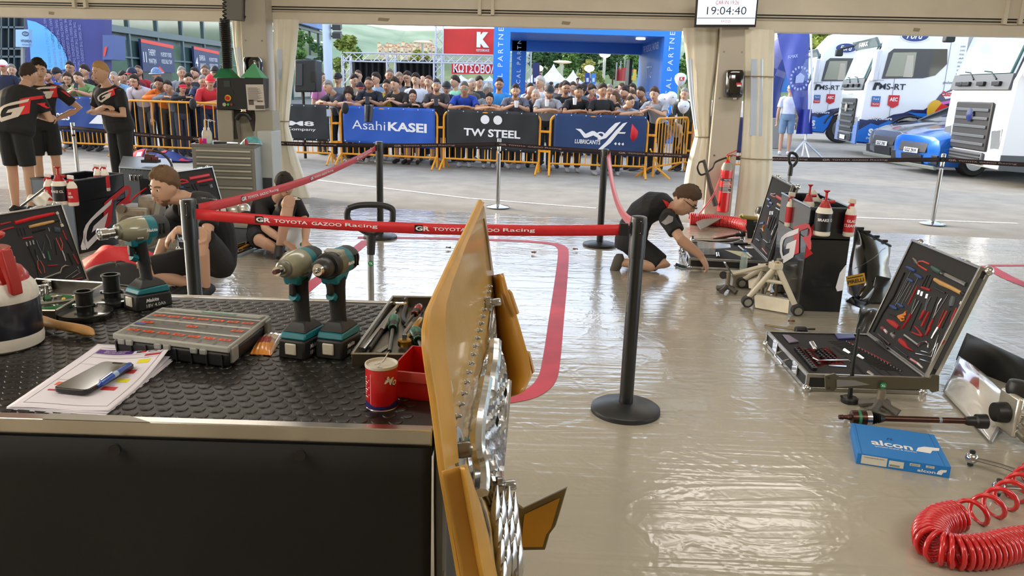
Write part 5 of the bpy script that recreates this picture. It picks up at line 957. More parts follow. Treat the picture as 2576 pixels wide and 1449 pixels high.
obj('base', M().box(q+V((0, 0, .015)), (.16, .1, .03)), BLK, t); obj('block', M().box(q+V((-.01, 0, .055)), (.09, .07, .06)), mt('4a2523', .4), t, bev=.008); obj('block', M().box(q+V((.04, 0, .045)), (.05, .07, .035)), mt('6a1e22', .4), t, bev=.004); obj('elbow', M().tube(bez([q+V((-.03, 0, .08)), q+V((-.035, 0, .11)), q+V((-.01, 0, .125)), q+V((.03, 0, .12))]), .016, 8), mt('9a6a55', .3, .7), t); obj('hose', M().tube(bez([q+V((.03, 0, .12)), q+V((.12, .02, .09)), q+V((.19, .03, -.0)), q+V((.21, .03, -.12))]), .012, 8), mt('2b1a16', .4), t)
obj('red_tube', M().tube(bez([A(326, 508, 7.3), A(345, 490, 7.5), A(368, 473, 7.7)]), .008, 6), RED, t)
obj('hose_loop', M().tube(bez([A(352, 520, 7.2), A(350, 500, 7.2), A(362, 491, 7.3), A(375, 498, 7.3), A(380, 505, 7.3)]), .01, 8), mt('6b1b1e', .4), t)
t = thing('gearbox', 'grey cast gearbox on the floor beside the left cart', 'gearbox', G(345, 640)); q = G(352, 640)
for dx, dy, dz, sx, sy, sz in ((-.02, .1, .25, .3, .3, .36), (.1, .1, .42, .18, .2, .2), (-.08, .05, .1, .16, .2, .16)): obj('housing', M().box(q+V((dx, dy, dz)), (sx, sy, sz)), mt('8a8478', .45, .5, var=.2, vs=12), t, bev=.03)
for dx, dz, r in ((-.05, .3, .06), (.06, .3, .05), (.0, .18, .05), (-.09, .42, .04)): obj('flange', M().cyl(q+V((dx, -.05, dz)), q+V((dx, -.09, dz)), r, 14), mt('6d675c', .4, .6), t)
obj('support_leg', M().hexa([A(384, 560, 6.6), A(396, 560, 6.6), A(394, 560, 6.65), A(384, 560, 6.65)], [A(398, 470, 6.9), A(412, 470, 6.9), A(412, 470, 6.95), A(398, 470, 6.95)]), mt('77756b', .4, .5), t)
q = G(285, 705); t = thing('jacket', 'red and black jacket thrown in a heap on the floor', 'jacket', q)
def heap(cx, cy, rx, ry, h, sd): return lambda u, v: (lambda a, r: V((cx+rx*r*math.cos(a), cy+ry*r*math.sin(a), .004+h*(max(0, 1-r**2.2))*(1+r*(.3*math.sin(3*a+sd)+.15*math.sin(7*a+4*r+sd)))+.015*math.sin(11*a+9*r)*r*(1-r))))(2*PI*u, v)
obj('red_cloth', M().grid(heap(q.x-.08, q.y+.28, .40, .26, .2, .6), 48, 14), mt('d0222a', .6), t, smooth=70); obj('black_cloth', M().grid(heap(q.x+.02, q.y+.02, .36, .24, .13, 2), 48, 14), BLKM, t, smooth=70)

# drawer cabinet and control cabinet
def lm(px, py, Y): p = A(px, py, Y); return V((p.x, p.y, 0))
ca, cb = lm(484, 400, 9.5), lm(640, 400, 9.5); ze = A(560, 364, 9.5).z; dd = V((-.1, .62, 0)); cb2 = cb
t = thing('drawer_cabinet', 'grey steel drawer cabinet under the control cabinet', 'cabinet', ca); CG = mt('87847b', .4); CG2 = mt('9ba0a2', .4)
obj('carcass', M().hexa([ca, cb, cb+dd, ca+dd], (0, 0, ze-.02)), CG, t); obj('top_board', M().hexa([ca+V((-.01, -.01, 0)), cb+V((.01, -.01, 0)), cb+dd+V((.01, 0, 0)), ca+dd], (0, 0, .025)).__class__().hexa([ca+V((-.01, -.01, ze-.03)), cb+V((.01, -.01, ze-.03)), cb+dd+V((.01, 0, ze-.03)), ca+dd+V((0, 0, ze-.03))], (0, 0, .03)), mt('6f6d67', .5), t); obj('right_side', M().hexa([cb+V((.002, .0, .04)), cb+V((.006, 0, .04)), cb+dd+V((.006, 0, .04)), cb+dd+V((.002, 0, .04))], (0, 0, ze-.08)), CG2, t)
for k, (z1, hh) in enumerate(((.0, .075), (.08, .075), (.16, .075), (.24, .075), (.32, .12), (.445, .2))):
    z = ze-.055-z1-hh; dr = obj('drawer', M().hexa([ca+V((.05, -.012, z)), cb+V((-.03, -.012, z)), cb+V((-.03, .01, z)), ca+V((.05, .01, z))], (0, 0, hh-.006)), mt('7d7a71', .4), t, bev=.002)
    obj('handle', M().hexa([ca+V((.06, -.03, z+hh-.03)), cb+V((-.04, -.03, z+hh-.03)), cb+V((-.04, -.012, z+hh-.03)), ca+V((.06, -.012, z+hh-.03))], (0, .004, .02)), mt('bdb9ad', .3, .5), dr, bev=.003)
zc = ze; 
def bottle_wash(label, px, col):
    q = A(px, 362, 9.62); q.z = zc; t = thing('wash_bottle', label, 'bottle', q); obj('body', M().lathe([(.032, 0), (.036, .01), (.036, .12), (.024, .155), (.012, .165)], q, 18), mt('dcd6c4', .3, alpha=.7), t); obj('liquid', M().lathe([(.034, .002), (.0372, .01), (.0372, .06)], q, 18), col, t); obj('spout', M().tube(bez([q+V((0, 0, .16)), q+V((.004, 0, .27)), q+V((.02, 0, .285)), q+V((.09, -.01, .265))]), .005, 6), mt('e3dfd2', .4), t); obj('cap', M().cyl(q+V((0, 0, .16)), q+V((0, 0, .19)), .015, 10), mt('e3dfd2', .4), t)
bottle_wash('wash bottle with bright pink liquid on the drawer cabinet', 517, mt('d9339f', .3)); bottle_wash('wash bottle with clear liquid on the drawer cabinet', 527, mt('c9d3cf', .3))
def lump(label, px, Y, r, col, cat, name='lump', sd=1.): q = A(px, 362, Y); q.z = zc; return tag(obj(name, M().grid(lambda u, v: (lambda a, rr: V((q.x+r[0]*rr*math.cos(a), q.y+r[1]*rr*math.sin(a), q.z+.002+r[2]*max(0, 1-rr**2.5)*(1+.35*rr*math.sin(3*a+sd)))))(2*PI*u, v), 24, 8), col, smooth=50), label, cat)
lump('crumpled teal plastic bag on the drawer cabinet', 632, 9.7, (.14, .1, .09), mt('5fa9ae', .25, coat=.5, var=.2, vs=20), 'bag', 'plastic_bag'); 
for k, (x, c, lab) in enumerate(((505, RED, 'small red cap left of the pink bottle'), (619, mt('a0202a', .4), 'small red can in front of the teal bag'))): q = A(x, 362, 9.55); q.z = zc; tag(obj('cap', M().lathe([(.02, 0), (.02, .05), (.014, .07)], q, 12), c), lab, 'cap')
for k, (x0, x1, c, lab) in enumerate(((492, 508, BLK, 'dark clamp at the left end of the drawer cabinet'), (538, 570, BLK, 'black power grip lying on the drawer cabinet'), (572, 598, CHR, 'chrome tool lying on the drawer cabinet'), (625, 655, mt('8c8f8f', .3, .5), 'grey tool lying before the teal bag'))): a = A(x0, 362, 9.58); b = A(x1, 361, 9.6); a.z = b.z = zc+.016; tag(obj('hand_tool', M().tube([a, a.lerp(b, .4), b], [.015, .014, .01], 8), c), lab, 'tool')
Yc = 10.15; t = thing('control_cabinet', 'black control cabinet with green pyramids and red stop button on grey legs', 'cabinet', lm(612, 300, Yc))
def cq(x, y, Y=Yc): return A(x, y, Y)
w0, w1, w2, w3 = cq(545, 276), cq(662, 274), cq(662, 196), cq(545, 196); o = V((-.06, .42, 0)); obj('body', M().add([w0, w1, w2, w3, w0+o, w1+o, w2+o, w3+o], ((0, 1, 2, 3), (5, 4, 7, 6), (1, 5, 6, 2), (4, 0, 3, 7), (3, 2, 6, 7), (4, 5, 1, 0))), mt('17181c', .5), t, bev=.006)
for x0, x1 in ((546, 584), (642, 686)): a, b = lm(x0, 300, Yc+.05), lm(x1, 300, Yc+.05); obj('leg', M().hexa([a, b, b+V((.02, .25, 0)), a+V((.02, .25, 0))], (0, 0, w0.z)), mt('a09a8b', .5), t, bev=.006)
for x, c in ((570, mt('1d7a4a', .6)), (640, mt('58a877', .6))): q = cq(x, 196, Yc+.22); o2 = .135; obj('pyramid', M().add([q+V((-o2, -o2, 0)), q+V((o2, -o2, 0)), q+V((o2, o2, 0)), q+V((-o2, o2, 0)), q+V((0, 0, .19))], ((0, 1, 4), (1, 2, 4), (2, 3, 4), (3, 0, 4), (3, 2, 1, 0))), c, t, smooth=0)
Tc = fr(w3+V((0, -.006, 0)), w2-w3, V((0, 0, 1))); k = (w2-w3).length/117
def cp(x, y): return ((x-545)*k, -(y-196)*k)
def crect(m, x0, y0, x1, y1, mi=0): poly(m, [cp(x0, y1), cp(x1, y1), cp(x1, y0), cp(x0, y0)], Tc, mi)
s = M(); crect(s, 617, 212, 661, 275); obj('notice_sheet', s, mt('c9bfb6', .6), t); s = M(); Tc.translation += V((0, -.002, 0))
for q in range(14): crect(s, 621, 220+2.4*q, 645+(q*7 % 12), 221+2.4*q)
crect(s, 621, 249, 634, 262); text(s, 'BEAM', Tc @ Matrix.Translation((cp(650, 253)[0], cp(650, 253)[1], 0)), h=4*k, w=14*k, bold=.05); crect(s, 637, 263, 660, 272); obj('printed_line', s, mt('5d5650', .6), t)
s = M(); crect(s, 562, 203, 578, 218, 0); crect(s, 551, 227, 585, 234, 1); obj('display', s, [mt('233b36', .3), BLK], t)
def knob(x, y, r, d, m, n_='button'): q = Tc @ V((*cp(x, y), 0)); obj(n_, M().cyl(q, q+V((0, -d, 0)), r*k, 18), m, t)
knob(570, 245, 8, .012, mt('d8b21c', .4), 'stop_ring'); knob(570, 245, 5, .035, RED, 'stop_button'); knob(560, 261, 4.5, .02, mt('b7ad94', .4)); knob(569.5, 261, 3.2, .02, mt('1fae5a', .3)); knob(578, 261, 3.2, .02, mt('8f2320', .3))
s = M()
for j in range(7): xx = 588+3*j; s.tube(bez([cq(xx, 276, Yc+.12), cq(xx-8-j, 300, Yc+.1), cq(585+2*j, 350, Yc+.08)]), .012, 6); s.tube(bez([cq(620+3*j, 276, Yc+.12), cq(628+2*j, 300, Yc+.1), cq(638, 330, Yc+.08)]), .012, 6)
obj('cable_loop', s, mt('31231b', .5), t, kind='stuff'); obj('cable_hook', M().tube(bez([cq(595, 300, Yc), cq(604, 288, Yc), cq(620, 288, Yc), cq(632, 302, Yc)]), .03, 8), BLK, t); obj('back_box', M().box(cq(613, 335, Yc+.35), (.3, .1, .45)), mt('bfb8a6', .5), t)
tag(obj('air_hose', M().tube(bez([A(684, 310, 10.3), A(690, 345, 10.28), A(697, 390, 10.25), A(690, 420, 10.2), A(684, 440, 10.15), A(692, 455, 10.1)]), .014, 6), RED), 'red air hose hanging behind the drawer cabinet', 'hose')
t = thing('side_box', 'tall grey steel box beside the tied curtain and drawer cabinet', 'box', lm(668, 400, 10.0)); a, b = lm(650, 400, 10.0), lm(686, 400, 10.0); obj('body', M().hexa([a, b, b+V((.03, .3, 0)), a+V((.03, .3, 0))], (0, 0, .92)), mt('b9bab6', .45), t, bev=.008); obj('vent', M().hexa([a+V((.02, -.004, .03)), b+V((-.02, -.004, .03)), b+V((-.02, 0, .03)), a+V((.02, 0, .03))], (0, 0, .3)), DGREY, t)

# trolley handles
def dhandle(label, px, pyb, Y, pts, rr, sticker=None, rod=.0175, gap=1):
    P = [A(x, y, Y) for x, y in pts]; j = A(px, pyb, Y); gx = V((j.x, j.y, 0)); t = thing('trolley_handle', label, 'handle', gx)
    obj('grip', M().tube(bez(P+[P[0]], 5), rr, 10), mt('17181a', .45), t); obj('pole', M().tube([gx+V((0, 0, .05)), j], rod, 12), mt('8f9190', .35, .6), t); obj('foot_plate', M().box(gx+V((0, 0, .03)), (.3, .2, .05)), DGREY, t, bev=.006); return t, j
t, j = dhandle('pull handle with a loop grip behind the workbench', 932, 640, 4.3, [(877, 524), (900, 517), (930, 515), (962, 517), (985, 525), (988, 540), (985, 560), (966, 573), (936, 588), (902, 573), (878, 556), (873, 540)], .0175)
obj('neck', M().tube([A(934, 585, 4.3), A(933, 640, 4.3)], [.028, .022], 10, ry=.018), mt('1a1b1d', .45), t); s = M(); q = A(933, 663, 4.28); Tq = fr(q, V((1, 0, 0)), V((0, 0, 1))); poly(s, [(.016*math.cos(a*PI/10), .016*math.sin(a*PI/10)) for a in range(20)], Tq); text(s, 'TK', Tq @ Matrix.Translation((0, 0, .001)), h=.012, mi=1, bold=.02); obj('sticker', s, [mt('16824e', .4), LETW], t)
t, j = dhandle('pull handle with a loop grip behind the right cart', 1986, 440, 7.9, [(1991, 384), (2001, 388), (2006, 398), (2002, 410), (1994, 418), (1988, 412), (1985, 400), (1986, 388)], .015)
obj('neck', M().tube([A(1991, 414, 7.9), A(1987, 442, 7.9)], [.022, .024], 8), mt('1a1b1d', .45), t)

# stands, shafts and parts on the floor
CRM = mt('cdc4ae', .4, coat=.3)
def jack(label, apex, fl, fr2, back, plate):
    c = (G(*fl)+G(*fr2))/2; t = thing('jack_stand', label, 'jack stand', c); p = A(*apex, c.y-.02); a, b = G(*fl)+V((0, 0, .05)), G(*fr2)+V((0, 0, .05))
    for q in (a, b): obj('leg', M().tube([p, q], .021, 10), CRM, t); obj('roller', M().cyl(q+V((0, -.045, -.01)), q+V((0, .0, -.005)), .042, 18), mt('2f2d2c', .6), t); obj('roller_hub', M().cyl(q+V((0, -.05, -.01)), q+V((0, .02, .0)), .028, 14), mt('9c9a92', .4, .7), t)
    obj('crossbar', M().tube([p.lerp(a, .42), p.lerp(b, .42)], .013, 8), CRM, t); obj('top_plate', M().hexa([p+V((-.035, -.03, -.03)), p+V((.035, -.03, -.03)), p+V((.05, .05, -.03)), p+V((-.05, .05, -.03))], (0, 0, .05)), CRM, t, bev=.008); obj('cap_ring', M().cyl(p+V((0, 0, .018)), p+V((0, 0, .03)), .022, 14), mt('b08a55', .3, .7), t)
    n = (b-a).normalized(); obj('foot_plate', M().hexa([a+n*.06+V((0, -.03, -.045)), b-n*.06+V((0, -.03, -.045)), b-n*.06+V((0, .02, -.045)), a+n*.06+V((0, .02, -.045))], [a+n*.05+V((0, .01, .055)), b-n*.05+V((0, .01, .055)), b-n*.05+V((0, .05, .055)), a+n*.05+V((0, .05, .055))]), mt('9b9484', .3, .7, var=.1, vs=8), t, bev=.003)
    q = G(*back); obj('screw_shaft', M().tube([V((q.x, q.y, 0)), V((q.x, q.y, p.z-.05))], .014, 8), mt('7d7364', .4, .6), t); obj('rear_leg', M().tube([p+V((0, .03, -.02)), V((q.x-.06, q.y+.1, .01))], .017, 8), CRM, t); obj('sleeve', M().tube([V((q.x, q.y, p.z*.55)), V((q.x, q.y, p.z-.03))], .026, 10), mt('8f887a', .4, .4), t); return t
jack('cream A frame jack stand nearest the black cart', (1955, 668), (1876, 770), (2001, 792), (1950, 750), 0)
t = jack('cream A frame jack stand lying behind the nearer one', (1925, 672), (1862, 722), (1955, 735), (1915, 756), 0)
def starfoot(name, label, px, py, h, s=1., T=None):
    c = G(px, py); t = thing(name, label, 'stand', c)
    for k in range(4):
        a = PI/4+k*PI/2; d = V((math.cos(a), math.sin(a), 0)); obj('foot', M().tube([c+V((0, 0, .05*s)), c+d*.05*s+V((0, 0, .03*s)), c+d*.085*s+V((0, 0, .016*s))], [.022*s, .018*s, .024*s], 8), mt('55504a', .5), t)
    obj('column', M().tube([c+V((0, 0, .03)), c+V((0, 0, h))], .019*s, 12), mt('847b6b', .4, .4), t); return t, c
t, c = starfoot('wheel_stand', 'small star footed stand with a tilted plate beside the tool case', 1828, 735, .16)
obj('tilted_plate', M().hexa([A(1822, 662, c.y), A(1827, 662, c.y-.03), A(1850, 700, c.y-.03), A(1846, 704, c.y)], (.004, .05, 0)), mt('98948a', .3, .7), t); obj('roller', M().cyl(A(1820, 692, c.y), A(1820, 692, c.y+.04), .032, 14), BLK, t); obj('arm', M().tube([A(1838, 690, c.y), A(1880, 680, c.y), A(1926, 668, c.y)], .018, 8), CRM, t)
obj('low_box', M().hexa([G(1842, 722), G(1912, 724), G(1912, 724)+V((0, .12, 0)), G(1842, 722)+V((0, .12, 0))], (0, 0, .12)), mt('a39988', .3, .6), t, bev=.004)
t, c = starfoot('bar_stand', 'long flat alignment bar on a star footed stand', 2210, 1035, .12, 1.1)
w = [A(*p, 3.72) for p in ((2076, 946), (2100, 940), (2112, 948), (2340, 952), (2345, 944), (2363, 946), (2362, 984), (2345, 988), (2338, 980), (2105, 976), (2098, 984), (2077, 982))]; g = M(); n = len(w); g.add(w+[p+V((0, .012, 0)) for p in w], [tuple(range(n-1, -1, -1)), tuple(range(n, 2*n))]+[(i, (i+1) % n, n+(i+1) % n, n+i) for i in range(n)]); obj('bar', g, mt('6f6a58', .35, .7), t)
obj('clamp_plate', M().hexa([A(2105, 955, 3.71), A(2150, 957, 3.71), A(2150, 957, 3.72), A(2105, 955, 3.72)], [A(2105, 974, 3.71), A(2190, 968, 3.71), A(2190, 968, 3.72), A(2105, 974, 3.72)]), mt('a9a7a0', .3, .7), t)
s = M(); q = A(2222, 970, 3.705); Tq = fr(q, V((-1, 0, 0)), V((0, 0, -1))); poly(s, [(.017*math.cos(a*PI/10), .017*math.sin(a*PI/10)) for a in range(20)], Tq); text(s, 'TK', Tq @ Matrix.Translation((0, 0, .001)), h=.013, mi=1, bold=.02); obj('sticker', s, [mt('16824e', .4), LETW], t)
for x, y in ((2086, 951), (2086, 976)): obj('bolt_hole', M().cyl(A(x, y, 3.712), A(x, y, 3.72), .005, 8), BLK, t)
c = G(2136, 1012); t = thing('probe_rod', 'black rod standing on a round black puck at the bar', 'rod', c); obj('puck', M().lathe([(.04, 0), (.043, .006), (.043, .022), (.036, .03), (.02, .032)], c, 24), mt('1c1c1c', .4), t); obj('shaft', M().tube([c+V((0, 0, .03)), A(2146, 920, c.y), A(2161, 826, c.y)], [.013, .0095, .008], 10), BLK, t)
for a in range(3): obj('lug', M().box(c+V((.047*math.cos(2.1*a), .047*math.sin(2.1*a), .016)), (.012, .012, .01)), BLK, t)
def shaftset(label, a, b, sgn=1, sc=1., band=True):
    a, b = V(a), V(b); L = (b-a).length; d = (b-a)/L; t = thing('drive_shaft', label, 'drive shaft', a.lerp(b, .5)); BRW = mt('4a2f27', .3, .7, var=.1, vs=10)
    def seg(n, pr, m, k=16): obj(n, M().tube([a+d*x*L for x, r in pr], [r*sc for x, r in pr], k), m, t)
    seg('splined_tip', [(0, .011), (.03, .013), (.035, .01), (.06, .01), (.065, .014), (.09, .016)], BRW); seg('joint', [(.085, .02), (.09, .034), (.13, .036), (.19, .036)], BRW); seg('silver_band', [(.19, .037), (.225, .037)], CHR)
    for k in range(4): seg('boot_rib', [(.226+.015*k, .02), (.232+.015*k, .034-.003*k), (.24+.015*k, .02)], BLK)
    seg('boot_neck', [(.285, .024), (.32, .016)], BLK); seg('tube', [(.31, .0145), (.9, .0145)], BRW); seg('tape_band', [(.7, .0152), (.72, .0152)], mt('7f8b99', .4)) if band else seg('orange_band', [(.45, .0155), (.5, .0155)], mt('d8642a', .4)); seg('boot', [(.88, .016), (.9, .022), (.95, .024), (.96, .034), (1.03, .036)], BLK); obj('green_mark', M().tube([a+d*L*.13, a+d*L*.15], .0367*sc, 16), mt('2a7a55', .4), t)
    return t, b, d
MAG = mt('cdc8bd', .3, .7, var=.1, vs=12)
def upright(label, b, s=1., flip=1):
    b = V(b); t = thing('wheel_upright', label, 'upright', V((b.x, b.y, 0)))
    def P(x, y, z): return b+V((x*flip, y, z))*s
    obj('hub_ring', M().lathe([(.045*s, -.03*s), (.05*s, 0), (.05*s, .04*s), (.04*s, .05*s)], P(.06, 0, .03), 24, T=rot(0, PI/2, 0)), BLK, t); obj('hub_plate', M().box(P(.1, 0, .03), (.03*s, .15*s, .2*s)), MAG, t, bev=.012)
    for n_, pts, r in (('arm', [(.1, -.02, .08), (.16, -.04, .02), (.12, -.08, -.02)], .03), ('arm', [(.12, .02, .02), (.2, -.02, .03), (.3, .0, .04)], .035), ('arm', [(.12, -.04, 0), (.18, -.1, -.03), (.1, -.13, -.035)], .026), ('web', [(.1, -.06, .06), (.2, -.05, .05), (.28, -.03, .0)], .022), ('arm', [(.1, -.1, -.03), (.16, -.06, -.045), (.26, -.05, -.04)], .018)): obj(n_, M().tube(bez([P(*p) for p in pts], 4), r*s, 10), MAG, t)
    for x, y, z in ((.12, -.09, -.02), (.1, -.13, -.035)): obj('bush', M().cyl(P(x, y-.025, z), P(x, y+.025, z+.01), .024*s, 14), mt('8f8a80', .3, .8), t); obj('bush_core', M().cyl(P(x, y-.028, z), P(x, y-.02, z), .013*s, 10), DGREY, t)
    obj('cup', M().lathe([(.045*s, 0), (.05*s, .03*s), (.04*s, .06*s), (.02*s, .066*s)], P(.13, .02, .12), 20), mt('1e1d1d', .4), t); obj('bracket', M().hexa([P(.08, .0, .04), P(.2, .0, .04), P(.2, .04, .04), P(.08, .04, .04)], [P(.11, .01, .13), P(.16, .01, .13), P(.16, .03, .13), P(.11, .03, .13)]), BLK, t)
    obj('orange_cap', M().cyl(P(.21, -.08, .045), P(.21, -.088, .045), .014*s, 14), mt('e0701f', .4), t); obj('stud', M().cyl(P(.2, -.09, -.03), P(.2, -.09, -.075), .007*s, 8), DGREY, t); return t
a, b = A(2110, 1049, 3.5), A(2470, 1060, 3.44); t, b, d = shaftset('brown drive shaft lying along the blue box', a, b)
upright('cast wheel upright at the end of the near drive shaft', b+V((.02, 0, .02)))
a, b = A(1718, 617, 8.15), A(1868, 588, 8.2); t, b, d = shaftset('brown drive shaft with an orange band by the red hose', a, b, band=False); upright('cast wheel upright behind the lid of the middle tool case', b+V((.02, 0, .06)), 1.25)
t = thing('hub_cradle', 'gold and black hub cradle standing behind the middle case', 'cradle', G(1895, 640)); obj('column', M().hexa([A(1880, 600, 8.1), A(1897, 600, 8.1), A(1897, 600, 8.18), A(1880, 600, 8.18)], [A(1878, 548, 8.1), A(1896, 548, 8.1), A(1896, 548, 8.18), A(1878, 548, 8.18)]), BLK, t); obj('gold_yoke', M().tube(bez([A(1864, 540, 8.1), A(1868, 546, 8.1), A(1885, 548, 8.1), A(1904, 550, 8.1)]), .022, 8), mt('b09a55', .35, .8), t); obj('foot', M().box(G(1890, 645)+V((0, 0, .05)), (.16, .12, .1)), MAG, t, bev=.02)
def arm(label, pts, r, eyes=True, z=.04, m=None):
    P = [G(x, y, z) for x, y in pts]; t = thing('link_arm', label, 'arm', P[0]); obj('bar', M().tube(P, r, 10, ry=r*.6 if isinstance(r, float) else None), m or mt('8f8a82', .3, .8), t)
    for q in (P[0], P[-1])[:2 if eyes == 2 else 1]: obj('ball_joint', M().sph(q, .026, 14, 10), CHB, t); obj('joint_bolt', M().cyl(q+V((0, 0, -.035)), q+V((0, 0, .035)), .012, 10), DST, t); obj('joint_hole', M().cyl(q+V((0, 0, .0345)), q+V((0, 0, .037)), .008, 10), BLK, t)
    return t
arm('polished tie rod under the upright, nearest the blue box', [(2444, 1152), (2520, 1172), (2600, 1200)], .014); arm('polished tie rod end just above the red spiral hose', [(2512, 1226), (2545, 1226), (2620, 1232)], .013)
arm('upper flat control arm in front of the brown shaft', [(1742, 602), (1800, 606), (1868, 602)], .03, 2); arm('lower flat control arm along the rim of the middle case', [(1742, 606), (1820, 618), (1866, 606)], .026, 2, .05)
q = [G(*p) for p in ((1762, 588), (1812, 572), (1806, 562), (1752, 575))]; tag(obj('flat_plate', M().hexa([q[0]+V((0, 0, .04)), q[1]+V((0, 0, .1)), q[2]+V((0, .05, .12)), q[3]+V((0, .05, .06))], (0, 0, .01)), mt('77756f', .4, .4)), 'flat grey plate propped in front of the red hose', 'plate')
tag(obj('black_mat', M().hexa([G(*p) for p in ((1735, 632), (1860, 640), (1868, 610), (1745, 606))], (0, 0, .006)), BLKM), 'black mat under the flat control arms', 'mat')
t = thing('parts_plate', 'small cloth with dark bolts beside the kneeling mechanic', 'cloth', G(1710, 668)); obj('cloth', M().hexa([G(*p) for p in ((1695, 668), (1715, 680), (1735, 672), (1712, 662))], (0, 0, .004)), mt('9fb9ba', .6), t)
for x, y in ((1700, 665), (1708, 668), (1716, 670)): obj('bolt', M().tube([G(x, y, .015), G(x+10, y+2, .012)], [.016, .008], 8), DGREY, t)
t = thing('brake_box', 'flat blue cardboard box with white lettering on the floor', 'box', G(2270, 1130)); BXB = mt('1b79c6', .5); hb = .052
base = [G(2153, 1166), G(2388, 1203)]; dx = base[1]-base[0]; bl, brr = G(2141, 1063, hb), G(2350, 1093, hb); base += [V((brr.x, brr.y, 0)), V((bl.x, bl.y, 0))]
obj('carton', M().hexa(base, (0, 0, hb)), BXB, t, bev=.002); Tt = fr(base[0]+V((0, 0, hb+.001)), dx, base[3]-base[0]); Tf = fr(base[0]+dx.cross(V((0, 0, 1))).normalized()*.0012, dx, V((0, 0, 1))); Lx = dx.length; Ly = (base[3]-base[0]).length
s = M(); text(s, 'alcon', Tt @ Matrix.Translation((Lx*.42, Ly*.42, 0)), w=Lx*.46, h=Ly*.17, bold=.025); text(s, 'specialist brakes & clutches', Tt @ Matrix.Translation((Lx*.45, Ly*.29, 0)), w=Lx*.46, h=Ly*.05, bold=.01)
def swoosh(T, x, y, k): poly(s, [(x+a*k, y+b*k) for a, b in ((0, 0), (.1, .3), (.3, .45), (.75, .5), (.7, .28), (.5, .22), (.42, .02), (.4, -.02))], T)
swoosh(Tt, Lx*.68, Ly*.33, .14); text(s, 'alcon', Tf @ Matrix.Translation((Lx*.755, .016, 0)), w=.07, h=.014, bold=.02); swoosh(Tf, Lx*.86, .010, .05); obj('lettering', s, WHT, t)
s = M(); text(s, 'FL', Tt @ Matrix.Translation((Lx*.42, Ly*.6, .0004)), h=.022, shear=.4); obj('pen_mark', s, mt('123a66', .6), t)
s = M()
for x0, x1, y0, y1 in ((.05, .33, .006, .046), (.35, .51, .010, .04), (.57, .68, .030, .042), (.74, .83, .032, .043)): poly(s, [(Lx*x0, y0), (Lx*x1, y0), (Lx*x1, y1), (Lx*x0, y1)], Tf)
obj('paper_label', s, mt('cfcdc0', .6), t); s = M(); Tf.translation += dx.cross(V((0, 0, 1))).normalized()*.0005
text(s, 'CMKR2865X/BS REAR', Tf @ Matrix.Translation((Lx*.19, .037, 0)), w=.08, h=.005); text(s, 'BEDDED', Tf @ Matrix.Translation((Lx*.625, .036, 0)), w=.032, h=.007); text(s, 'SETS', Tf @ Matrix.Translation((Lx*.785, .0375, 0)), w=.02, h=.006)
for k in range(3): poly(s, [(Lx*.36, .014+.003*k), (Lx*.47, .014+.003*k), (Lx*.47, .0155+.003*k), (Lx*.36, .0155+.003*k)], Tf)
obj('label_print', s, mt('4a4d48', .6), t)
s = M()
for k in (.045, .93): s.hexa([base[0].lerp(base[1], k)+V((0, 0, hb-.0006)), base[0].lerp(base[1], k)+dx*.006+V((0, 0, hb-.0006)), base[3].lerp(base[2], k)+dx*.006+V((0, 0, hb-.0006)), base[3].lerp(base[2], k)+V((0, 0, hb-.0006))], (0, 0, .001))
obj('lid_seam', s, mt('0f4f86', .6), t)
HR = mt('c71f22', .25, coat=.6)
P = bez([G(*p, .045) for p in ((2660, 1150), (2600, 1195), (2545, 1240), (2490, 1275), (2440, 1292), (2405, 1300))], 5); s = helix(P, .05, 9, .0095, 8, 18)
P = bez([G(*p, .05) for p in ((2405, 1300), (2365, 1310), (2342, 1335), (2348, 1368), (2385, 1385), (2430, 1390), (2490, 1385), (2545, 1372), (2620, 1362))], 6); helix(P, .054, 33, .0095, 8, 16, s)
for p in s.v: p.z = max(p.z, .002)
tag(obj('spiral_hose', s, HR, smooth=70), 'bright red spiral air hose on the floor, front corner', 'hose')
P = bez([G(*p, .06) for p in ((1735, 552), (1800, 556), (1850, 562), (1888, 572))], 6); s = helix(P, .07, 34, .013, 6, 12); s.tube(bez([A(1815, 440, 9.55), A(1795, 490, 9.4), A(1770, 525, 9.2), A(1752, 545, 9.0)]), .011, 6)
for p in s.v: p.z = max(p.z, .002)
tag(obj('spiral_hose', s, HR, smooth=70), 'red spiral air hose lying at the tent pillar', 'hose')
# body panels
PB_ = mt('131516', .2, coat=.5)
def sheet(name, label, cat, P, m, bulge=.05, n=14, th=.006, grp=None, parent=None, nn=None):
    P = [V(p) for p in P]; nn = V(nn) if nn else (P[1]-P[0]).cross(P[3]-P[0]).normalized()
    o = obj(name, M().grid(lambda u, v: (P[0]*(1-u)+P[1]*u)*(1-v)+(P[3]*(1-u)+P[2]*u)*v+nn*(bulge*math.sin(PI*u)*math.sin(PI*v)), n, n), m, parent, solid=th)
    return tag(o, label, cat) if cat else o
t = thing('bumper_shell', 'black bumper shell with a yellow tyre maker sticker behind the cart', 'car part', G(2190, 750))
rows = [((2150, 572), (2176, 585), (2240, 619)), ((2148, 610), (2195, 632), (2238, 640)), ((2140, 650), (2200, 668), (2234, 668)), ((2134, 690), (2195, 715), (2242, 700)), ((2132, 735), (2165, 756), (2200, 762))]
def bsh(u, v):
    k = v*4; i = min(3, int(k)); f = k-i; c = [V(rows[i][j]).lerp(V(rows[i+1][j]), f) for j in range(3)]; a, b, c_ = c; q = (1-u)*(1-u)*a+2*u*(1-u)*(2*b-(a+c_)/2)+u*u*c_; return A(q.x, q.y, 6.5-.5*math.sin(PI*min(1, u*.8+.1))*(.4+.6*v)-.25*v)
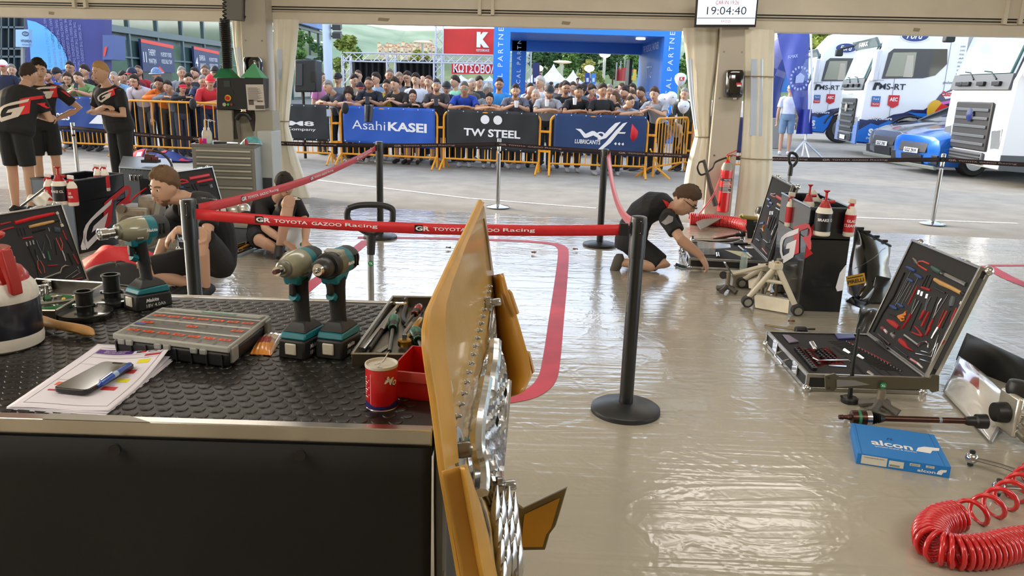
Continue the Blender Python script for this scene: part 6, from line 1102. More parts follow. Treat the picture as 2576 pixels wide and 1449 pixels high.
obj('shell', M().grid(bsh, 18, 18), PB_, t, solid=.008); obj('shell_rim', M().tube([bsh(u/12, 0) for u in range(13)], .012, 6), BLK, t)
for u in (.35, .55, .75, .9): obj('clip', M().box(bsh(u, 0)+V((0, 0, .015)), (.05, .02, .02)), BLK, t)
obj('crease', M().tube([bsh(.1+.8*u/10, .62-.5*u/10) for u in range(11)], .006, 6), mt('5c6266', .3), t)
s = M(); Tq = fr(A(2152, 702, 5.9), V((1, 0, .25)), V((-.25, .1, 1))); poly(s, [(-.07, -.045), (.075, -.045), (.075, .035), (-.07, .035)], Tq); poly(s, [(-.06, .012), (.06, .012), (.06, .02), (-.06, .02)], Tq @ Matrix.Translation((0, 0, .002)), 1); text(s, 'PIRELLI', Tq @ Matrix.Translation((0, -.015, .002)), w=.125, h=.03, mi=1, bold=.03); obj('sticker', s, [mt('d8a32a', .4), mt('2a2013', .5)], t)
sheet('kick_panel', 'upright black panel leaning behind the nearest tool case', 'car part', [G(2180, 765), G(2235, 765), A(2240, 700, 5.9), A(2202, 692, 5.9)], PB_, .01)
sheet('wheel_arch_liner', 'dark curved arch liner on the floor behind the nearest case', 'car part', [G(2152, 845), G(2212, 860), A(2250, 790, 5.2), A(2165, 768, 5.3)], mt('1f1f1e', .3, coat=.4), .1); sheet('wheel_arch_liner', 'small dark liner flap lying beside the right cart', 'car part', [G(2128, 758), G(2165, 775), G(2200, 762), A(2145, 745, 5.9)], BLK, .02)
t = thing('bodywork_panel', 'glossy white and red car body panel on the floor at the frame edge', 'car part', G(2450, 1020)); WP = [G(2372, 985, .01), G(2492, 1112, .01), A(2548, 1010, 3.72), A(2412, 896, 4.4)]
def bwp(u, v): return (WP[0]*(1-u)+WP[1]*u)*(1-v)+(WP[3]*(1-u)+WP[2]*u)*v+V((-.25, -.3, 1)).normalized()*(.07*math.sin(PI*u)*math.sin(PI*v*.9))
obj('skin', M().grid(bwp, 20, 16), mt('dcd8d2', .15, coat=1), t, solid=.005)
obj('red_graphic', M().grid(lambda u, v: bwp(.06+.5*u*(1-.3*v), .45+.52*v)+V((-.001, -.003, .004)), 14, 10), mt('9d1b22', .15, coat=1), t); obj('seam', M().tube([bwp(1, v/10) for v in range(11)], .008, 6), mt('8f8f8f', .4), t)
sheet('arch_cover', 'long black curved body part at the right frame edge', 'car part', [A(2405, 905, 4.5), A(2600, 1010, 4.0), A(2600, 915, 4.25), A(2432, 838, 4.7)], mt('121314', .55), .08)
t = thing('small_clamp', 'tan strap clamp with black jaw on the floor behind the case', 'clamp', G(1960, 825)); obj('strap', M().tube([G(1925, 817, .012), G(1960, 823, .014), G(2000, 828, .016)], .014, 8, ry=.008), mt('8d7c58', .5), t); obj('jaw', M().box(G(2015, 832, .03), (.08, .05, .05)), BLK, t, bev=.01); obj('screw', M().tube([G(2025, 828, .04), G(2050, 828, .04)], .007, 6), BLK, t)
for k, (x, y, lab) in enumerate(((1128, 628, 'dry brown leaf on the sheet left of the yellow guard tip'), (1343, 640, 'dry brown leaf on the sheet inside the red outline'), (1447, 632, 'dry brown leaf just outside the red outline'), (1990, 815, 'dry brown leaf beside the small clamp'), (1945, 745, 'dry brown leaf under the near jack stand'))):
    c = G(x, y); tag(obj('leaf', M().grid(lambda u, v: c+V(((u-.5)*.05, (v-.5)*.035*(1-abs(2*u-1)**2), .012+.018*abs(math.sin(3*u+2*v+k)))), 6, 4), mt('7a4a26', .7), solid=.001), lab, 'leaf')
t = thing('open_parts_box', 'small clear parts box with raised lid beside the sitting mechanic', 'box', G(725, 640)); c4 = [G(703, 645), G(762, 645), G(758, 632), G(702, 632)]
obj('tub', M().hexa(c4, (0, 0, .05)), mt('c9c6bb', .2, alpha=.6), t); obj('lid', M().hexa([c4[0]+V((.02, .1, .05)), c4[1]+V((0, .1, .05)), c4[1]+V((-.0, .11, .05)), c4[0]+V((.02, .11, .05))], [c4[0]+V((-.02, .16, .26)), c4[1]+V((-.06, .16, .28)), c4[1]+V((-.06, .17, .28)), c4[0]+V((-.02, .17, .26))]), mt('dfe0dc', .2, alpha=.55), t); q = c4[1]+V((-.03, .095, .09)); s = M(); poly(s, [(.02*math.cos(a*PI/9), .02*math.sin(a*PI/9)) for a in range(18)], fr(q, V((1, 0, 0)), V((0, 0, 1)))); obj('sticker', s, mt('1f8a50', .4), t)
t = thing('parts_tray', 'open aluminium tray with small parts behind the crouching mechanic', 'tray', G(615, 640)); c4 = [G(598, 648), G(638, 632), G(634, 600), G(590, 606)]; obj('base', M().hexa(c4, (0, 0, .03)), ALU, t)
for i in range(4): obj('rim', M().tube([c4[i]+V((0, 0, .06)), c4[(i+1) % 4]+V((0, 0, .06))], .014, 6), ALU, t)
obj('handle', M().tube([c4[1]+V((0, 0, .05)), c4[1]+V((0, 0, .18)), c4[2]+V((0, 0, .18))], .012, 6), ALU, t)
tag(obj('orange_tool', M().tube([G(605, 628, .06), G(625, 618, .06)], .02, 8), mt('c98a2a', .4, .5)), 'brass fitting in the aluminium tray', 'fitting')
t = thing('axle_part', 'cast axle housing on the floor left of the sitting mechanic', 'car part', G(600, 590)); upb = G(592, 575)
for dx, dz, r in ((0, .16, .1), (.1, .2, .08), (-.06, .1, .07)): obj('housing', M().sph(upb+V((dx, 0, dz)), r, 14, 10), MAG, t)
obj('shaft', M().tube([upb+V((.1, -.05, .18)), upb+V((.24, -.08, .17))], .03, 10), BLK, t)
q = G(440, 735); tag(obj('dark_glove', M().grid(heap(q.x, q.y, .1, .06, .04, 1), 24, 6), BLKM), 'dark glove on the floor under the crouching mechanic', 'glove')
tag(obj('rag', M().grid(lambda u, v: A(65+50*u, 515-28*v*(1-u*.5), 6.3)+V((0, .1*v, .03*math.sin(6*u+4*v))), 10, 8), mt('d8d5cc', .7), solid=.008), 'white rag on top of the tool case behind the sprayer', 'rag')
tag(obj('caliper', M().tube([A(55, 518, 6.3), A(85, 495, 6.3), A(113, 472, 6.3)], [.03, .022, .006], 6, ry=.008), DST), 'grey pointed gauge leaning on the white rag', 'gauge')
# ------------------------------------------------------------------ crowd barriers with banners
OB = mt('e29a22', .4, var=.08, vs=6)
def barrier(label, pa, pb, Ya, Yb, H=1.1, feet=(1, 1), bars=15, ban=None, btop=None):
    a = A(*pa, Ya); b = A(*pb, Yb); a.z = b.z = 0; X = (b-a).normalized(); L = (b-a).length; N = V((X.y, -X.x, 0)); N = -N if N.y > 0 else N
    def P(x, z, n=0.): return a+X*x+N*n+V((0, 0, z))
    t = thing('crowd_barrier', label, 'barrier', a.lerp(b, .5), 'orange crowd barriers')
    obj('frame', M().tube([P(.03, .02)]+[P(.03, z) for z in (.3, H-.14)]+[P(.03+.12*(1-math.cos(k*PI/8)), H-.14+.12*math.sin(k*PI/8)) for k in range(1, 5)]+[P(L-.03-.12*(1-math.sin(k*PI/8)), H-.14+.12*math.cos(k*PI/8)) for k in range(5)]+[P(L-.03, z) for z in (.3, .02)], .021, 8), OB, t); obj('lower_rail', M().tube([P(.03, .2), P(L-.03, .2)], .018, 8), OB, t)
    for k in range(bars): x = .03+(L-.06)*(k+1)/(bars+1); obj('bar', M().tube([P(x, .2), P(x, H-.03)], .0095, 6), OB, t)
    for k, x in enumerate((.04, L-.04)):
        if feet[k]: obj('foot', M().tube(bez([P(x, .0, .34), P(x, .1, .2), P(x, .2, 0), P(x, .1, -.2), P(x, .0, -.34)], 4), .019, 8), OB, t)
        obj('coupling', M().box(P(x+(-.06 if k == 0 else .06), H-.32), (.14, .03, .04), T=rot(0, 0, math.atan2(X.y, X.x))), OB, t); obj('coupling', M().box(P(x+(-.06 if k == 0 else .06), .42), (.14, .03, .04), T=rot(0, 0, math.atan2(X.y, X.x))), OB, t)
    return t, P, L, X, N
def banner(label, P, L, X, N, col, z0=.43, z1=1.12, x0=.1, x1=None, marks=None, slope=0.):
    x1 = x1 or L-.06; t = thing('banner', label, 'banner', P((x0+x1)/2, 0, .05)); w = x1-x0
    def S(u, v, d=0.): return P(x0+w*u, z0+(z1-z0)*v-slope*u*(1-v), .035+d+.012*math.sin(5*u+3*v)+.008*math.sin(17*u-6*v)*(1-v)+.01*math.sin(26*u)*v*v)
    obj('cloth', M().grid(S, 40, 12), mt(col, .65, var=.06, vs=3), t, solid=.004, smooth=60)
    if marks:
        m = M(); marks(m); m2 = M(); vs = [S(p.x, p.y, .006) for p in m.v]; m2.add(vs, m.f, m.m); obj('lettering', m2, [LETW, mt('8f9097', .6)], t)
    for v in (.04, .96):
        for u in (.02, .18, .34, .5, .66, .82, .98): q = S(u, v, .008); obj('eyelet', M().cyl(q, q+N*.004, .011, 8), mt('c8cbd0', .4), t)
    return t
Zt = Matrix.Translation
def tx(m, s, x, y, w, h, b=.01, sh=0., mi=0): text(m, s, Zt((x, y, 0)), w=w, h=h, bold=b, shear=sh, mi=mi)
t1, P, L, X, N = barrier('orange crowd barrier at the far left behind the standing mechanics', (-40, 362), (92, 372), 16.6, 16.3)
t2, P, L, X, N = barrier('orange crowd barrier under the blue year banner', (130, 384), (305, 394), 15.9, 15.7)
def mk(m): tx(m, '2023', .16, .42, .30, .2, .03); poly(m, [(.6, .25), (.95, .25), (.95, .5), (.75, .5)], Zt((0, 0, 0)))
banner('blue banner with a year behind the standing mechanics', P, L, X, N, '1d3f86', marks=mk)
barrier('bare orange crowd barrier with people leaning left of the control cabinet', (325, 396), (570, 402), 15.6, 15.4, bars=10)
t4, P, L, X, N = barrier('orange crowd barrier under the charcoal company banner', (640, 407), (840, 410), 15.4, 15.3)
def mk(m): tx(m, 'M8', .62, .47, .34, .13, .03); tx(m, 'A Company', .56, .30, .5, .1)
banner('charcoal banner lettered M8 beside the tied curtain', P, L, X, N, '272b2f', marks=mk)
t5, P, L, X, N = barrier('orange crowd barrier under the bright blue banner', (856, 412), (1103, 424), 15.35, 15.0)
def mk(m): tx(m, 'Asahi', .28, .5, .36, .24, -.004); tx(m, 'KASEI', .7, .5, .42, .235, .035); tx(m, 'o', .86, .03, .02, .03)
banner('bright blue banner with white lettering in two weights', P, L, X, N, '2154b4', marks=mk, slope=.06)
t6, P, L, X, N = barrier('orange crowd barrier under the black banner with two dots', (1112, 425), (1358, 438), 15.0, 14.65)
def mk(m):
    for x in (.42, .56): poly(m, [(x+.048*math.cos(k*PI/12), .77+.115*math.sin(k*PI/12)) for k in range(24)], Zt((0, 0, 0)))
    tx(m, 'TW STEEL', .5, .43, .62, .2, .03)
banner('black banner with two white dots above its lettering', P, L, X, N, '1f2125', marks=mk, slope=.06)
t7, P, L, X, N = barrier('orange crowd barrier under the dark blue banner with slanted script', (1376, 439), (1625, 447), 14.6, 14.5)
def mk(m):
    O = Zt((0, 0, 0)); poly(m, [(.23, .62), (.29, .62), (.345, .5), (.41, .58), (.44, .58), (.5, .48), (.54, .42), (.49, .40), (.43, .47), (.36, .40), (.33, .40), (.28, .55)], O)
    poly(m, [(.66, .80), (.72, .84), (.63, .57), (.57, .42), (.50, .36), (.47, .38), (.53, .46), (.60, .66)], O); poly(m, [(.74, .80), (.79, .84), (.72, .62), (.62, .30), (.52, .10), (.48, .10), (.57, .32), (.67, .62)], O)
    m.add([(.51+.05*math.cos(a)*q, .49+.08*math.sin(a)*q, 0) for q in (1, .55) for a in (k*PI/8 for k in range(16))], [(k, (k+1) % 16, 16+(k+1) % 16, 16+k) for k in range(16)]); poly(m, [(.66, .58), (.78, .59), (.77, .55), (.655, .54)], O)
    tx(m, 'LUBRICANTS', .37, .30, .28, .11, .02, .1)
    for x in (.66, .70, .74): poly(m, [(x, .29), (x+.02, .33), (x+.03, .29), (x+.02, .25)], O)
banner('dark blue banner with a slanted white script and lettering below', P, L, X, N, '1a3766', marks=mk, slope=.05)
barrier('bare orange crowd barrier turned away beside the balloons', (1640, 446), (1722, 434), 14.5, 15.9, bars=10)
t9, P, L, X, N = barrier('orange crowd barrier behind the bulging curtain', (1730, 432), (1900, 440), 15.9, 15.6); banner('plain navy banner behind the bulging curtain', P, L, X, N, '232a55')
q = A(405, 405, 14.9); q.z = 0; t = thing('fallen_banner', 'crumpled blue and red banner lying on the asphalt', 'banner', q)
def crum(u, v): return q+V(((u-.5)*1.25, (v-.5)*.5, .02+.26*max(0, math.sin(PI*v))*(.45+.55*abs(math.sin(4.5*u+1)))*math.sin(PI*min(1, u*1.1+.02))))
BL_ = mt('1c3475', .5)
obj('cloth', M().grid(crum, 26, 10), BL_, t, solid=.008, smooth=30)
for u0, u1, v0, v1, c in ((.0, .16, .1, .8, 'aebcd8'), (.1, .3, .05, .4, 'd8323c'), (.5, .62, .3, .95, 'd8323c'), (.85, 1, .02, .4, 'd8323c'), (.2, .28, .1, .25, 'e6e6ea')): obj('printed_patch', M().grid(lambda a, b: crum(u0+(u1-u0)*a, v0+(v1-v0)*b)+V((0, -.008, .012)), 8, 6), mt(c, .5), t, smooth=30)
tag(obj('plank', M().tube([A(1636, 375, 14.2), G(1670, 445)], .02, 4), mt('d8a54a', .6)), 'thin wooden stick leaning on the turned away barrier', 'stick')

# ------------------------------------------------------------------ far buildings and structures
def vp(m, x0, y0, x1, y1, Y, th=.1, mi=0, Yb=None):
    a, b, c, d = A(x0, y1, Y), A(x1, y1, Yb or Y), A(x1, y0, Yb or Y), A(x0, y0, Y); return m.hexa([a, b, b+V((0, th, 0)), a+V((0, th, 0))], [d, c, c+V((0, th, 0)), d+V((0, th, 0))], mi)
# glass hall along the left
XB = -19.
def bp_(x, y): r_ = ray(x, y); return V((0, 0, HC))+r_*(XB/r_.x)
t = thing('glass_hall', 'long two storey glass hall with pit boards on the left', 'building', (XB-4, 52, 0))
y0b, y1b = 33., 78.; GLZ = mt('4f6a66', .08, .3, coat=1, var=.3, vs=.5); GLU = mt('39463a', .1, .2, coat=1, var=.5, vs=.4); FRM = mt('4e5f66', .4)
def yz(y, z, d=0.): return V((XB+d, y, z))
obj('body', M().box((XB-6.2, (y0b+y1b)/2, 4.2), (12, y1b-y0b, 8.4)), mt('6f7f80', .6), t)
zf = bp_(327, 86).z; W_ = 3.1; k = 0; y = y0b
while y < y1b-.1:
    fa = obj('upper_window', M().hexa([yz(y+.1, zf+.3), yz(y+W_-.1, zf+.3), yz(y+W_-.1, zf+.3, .05), yz(y+.1, zf+.3, .05)], (0, 0, 2.1)), GLU, t); obj('lower_window', M().hexa([yz(y+.1, .2), yz(y+W_-.1, .2), yz(y+W_-.1, .2, .05), yz(y+.1, .2, .05)], (0, 0, zf-.5)), GLZ, t)
    obj('mullion', M().box(yz(y, 3.5, .08), (.14, .16, 7)), FRM, t); obj('ceiling_lamp', M().box(yz(y+W_/2, zf+1.7, .08), (.03, 1.2, .1)), mt('f3f6e8', .5, emit=1.6), t); y += W_; k += 1
for z, h in ((zf, .3), (zf+2.4, .25), (zf-1.15, .08)): obj('sill_beam', M().box(yz((y0b+y1b)/2, z+h/2, .1), (.2, y1b-y0b, h)), FRM, t)
s = M().box(yz((y0b+y1b)/2, zf+4.2, .5), (.4, y1b-y0b, 3.)); obj('fascia_board', s, mt('4a74b4', .5, var=.15, vs=.3), t)
for y, h in ((43.5, 1), (50, -1), (57, 1)): obj('fascia_triangle', M().add([yz(y, zf+2.75, .72), yz(y+3, zf+2.75, .72), yz(y+1.6, zf+4.6, .72), yz(y, zf+2.75, .7)], [(0, 1, 2)]), mt('e0402c', .5), t)
for (xa, ya), (xb, yb), num, n1, n2 in (((335, 97), (421, 142), '11', 'THIERRY', 'MARTIJN'), ((471, 116), (537, 146), '4', 'ESAPEKKA', 'JANNE')):
    a, b = bp_(xa, ya), bp_(xb, yb); T = fr(V((XB+.3, a.y, 0)), V((0, 1, 0)), V((0, 0, 1))); w = b.y-a.y; zt_ = a.z; hh = 1.55
    bd = obj('pit_board', M(T).box((w/2, zt_-hh/2, 0), (w, hh, .12)), mt('2a3560', .5), t)
    s = M(T @ Zt((0, 0, .07))); poly(s, [(0, zt_), (w, zt_-.12), (w, zt_-.3), (0, zt_-.16)], Zt((0, 0, 0)), 1); poly(s, [(w*.3, zt_-hh), (w*.65, zt_-hh), (w*.5, zt_-hh+.3)], Zt((0, 0, 0)), 1); text(s, num, Zt((w*.08, zt_-.85, 0)), w=.09*w, h=.5, bold=.02)
    text(s, n1, Zt((w*.3, zt_-.6, 0)), w=.22*w, h=.3); text(s, n2, Zt((w*.3, zt_-1.05, 0)), w=.22*w, h=.3); text(s, 'M-SPORT FORD', Zt((w*.74, zt_-.65, 0)), w=.34*w, h=.22); text(s, 'WORLD RALLY TEAM', Zt((w*.74, zt_-1.0, 0)), w=.34*w, h=.22); obj('lettering', s, [LETW, mt('dd4030', .5)], bd)
    obj('doorway', M(T).box((w/2, (zt_-hh)/2, -.1), (w*.9, zt_-hh, .1)), mt('242c3a', .3, coat=.5), t)
# blue hoarding with the pale arc
t = thing('hoarding', 'tall violet blue hoarding with a pale blue sail and vertical words', 'hoarding', A(180, 300, 27)); t.location.z = 0; HY = 27.
g = M(); vp(g, 66, -20, 262, 190, HY, .5); vp(g, 66, 190, 262, 262, HY, .5); obj('wall_panel', g, mt('35387c', .5, var=.1, vs=.6), t); g = M(); vp(g, 258, 88, 286, 150, HY-.2, .8); obj('side_wing', g, mt('4c5c90', .5), t)
g = M(); g.add([A(x, y, HY-.03) for x, y in ((68, 50), (90, 55), (115, 68), (140, 92), (158, 120), (168, 145), (174, 175), (78, 175), (75, 110))], [tuple(range(9))]); obj('pale_sail', g, mt('5fa9e6', .5), t); g = M(); g.add([A(*p, HY-.24) for p in ((262, 120), (270, 116), (264, 142), (260, 140))], [(0, 1, 2, 3)]); obj('red_flash', g, mt('e0402c', .5), t)
s = M()
for k, x in enumerate((118, 133, 148, 160, 172, 184, 195, 207)): text(s, 'THE YEARS THE LEGENDS THE MOMENTS', fr(A(x, 95+6*k, HY-.03), V((0, 0, -1)), V((1, 0, 0))), w=1.9, h=.09)
obj('lettering', s, mt('8387b8', .5), t)
t = thing('team_sign', 'white brand sign board beside the violet hoarding', 'sign', A(52, 95, 26)); g = M(); vp(g, 39, 74, 72, 118, 26, .2); obj('post', vp(M(), 52, 118, 58, 330, 26.05, .1), GREY, t); obj('board', g, mt('93b7dd', .5), t)
s = M(); T = fr(A(66, 103, 25.97), V((1, 0, 0)), V((0, 0, 1))); text(s, 'HYUNDAI', T, w=.34, h=.085, bold=.03); text(s, 'MOTORSPORT', T @ Zt((0, -.12, 0)), w=.3, h=.055); s.tube([T @ V((.0+.1*math.cos(k*PI/8), .22+.06*math.sin(k*PI/8), .0)) for k in range(17)], .012, 4); text(s, 'H', T @ Zt((0, .22, 0)), h=.07, shear=.4); obj('lettering', s, mt('1d2b45', .5), t)
t = thing('dark_pavilion', 'dark pavilion with stairs at the far left', 'building', A(20, 200, 30)); g = M(); vp(g, -260, -60, 60, 215, 29, 2); obj('wall_panel', g, mt('2a333a', .4, var=.3, vs=.8), t)
for k, y in enumerate((66, 120, 140)): g = M(); vp(g, -60, y, 64, y+5, 28.8, .2); obj('beam', g, mt('55646c', .4), t)
for k, x in enumerate((2, 20, 34, 60)): g = M(); vp(g, x, 40, x+3, 210, 28.8, .2); obj('post', g, mt('46545a', .4), t)
# speaker on a stand, lamp post
t = thing('loudspeaker', 'large black loudspeaker above the charcoal company banner', 'speaker', lm(765, 300, 16)); g = M(); vp(g, 741, 150, 795, 232, 16, .5); obj('cabinet', g, mt('23272a', .5), t, bev=.03); g = M(); vp(g, 781, 180, 792, 205, 15.97, .05); obj('handle_recess', g, BLK, t); g = M(); vp(g, 745, 160, 760, 215, 15.97, .04); obj('connector_panel', g, mt('3a4044', .4), t); q = lm(765, 300, 16.2); obj('stand_pole', M().tube([q, V((q.x, q.y, A(765, 232, 16.2).z))], .03, 8), BLK, t)
t = thing('lamp_mast', 'thick white steel mast with two floodlights', 'mast', lm(826, 200, 30)); q = lm(826, 200, 30); obj('pole', M().tube([q, V((q.x, q.y, 9))], .165, 20), mt('b9c6d6', .35), t)
for y in (67, 88): q = A(848, y, 29.9); obj('floodlight', M().box(q, (.3, .3, .2), T=rot(.3, 0, 0)), DGREY, t); obj('bracket', M().tube([q, A(833, y+4, 30)], .03, 6), DGREY, t)
# truss
TRS = mt('c6cad4', .35, .3)
def truss(label, p, q, w=.3, nm='truss', n=None):
    p, q = V(p), V(q); t = thing(nm, label, 'truss', p.lerp(q, .5)); x, y, d = bas(q-p); c = [x*a*w/2+y*b*w/2 for a, b in ((-1, -1), (1, -1), (1, 1), (-1, 1))]; n = n or max(2, int((q-p).length/(w*1.1)))
    for o in c: obj('chord', M().tube([p+o, q+o], w*.085, 6), TRS, t)
    s = M()
    for k in range(n):
        a, b = p.lerp(q, k/n), p.lerp(q, (k+1)/n)
        for i in range(4): s.tube([(a if k % 2 else b)+c[i], (b if k % 2 else a)+c[(i+1) % 4]], w*.05, 4)
    obj('lattice', s, TRS, t, kind='stuff'); return t
YT = 24.
for k, (x, lab) in enumerate(((872, 'left leg of the low stage truss'), (984, 'middle leg of the low stage truss'), (1102, 'right leg of the low stage truss'))): q = A(x, 150, YT); truss(lab, V((q.x, q.y, 0)), V((q.x, q.y, A(x, 140, YT).z)), .24)
truss('horizontal beam of the low stage truss', A(866, 143, YT), A(1240, 150, YT), .24); 
t = thing('stage_curtain', 'black stage curtain hanging in the left truss bay', 'curtain', A(930, 220, YT+.3)); obj('cloth', M().grid(lambda u, v: A(880+98*u, 150+148*v, YT+.25+.1*math.sin(40*u)), 40, 6), BLKM, t)
t = thing('stage_curtain', 'black stage curtain hanging in the right truss bay', 'curtain', A(1045, 220, YT+.3)); obj('cloth', M().grid(lambda u, v: A(992+106*u, 152+148*v, YT+.25+.1*math.sin(43*u)), 40, 6), BLKM, t)
YK = 32.; t = thing('billboard', 'red billboard with a large white K on a truss', 'billboard', A(1170, 110, YK)); g = M(); vp(g, 1113, 72, 1243, 138, YK, .15); obj('board', g, mt('c9221d', .45, var=.15, vs=.8), t); s = M(); T = fr(A(1215, 100, YK-.03), V((1, 0, 0)), V((0, 0, 1))); text(s, 'K', T, w=.5, h=.58, bold=.09); text(s, 'ΚΩΤΣΟΒΟΛΟΣ', T @ Zt((0, -.4, 0)), w=.52, h=.09, bold=.02); obj('lettering', s, WHT, t)
q = A(1106, 100, YK); truss('tall left leg of the red billboard truss', V((q.x, q.y, 0)), V((q.x, q.y, A(1106, 66, YK).z)), .3); q = A(1328, 150, YK); truss('tall truss leg between the blue arch legs', V((q.x, q.y, 0)), A(1328, 60, YK), .3); truss('truss beam under the red billboard', A(1104, 145, YK-.1), A(1330, 150, YK-.1), .22)
t = thing('shop_banner', 'red banner with white Greek letters below the truss', 'banner', A(1190, 172, YK-.4)); g = M(); vp(g, 1136, 159, 1246, 186, YK-.4, .06); obj('cloth', g, mt('d3202b', .5), t); s = M(); text(s, 'ΚΩΤΣΟΒΟΛΟΣ', fr(A(1208, 173, YK-.44), V((1, 0, 0)), V((0, 0, 1))), w=2.1, h=.34, bold=.025); obj('lettering', s, WHT, t)
# blue arch
YA = 25.; AB = mt('2080e8', .45, var=.04, vs=.6); AB2 = mt('1f6cc9', .45); t = thing('partner_arch', 'tall bright blue box arch with white vertical lettering', 'arch', A(1470, 260, YA)); t.location.z = 0
zt_, zu = A(1470, 70, YA).z, A(1470, 86, YA).z; xa = [A(x, 200, YA).x for x in (1240, 1281, 1664, 1706)]; DA = 5.0
def bxx(m, x0, x1, y0, y1, z0, z1): return m.hexa([(x0, y0, z0), (x1, y0, z0), (x1, y1, z0), (x0, y1, z0)], (0, 0, z1-z0))
for n_, a in (('front_leg', (xa[0], xa[1], YA, YA+.5, 0, zu)), ('front_leg', (xa[2], xa[3], YA, YA+.5, 0, zu)), ('front_beam', (xa[0], xa[3], YA, YA+.5, zu, zt_))): obj(n_, bxx(M(), *a), AB, t)
for n_, a in (('side_wall', (xa[2], xa[3], YA+.5, YA+DA-.5, 0, zt_)), ('roof_panel', (xa[0], xa[3], YA+.5, YA+DA-.5, zu, zt_)), ('rear_beam', (xa[0], xa[3], YA+DA-.5, YA+DA, zu-.35, zt_)), ('rear_leg', (xa[0]+.53, xa[0]+1.05, YA+DA-.5, YA+DA, 0, zt_))): obj(n_, bxx(M(), *a), AB2, t)
obj('rear_leg', bxx(M(), xa[2], xa[3], YA+DA-.5, YA+DA, 0, zt_), AB2, t); obj('ceiling_lamp', M().cyl((xa[2]-.6, YA+.9, zu-.01), (xa[2]-.6, YA+.9, zu-.05), .15, 14), mt('fff6dd', .5, emit=4), t)
s = M(); text(s, 'MEDICAL PARTNER', fr(A(1258, 175, YA-.02), V((0, 0, 1)), V((-1, 0, 0))), w=2.9, h=.16, sp=1.5, bold=.01); text(s, 'MEDICAL PARTNER', fr(A(1684, 185, YA-.02), V((0, 0, 1)), V((-1, 0, 0))), w=2.9, h=.16, sp=1.5, bold=.01); text(s, 'MEDICAL PARTNER', fr(V((xa[0]+.79, YA+DA-.52, 2.3)), V((0, 0, 1)), V((-1, 0, 0))), w=2.6, h=.15, sp=1.5, bold=.01)
Tw = fr(V((xa[2]-.01, YA+2.5, 2.)), V((0, -1, 0)), V((0, 0, 1)))
for st, y, w, h in (('THE MEDICAL PARTNER', 1.0, 3.2, .22), ('TTG', .2, 1.1, .4), ('EUROMEDICA', -.55, 1.8, .2)): text(s, st, Tw @ Zt((0, y, 0)), w=w, h=h)
obj('lettering', s, mt('d2dff2', .6), t)
q = V((xa[2]-.5, YA+3.9, 1.7)); tag(obj('wall_screen', M().box(q, (.1, .9, 1.9)), BLK, bev=.02), 'black upright screen inside the blue arch', 'screen')
# far marquees, flags, posts
def marquee(label, x, ytop, yb, hw, Y): a = A(x, ytop, Y); w = hw/1950*Y; z = A(x, yb, Y).z; t = thing('marquee', label, 'tent', V((a.x, Y, 0))); n = 12; obj('canopy', M().grid(lambda u, v: (lambda an, r: V((a.x+w*r*max(-1, min(1, 1.35*math.cos(an))), Y+w*r*max(-1, min(1, 1.35*math.sin(an))), a.z-(a.z-z)*(r**.72))))(2*PI*u, v), 24, 8), mt('dfe9f3', .6), t); obj('valance', M().box((a.x, Y, z-.12), (2*w, 2*w, .3)), mt('cfdbe8', .6), t); [obj('leg', M().box((a.x+i*w*.97, Y+j*w*.97, z/2), (.1, .1, z)), ALU, t) for i in (-1, 1) for j in (-1, 1)]
marquee('larger white peaked marquee seen through the blue arch', 1393, 160, 207, 38, 44); marquee('smaller white peaked marquee beside the larger one', 1442, 175, 208, 24, 48); marquee('pale low marquee beside the truss leg in the arch', 1345, 180, 208, 26, 50); marquee('pale sunshade under the red banner, left one', 1160, 188, 205, 26, 31); marquee('pale sunshade under the red banner, right one', 1232, 190, 206, 18, 31.5)
for k, (x0, x1, c, lab) in enumerate(((1472, 1484, '2b3f86', 'navy roll up poster left of the round tree'), (1487, 1499, '3f7fd0', 'pale blue roll up poster left of the round tree'), (1340, 1358, '222a5c', 'navy booth panel behind the arch'))): t = thing('poster_stand', lab, 'poster', A((x0+x1)/2, 215, 38)); g = M(); vp(g, x0, (183, 185, 158)[k], x1, 312, 38, .1); obj('panel', g, mt(c, .5), t); g = M(); vp(g, x0+3, 196, x1-3, 206, 37.95, .02); obj('white_field', g, mt('c9d2e4', .5), t)
for k, (x, y, Y, lab) in enumerate(((1517, 136, 50, 'tall far street lamp with a lit head in the arch'), (1412, 156, 60, 'thin far street lamp above the marquee'), (1480, 172, 55, 'far lamp with a warm glow in the arch'), (1352, 172, 55, 'far lamp with a warm glow left of the marquee'), (1063, 106, 60, 'far street lamp before the hillside'))):
    q = lm(x, 220, Y); z = A(x, y, Y).z; t = thing('street_lamp', lab, 'street lamp', q); obj('pole', M().tube([q, V((q.x, q.y, z))], .09, 8), mt('a8a79a', .5), t); obj('lamp_head', M().sph((q.x, q.y, z), (.35, .35, .22) if k in (0, 2, 3) else (.7, .2, .12), 10, 6), mt('ffe9c0' if k != 0 else 'f2fff4', .5, emit=6 if k in (0, 2, 3) else 0), t)
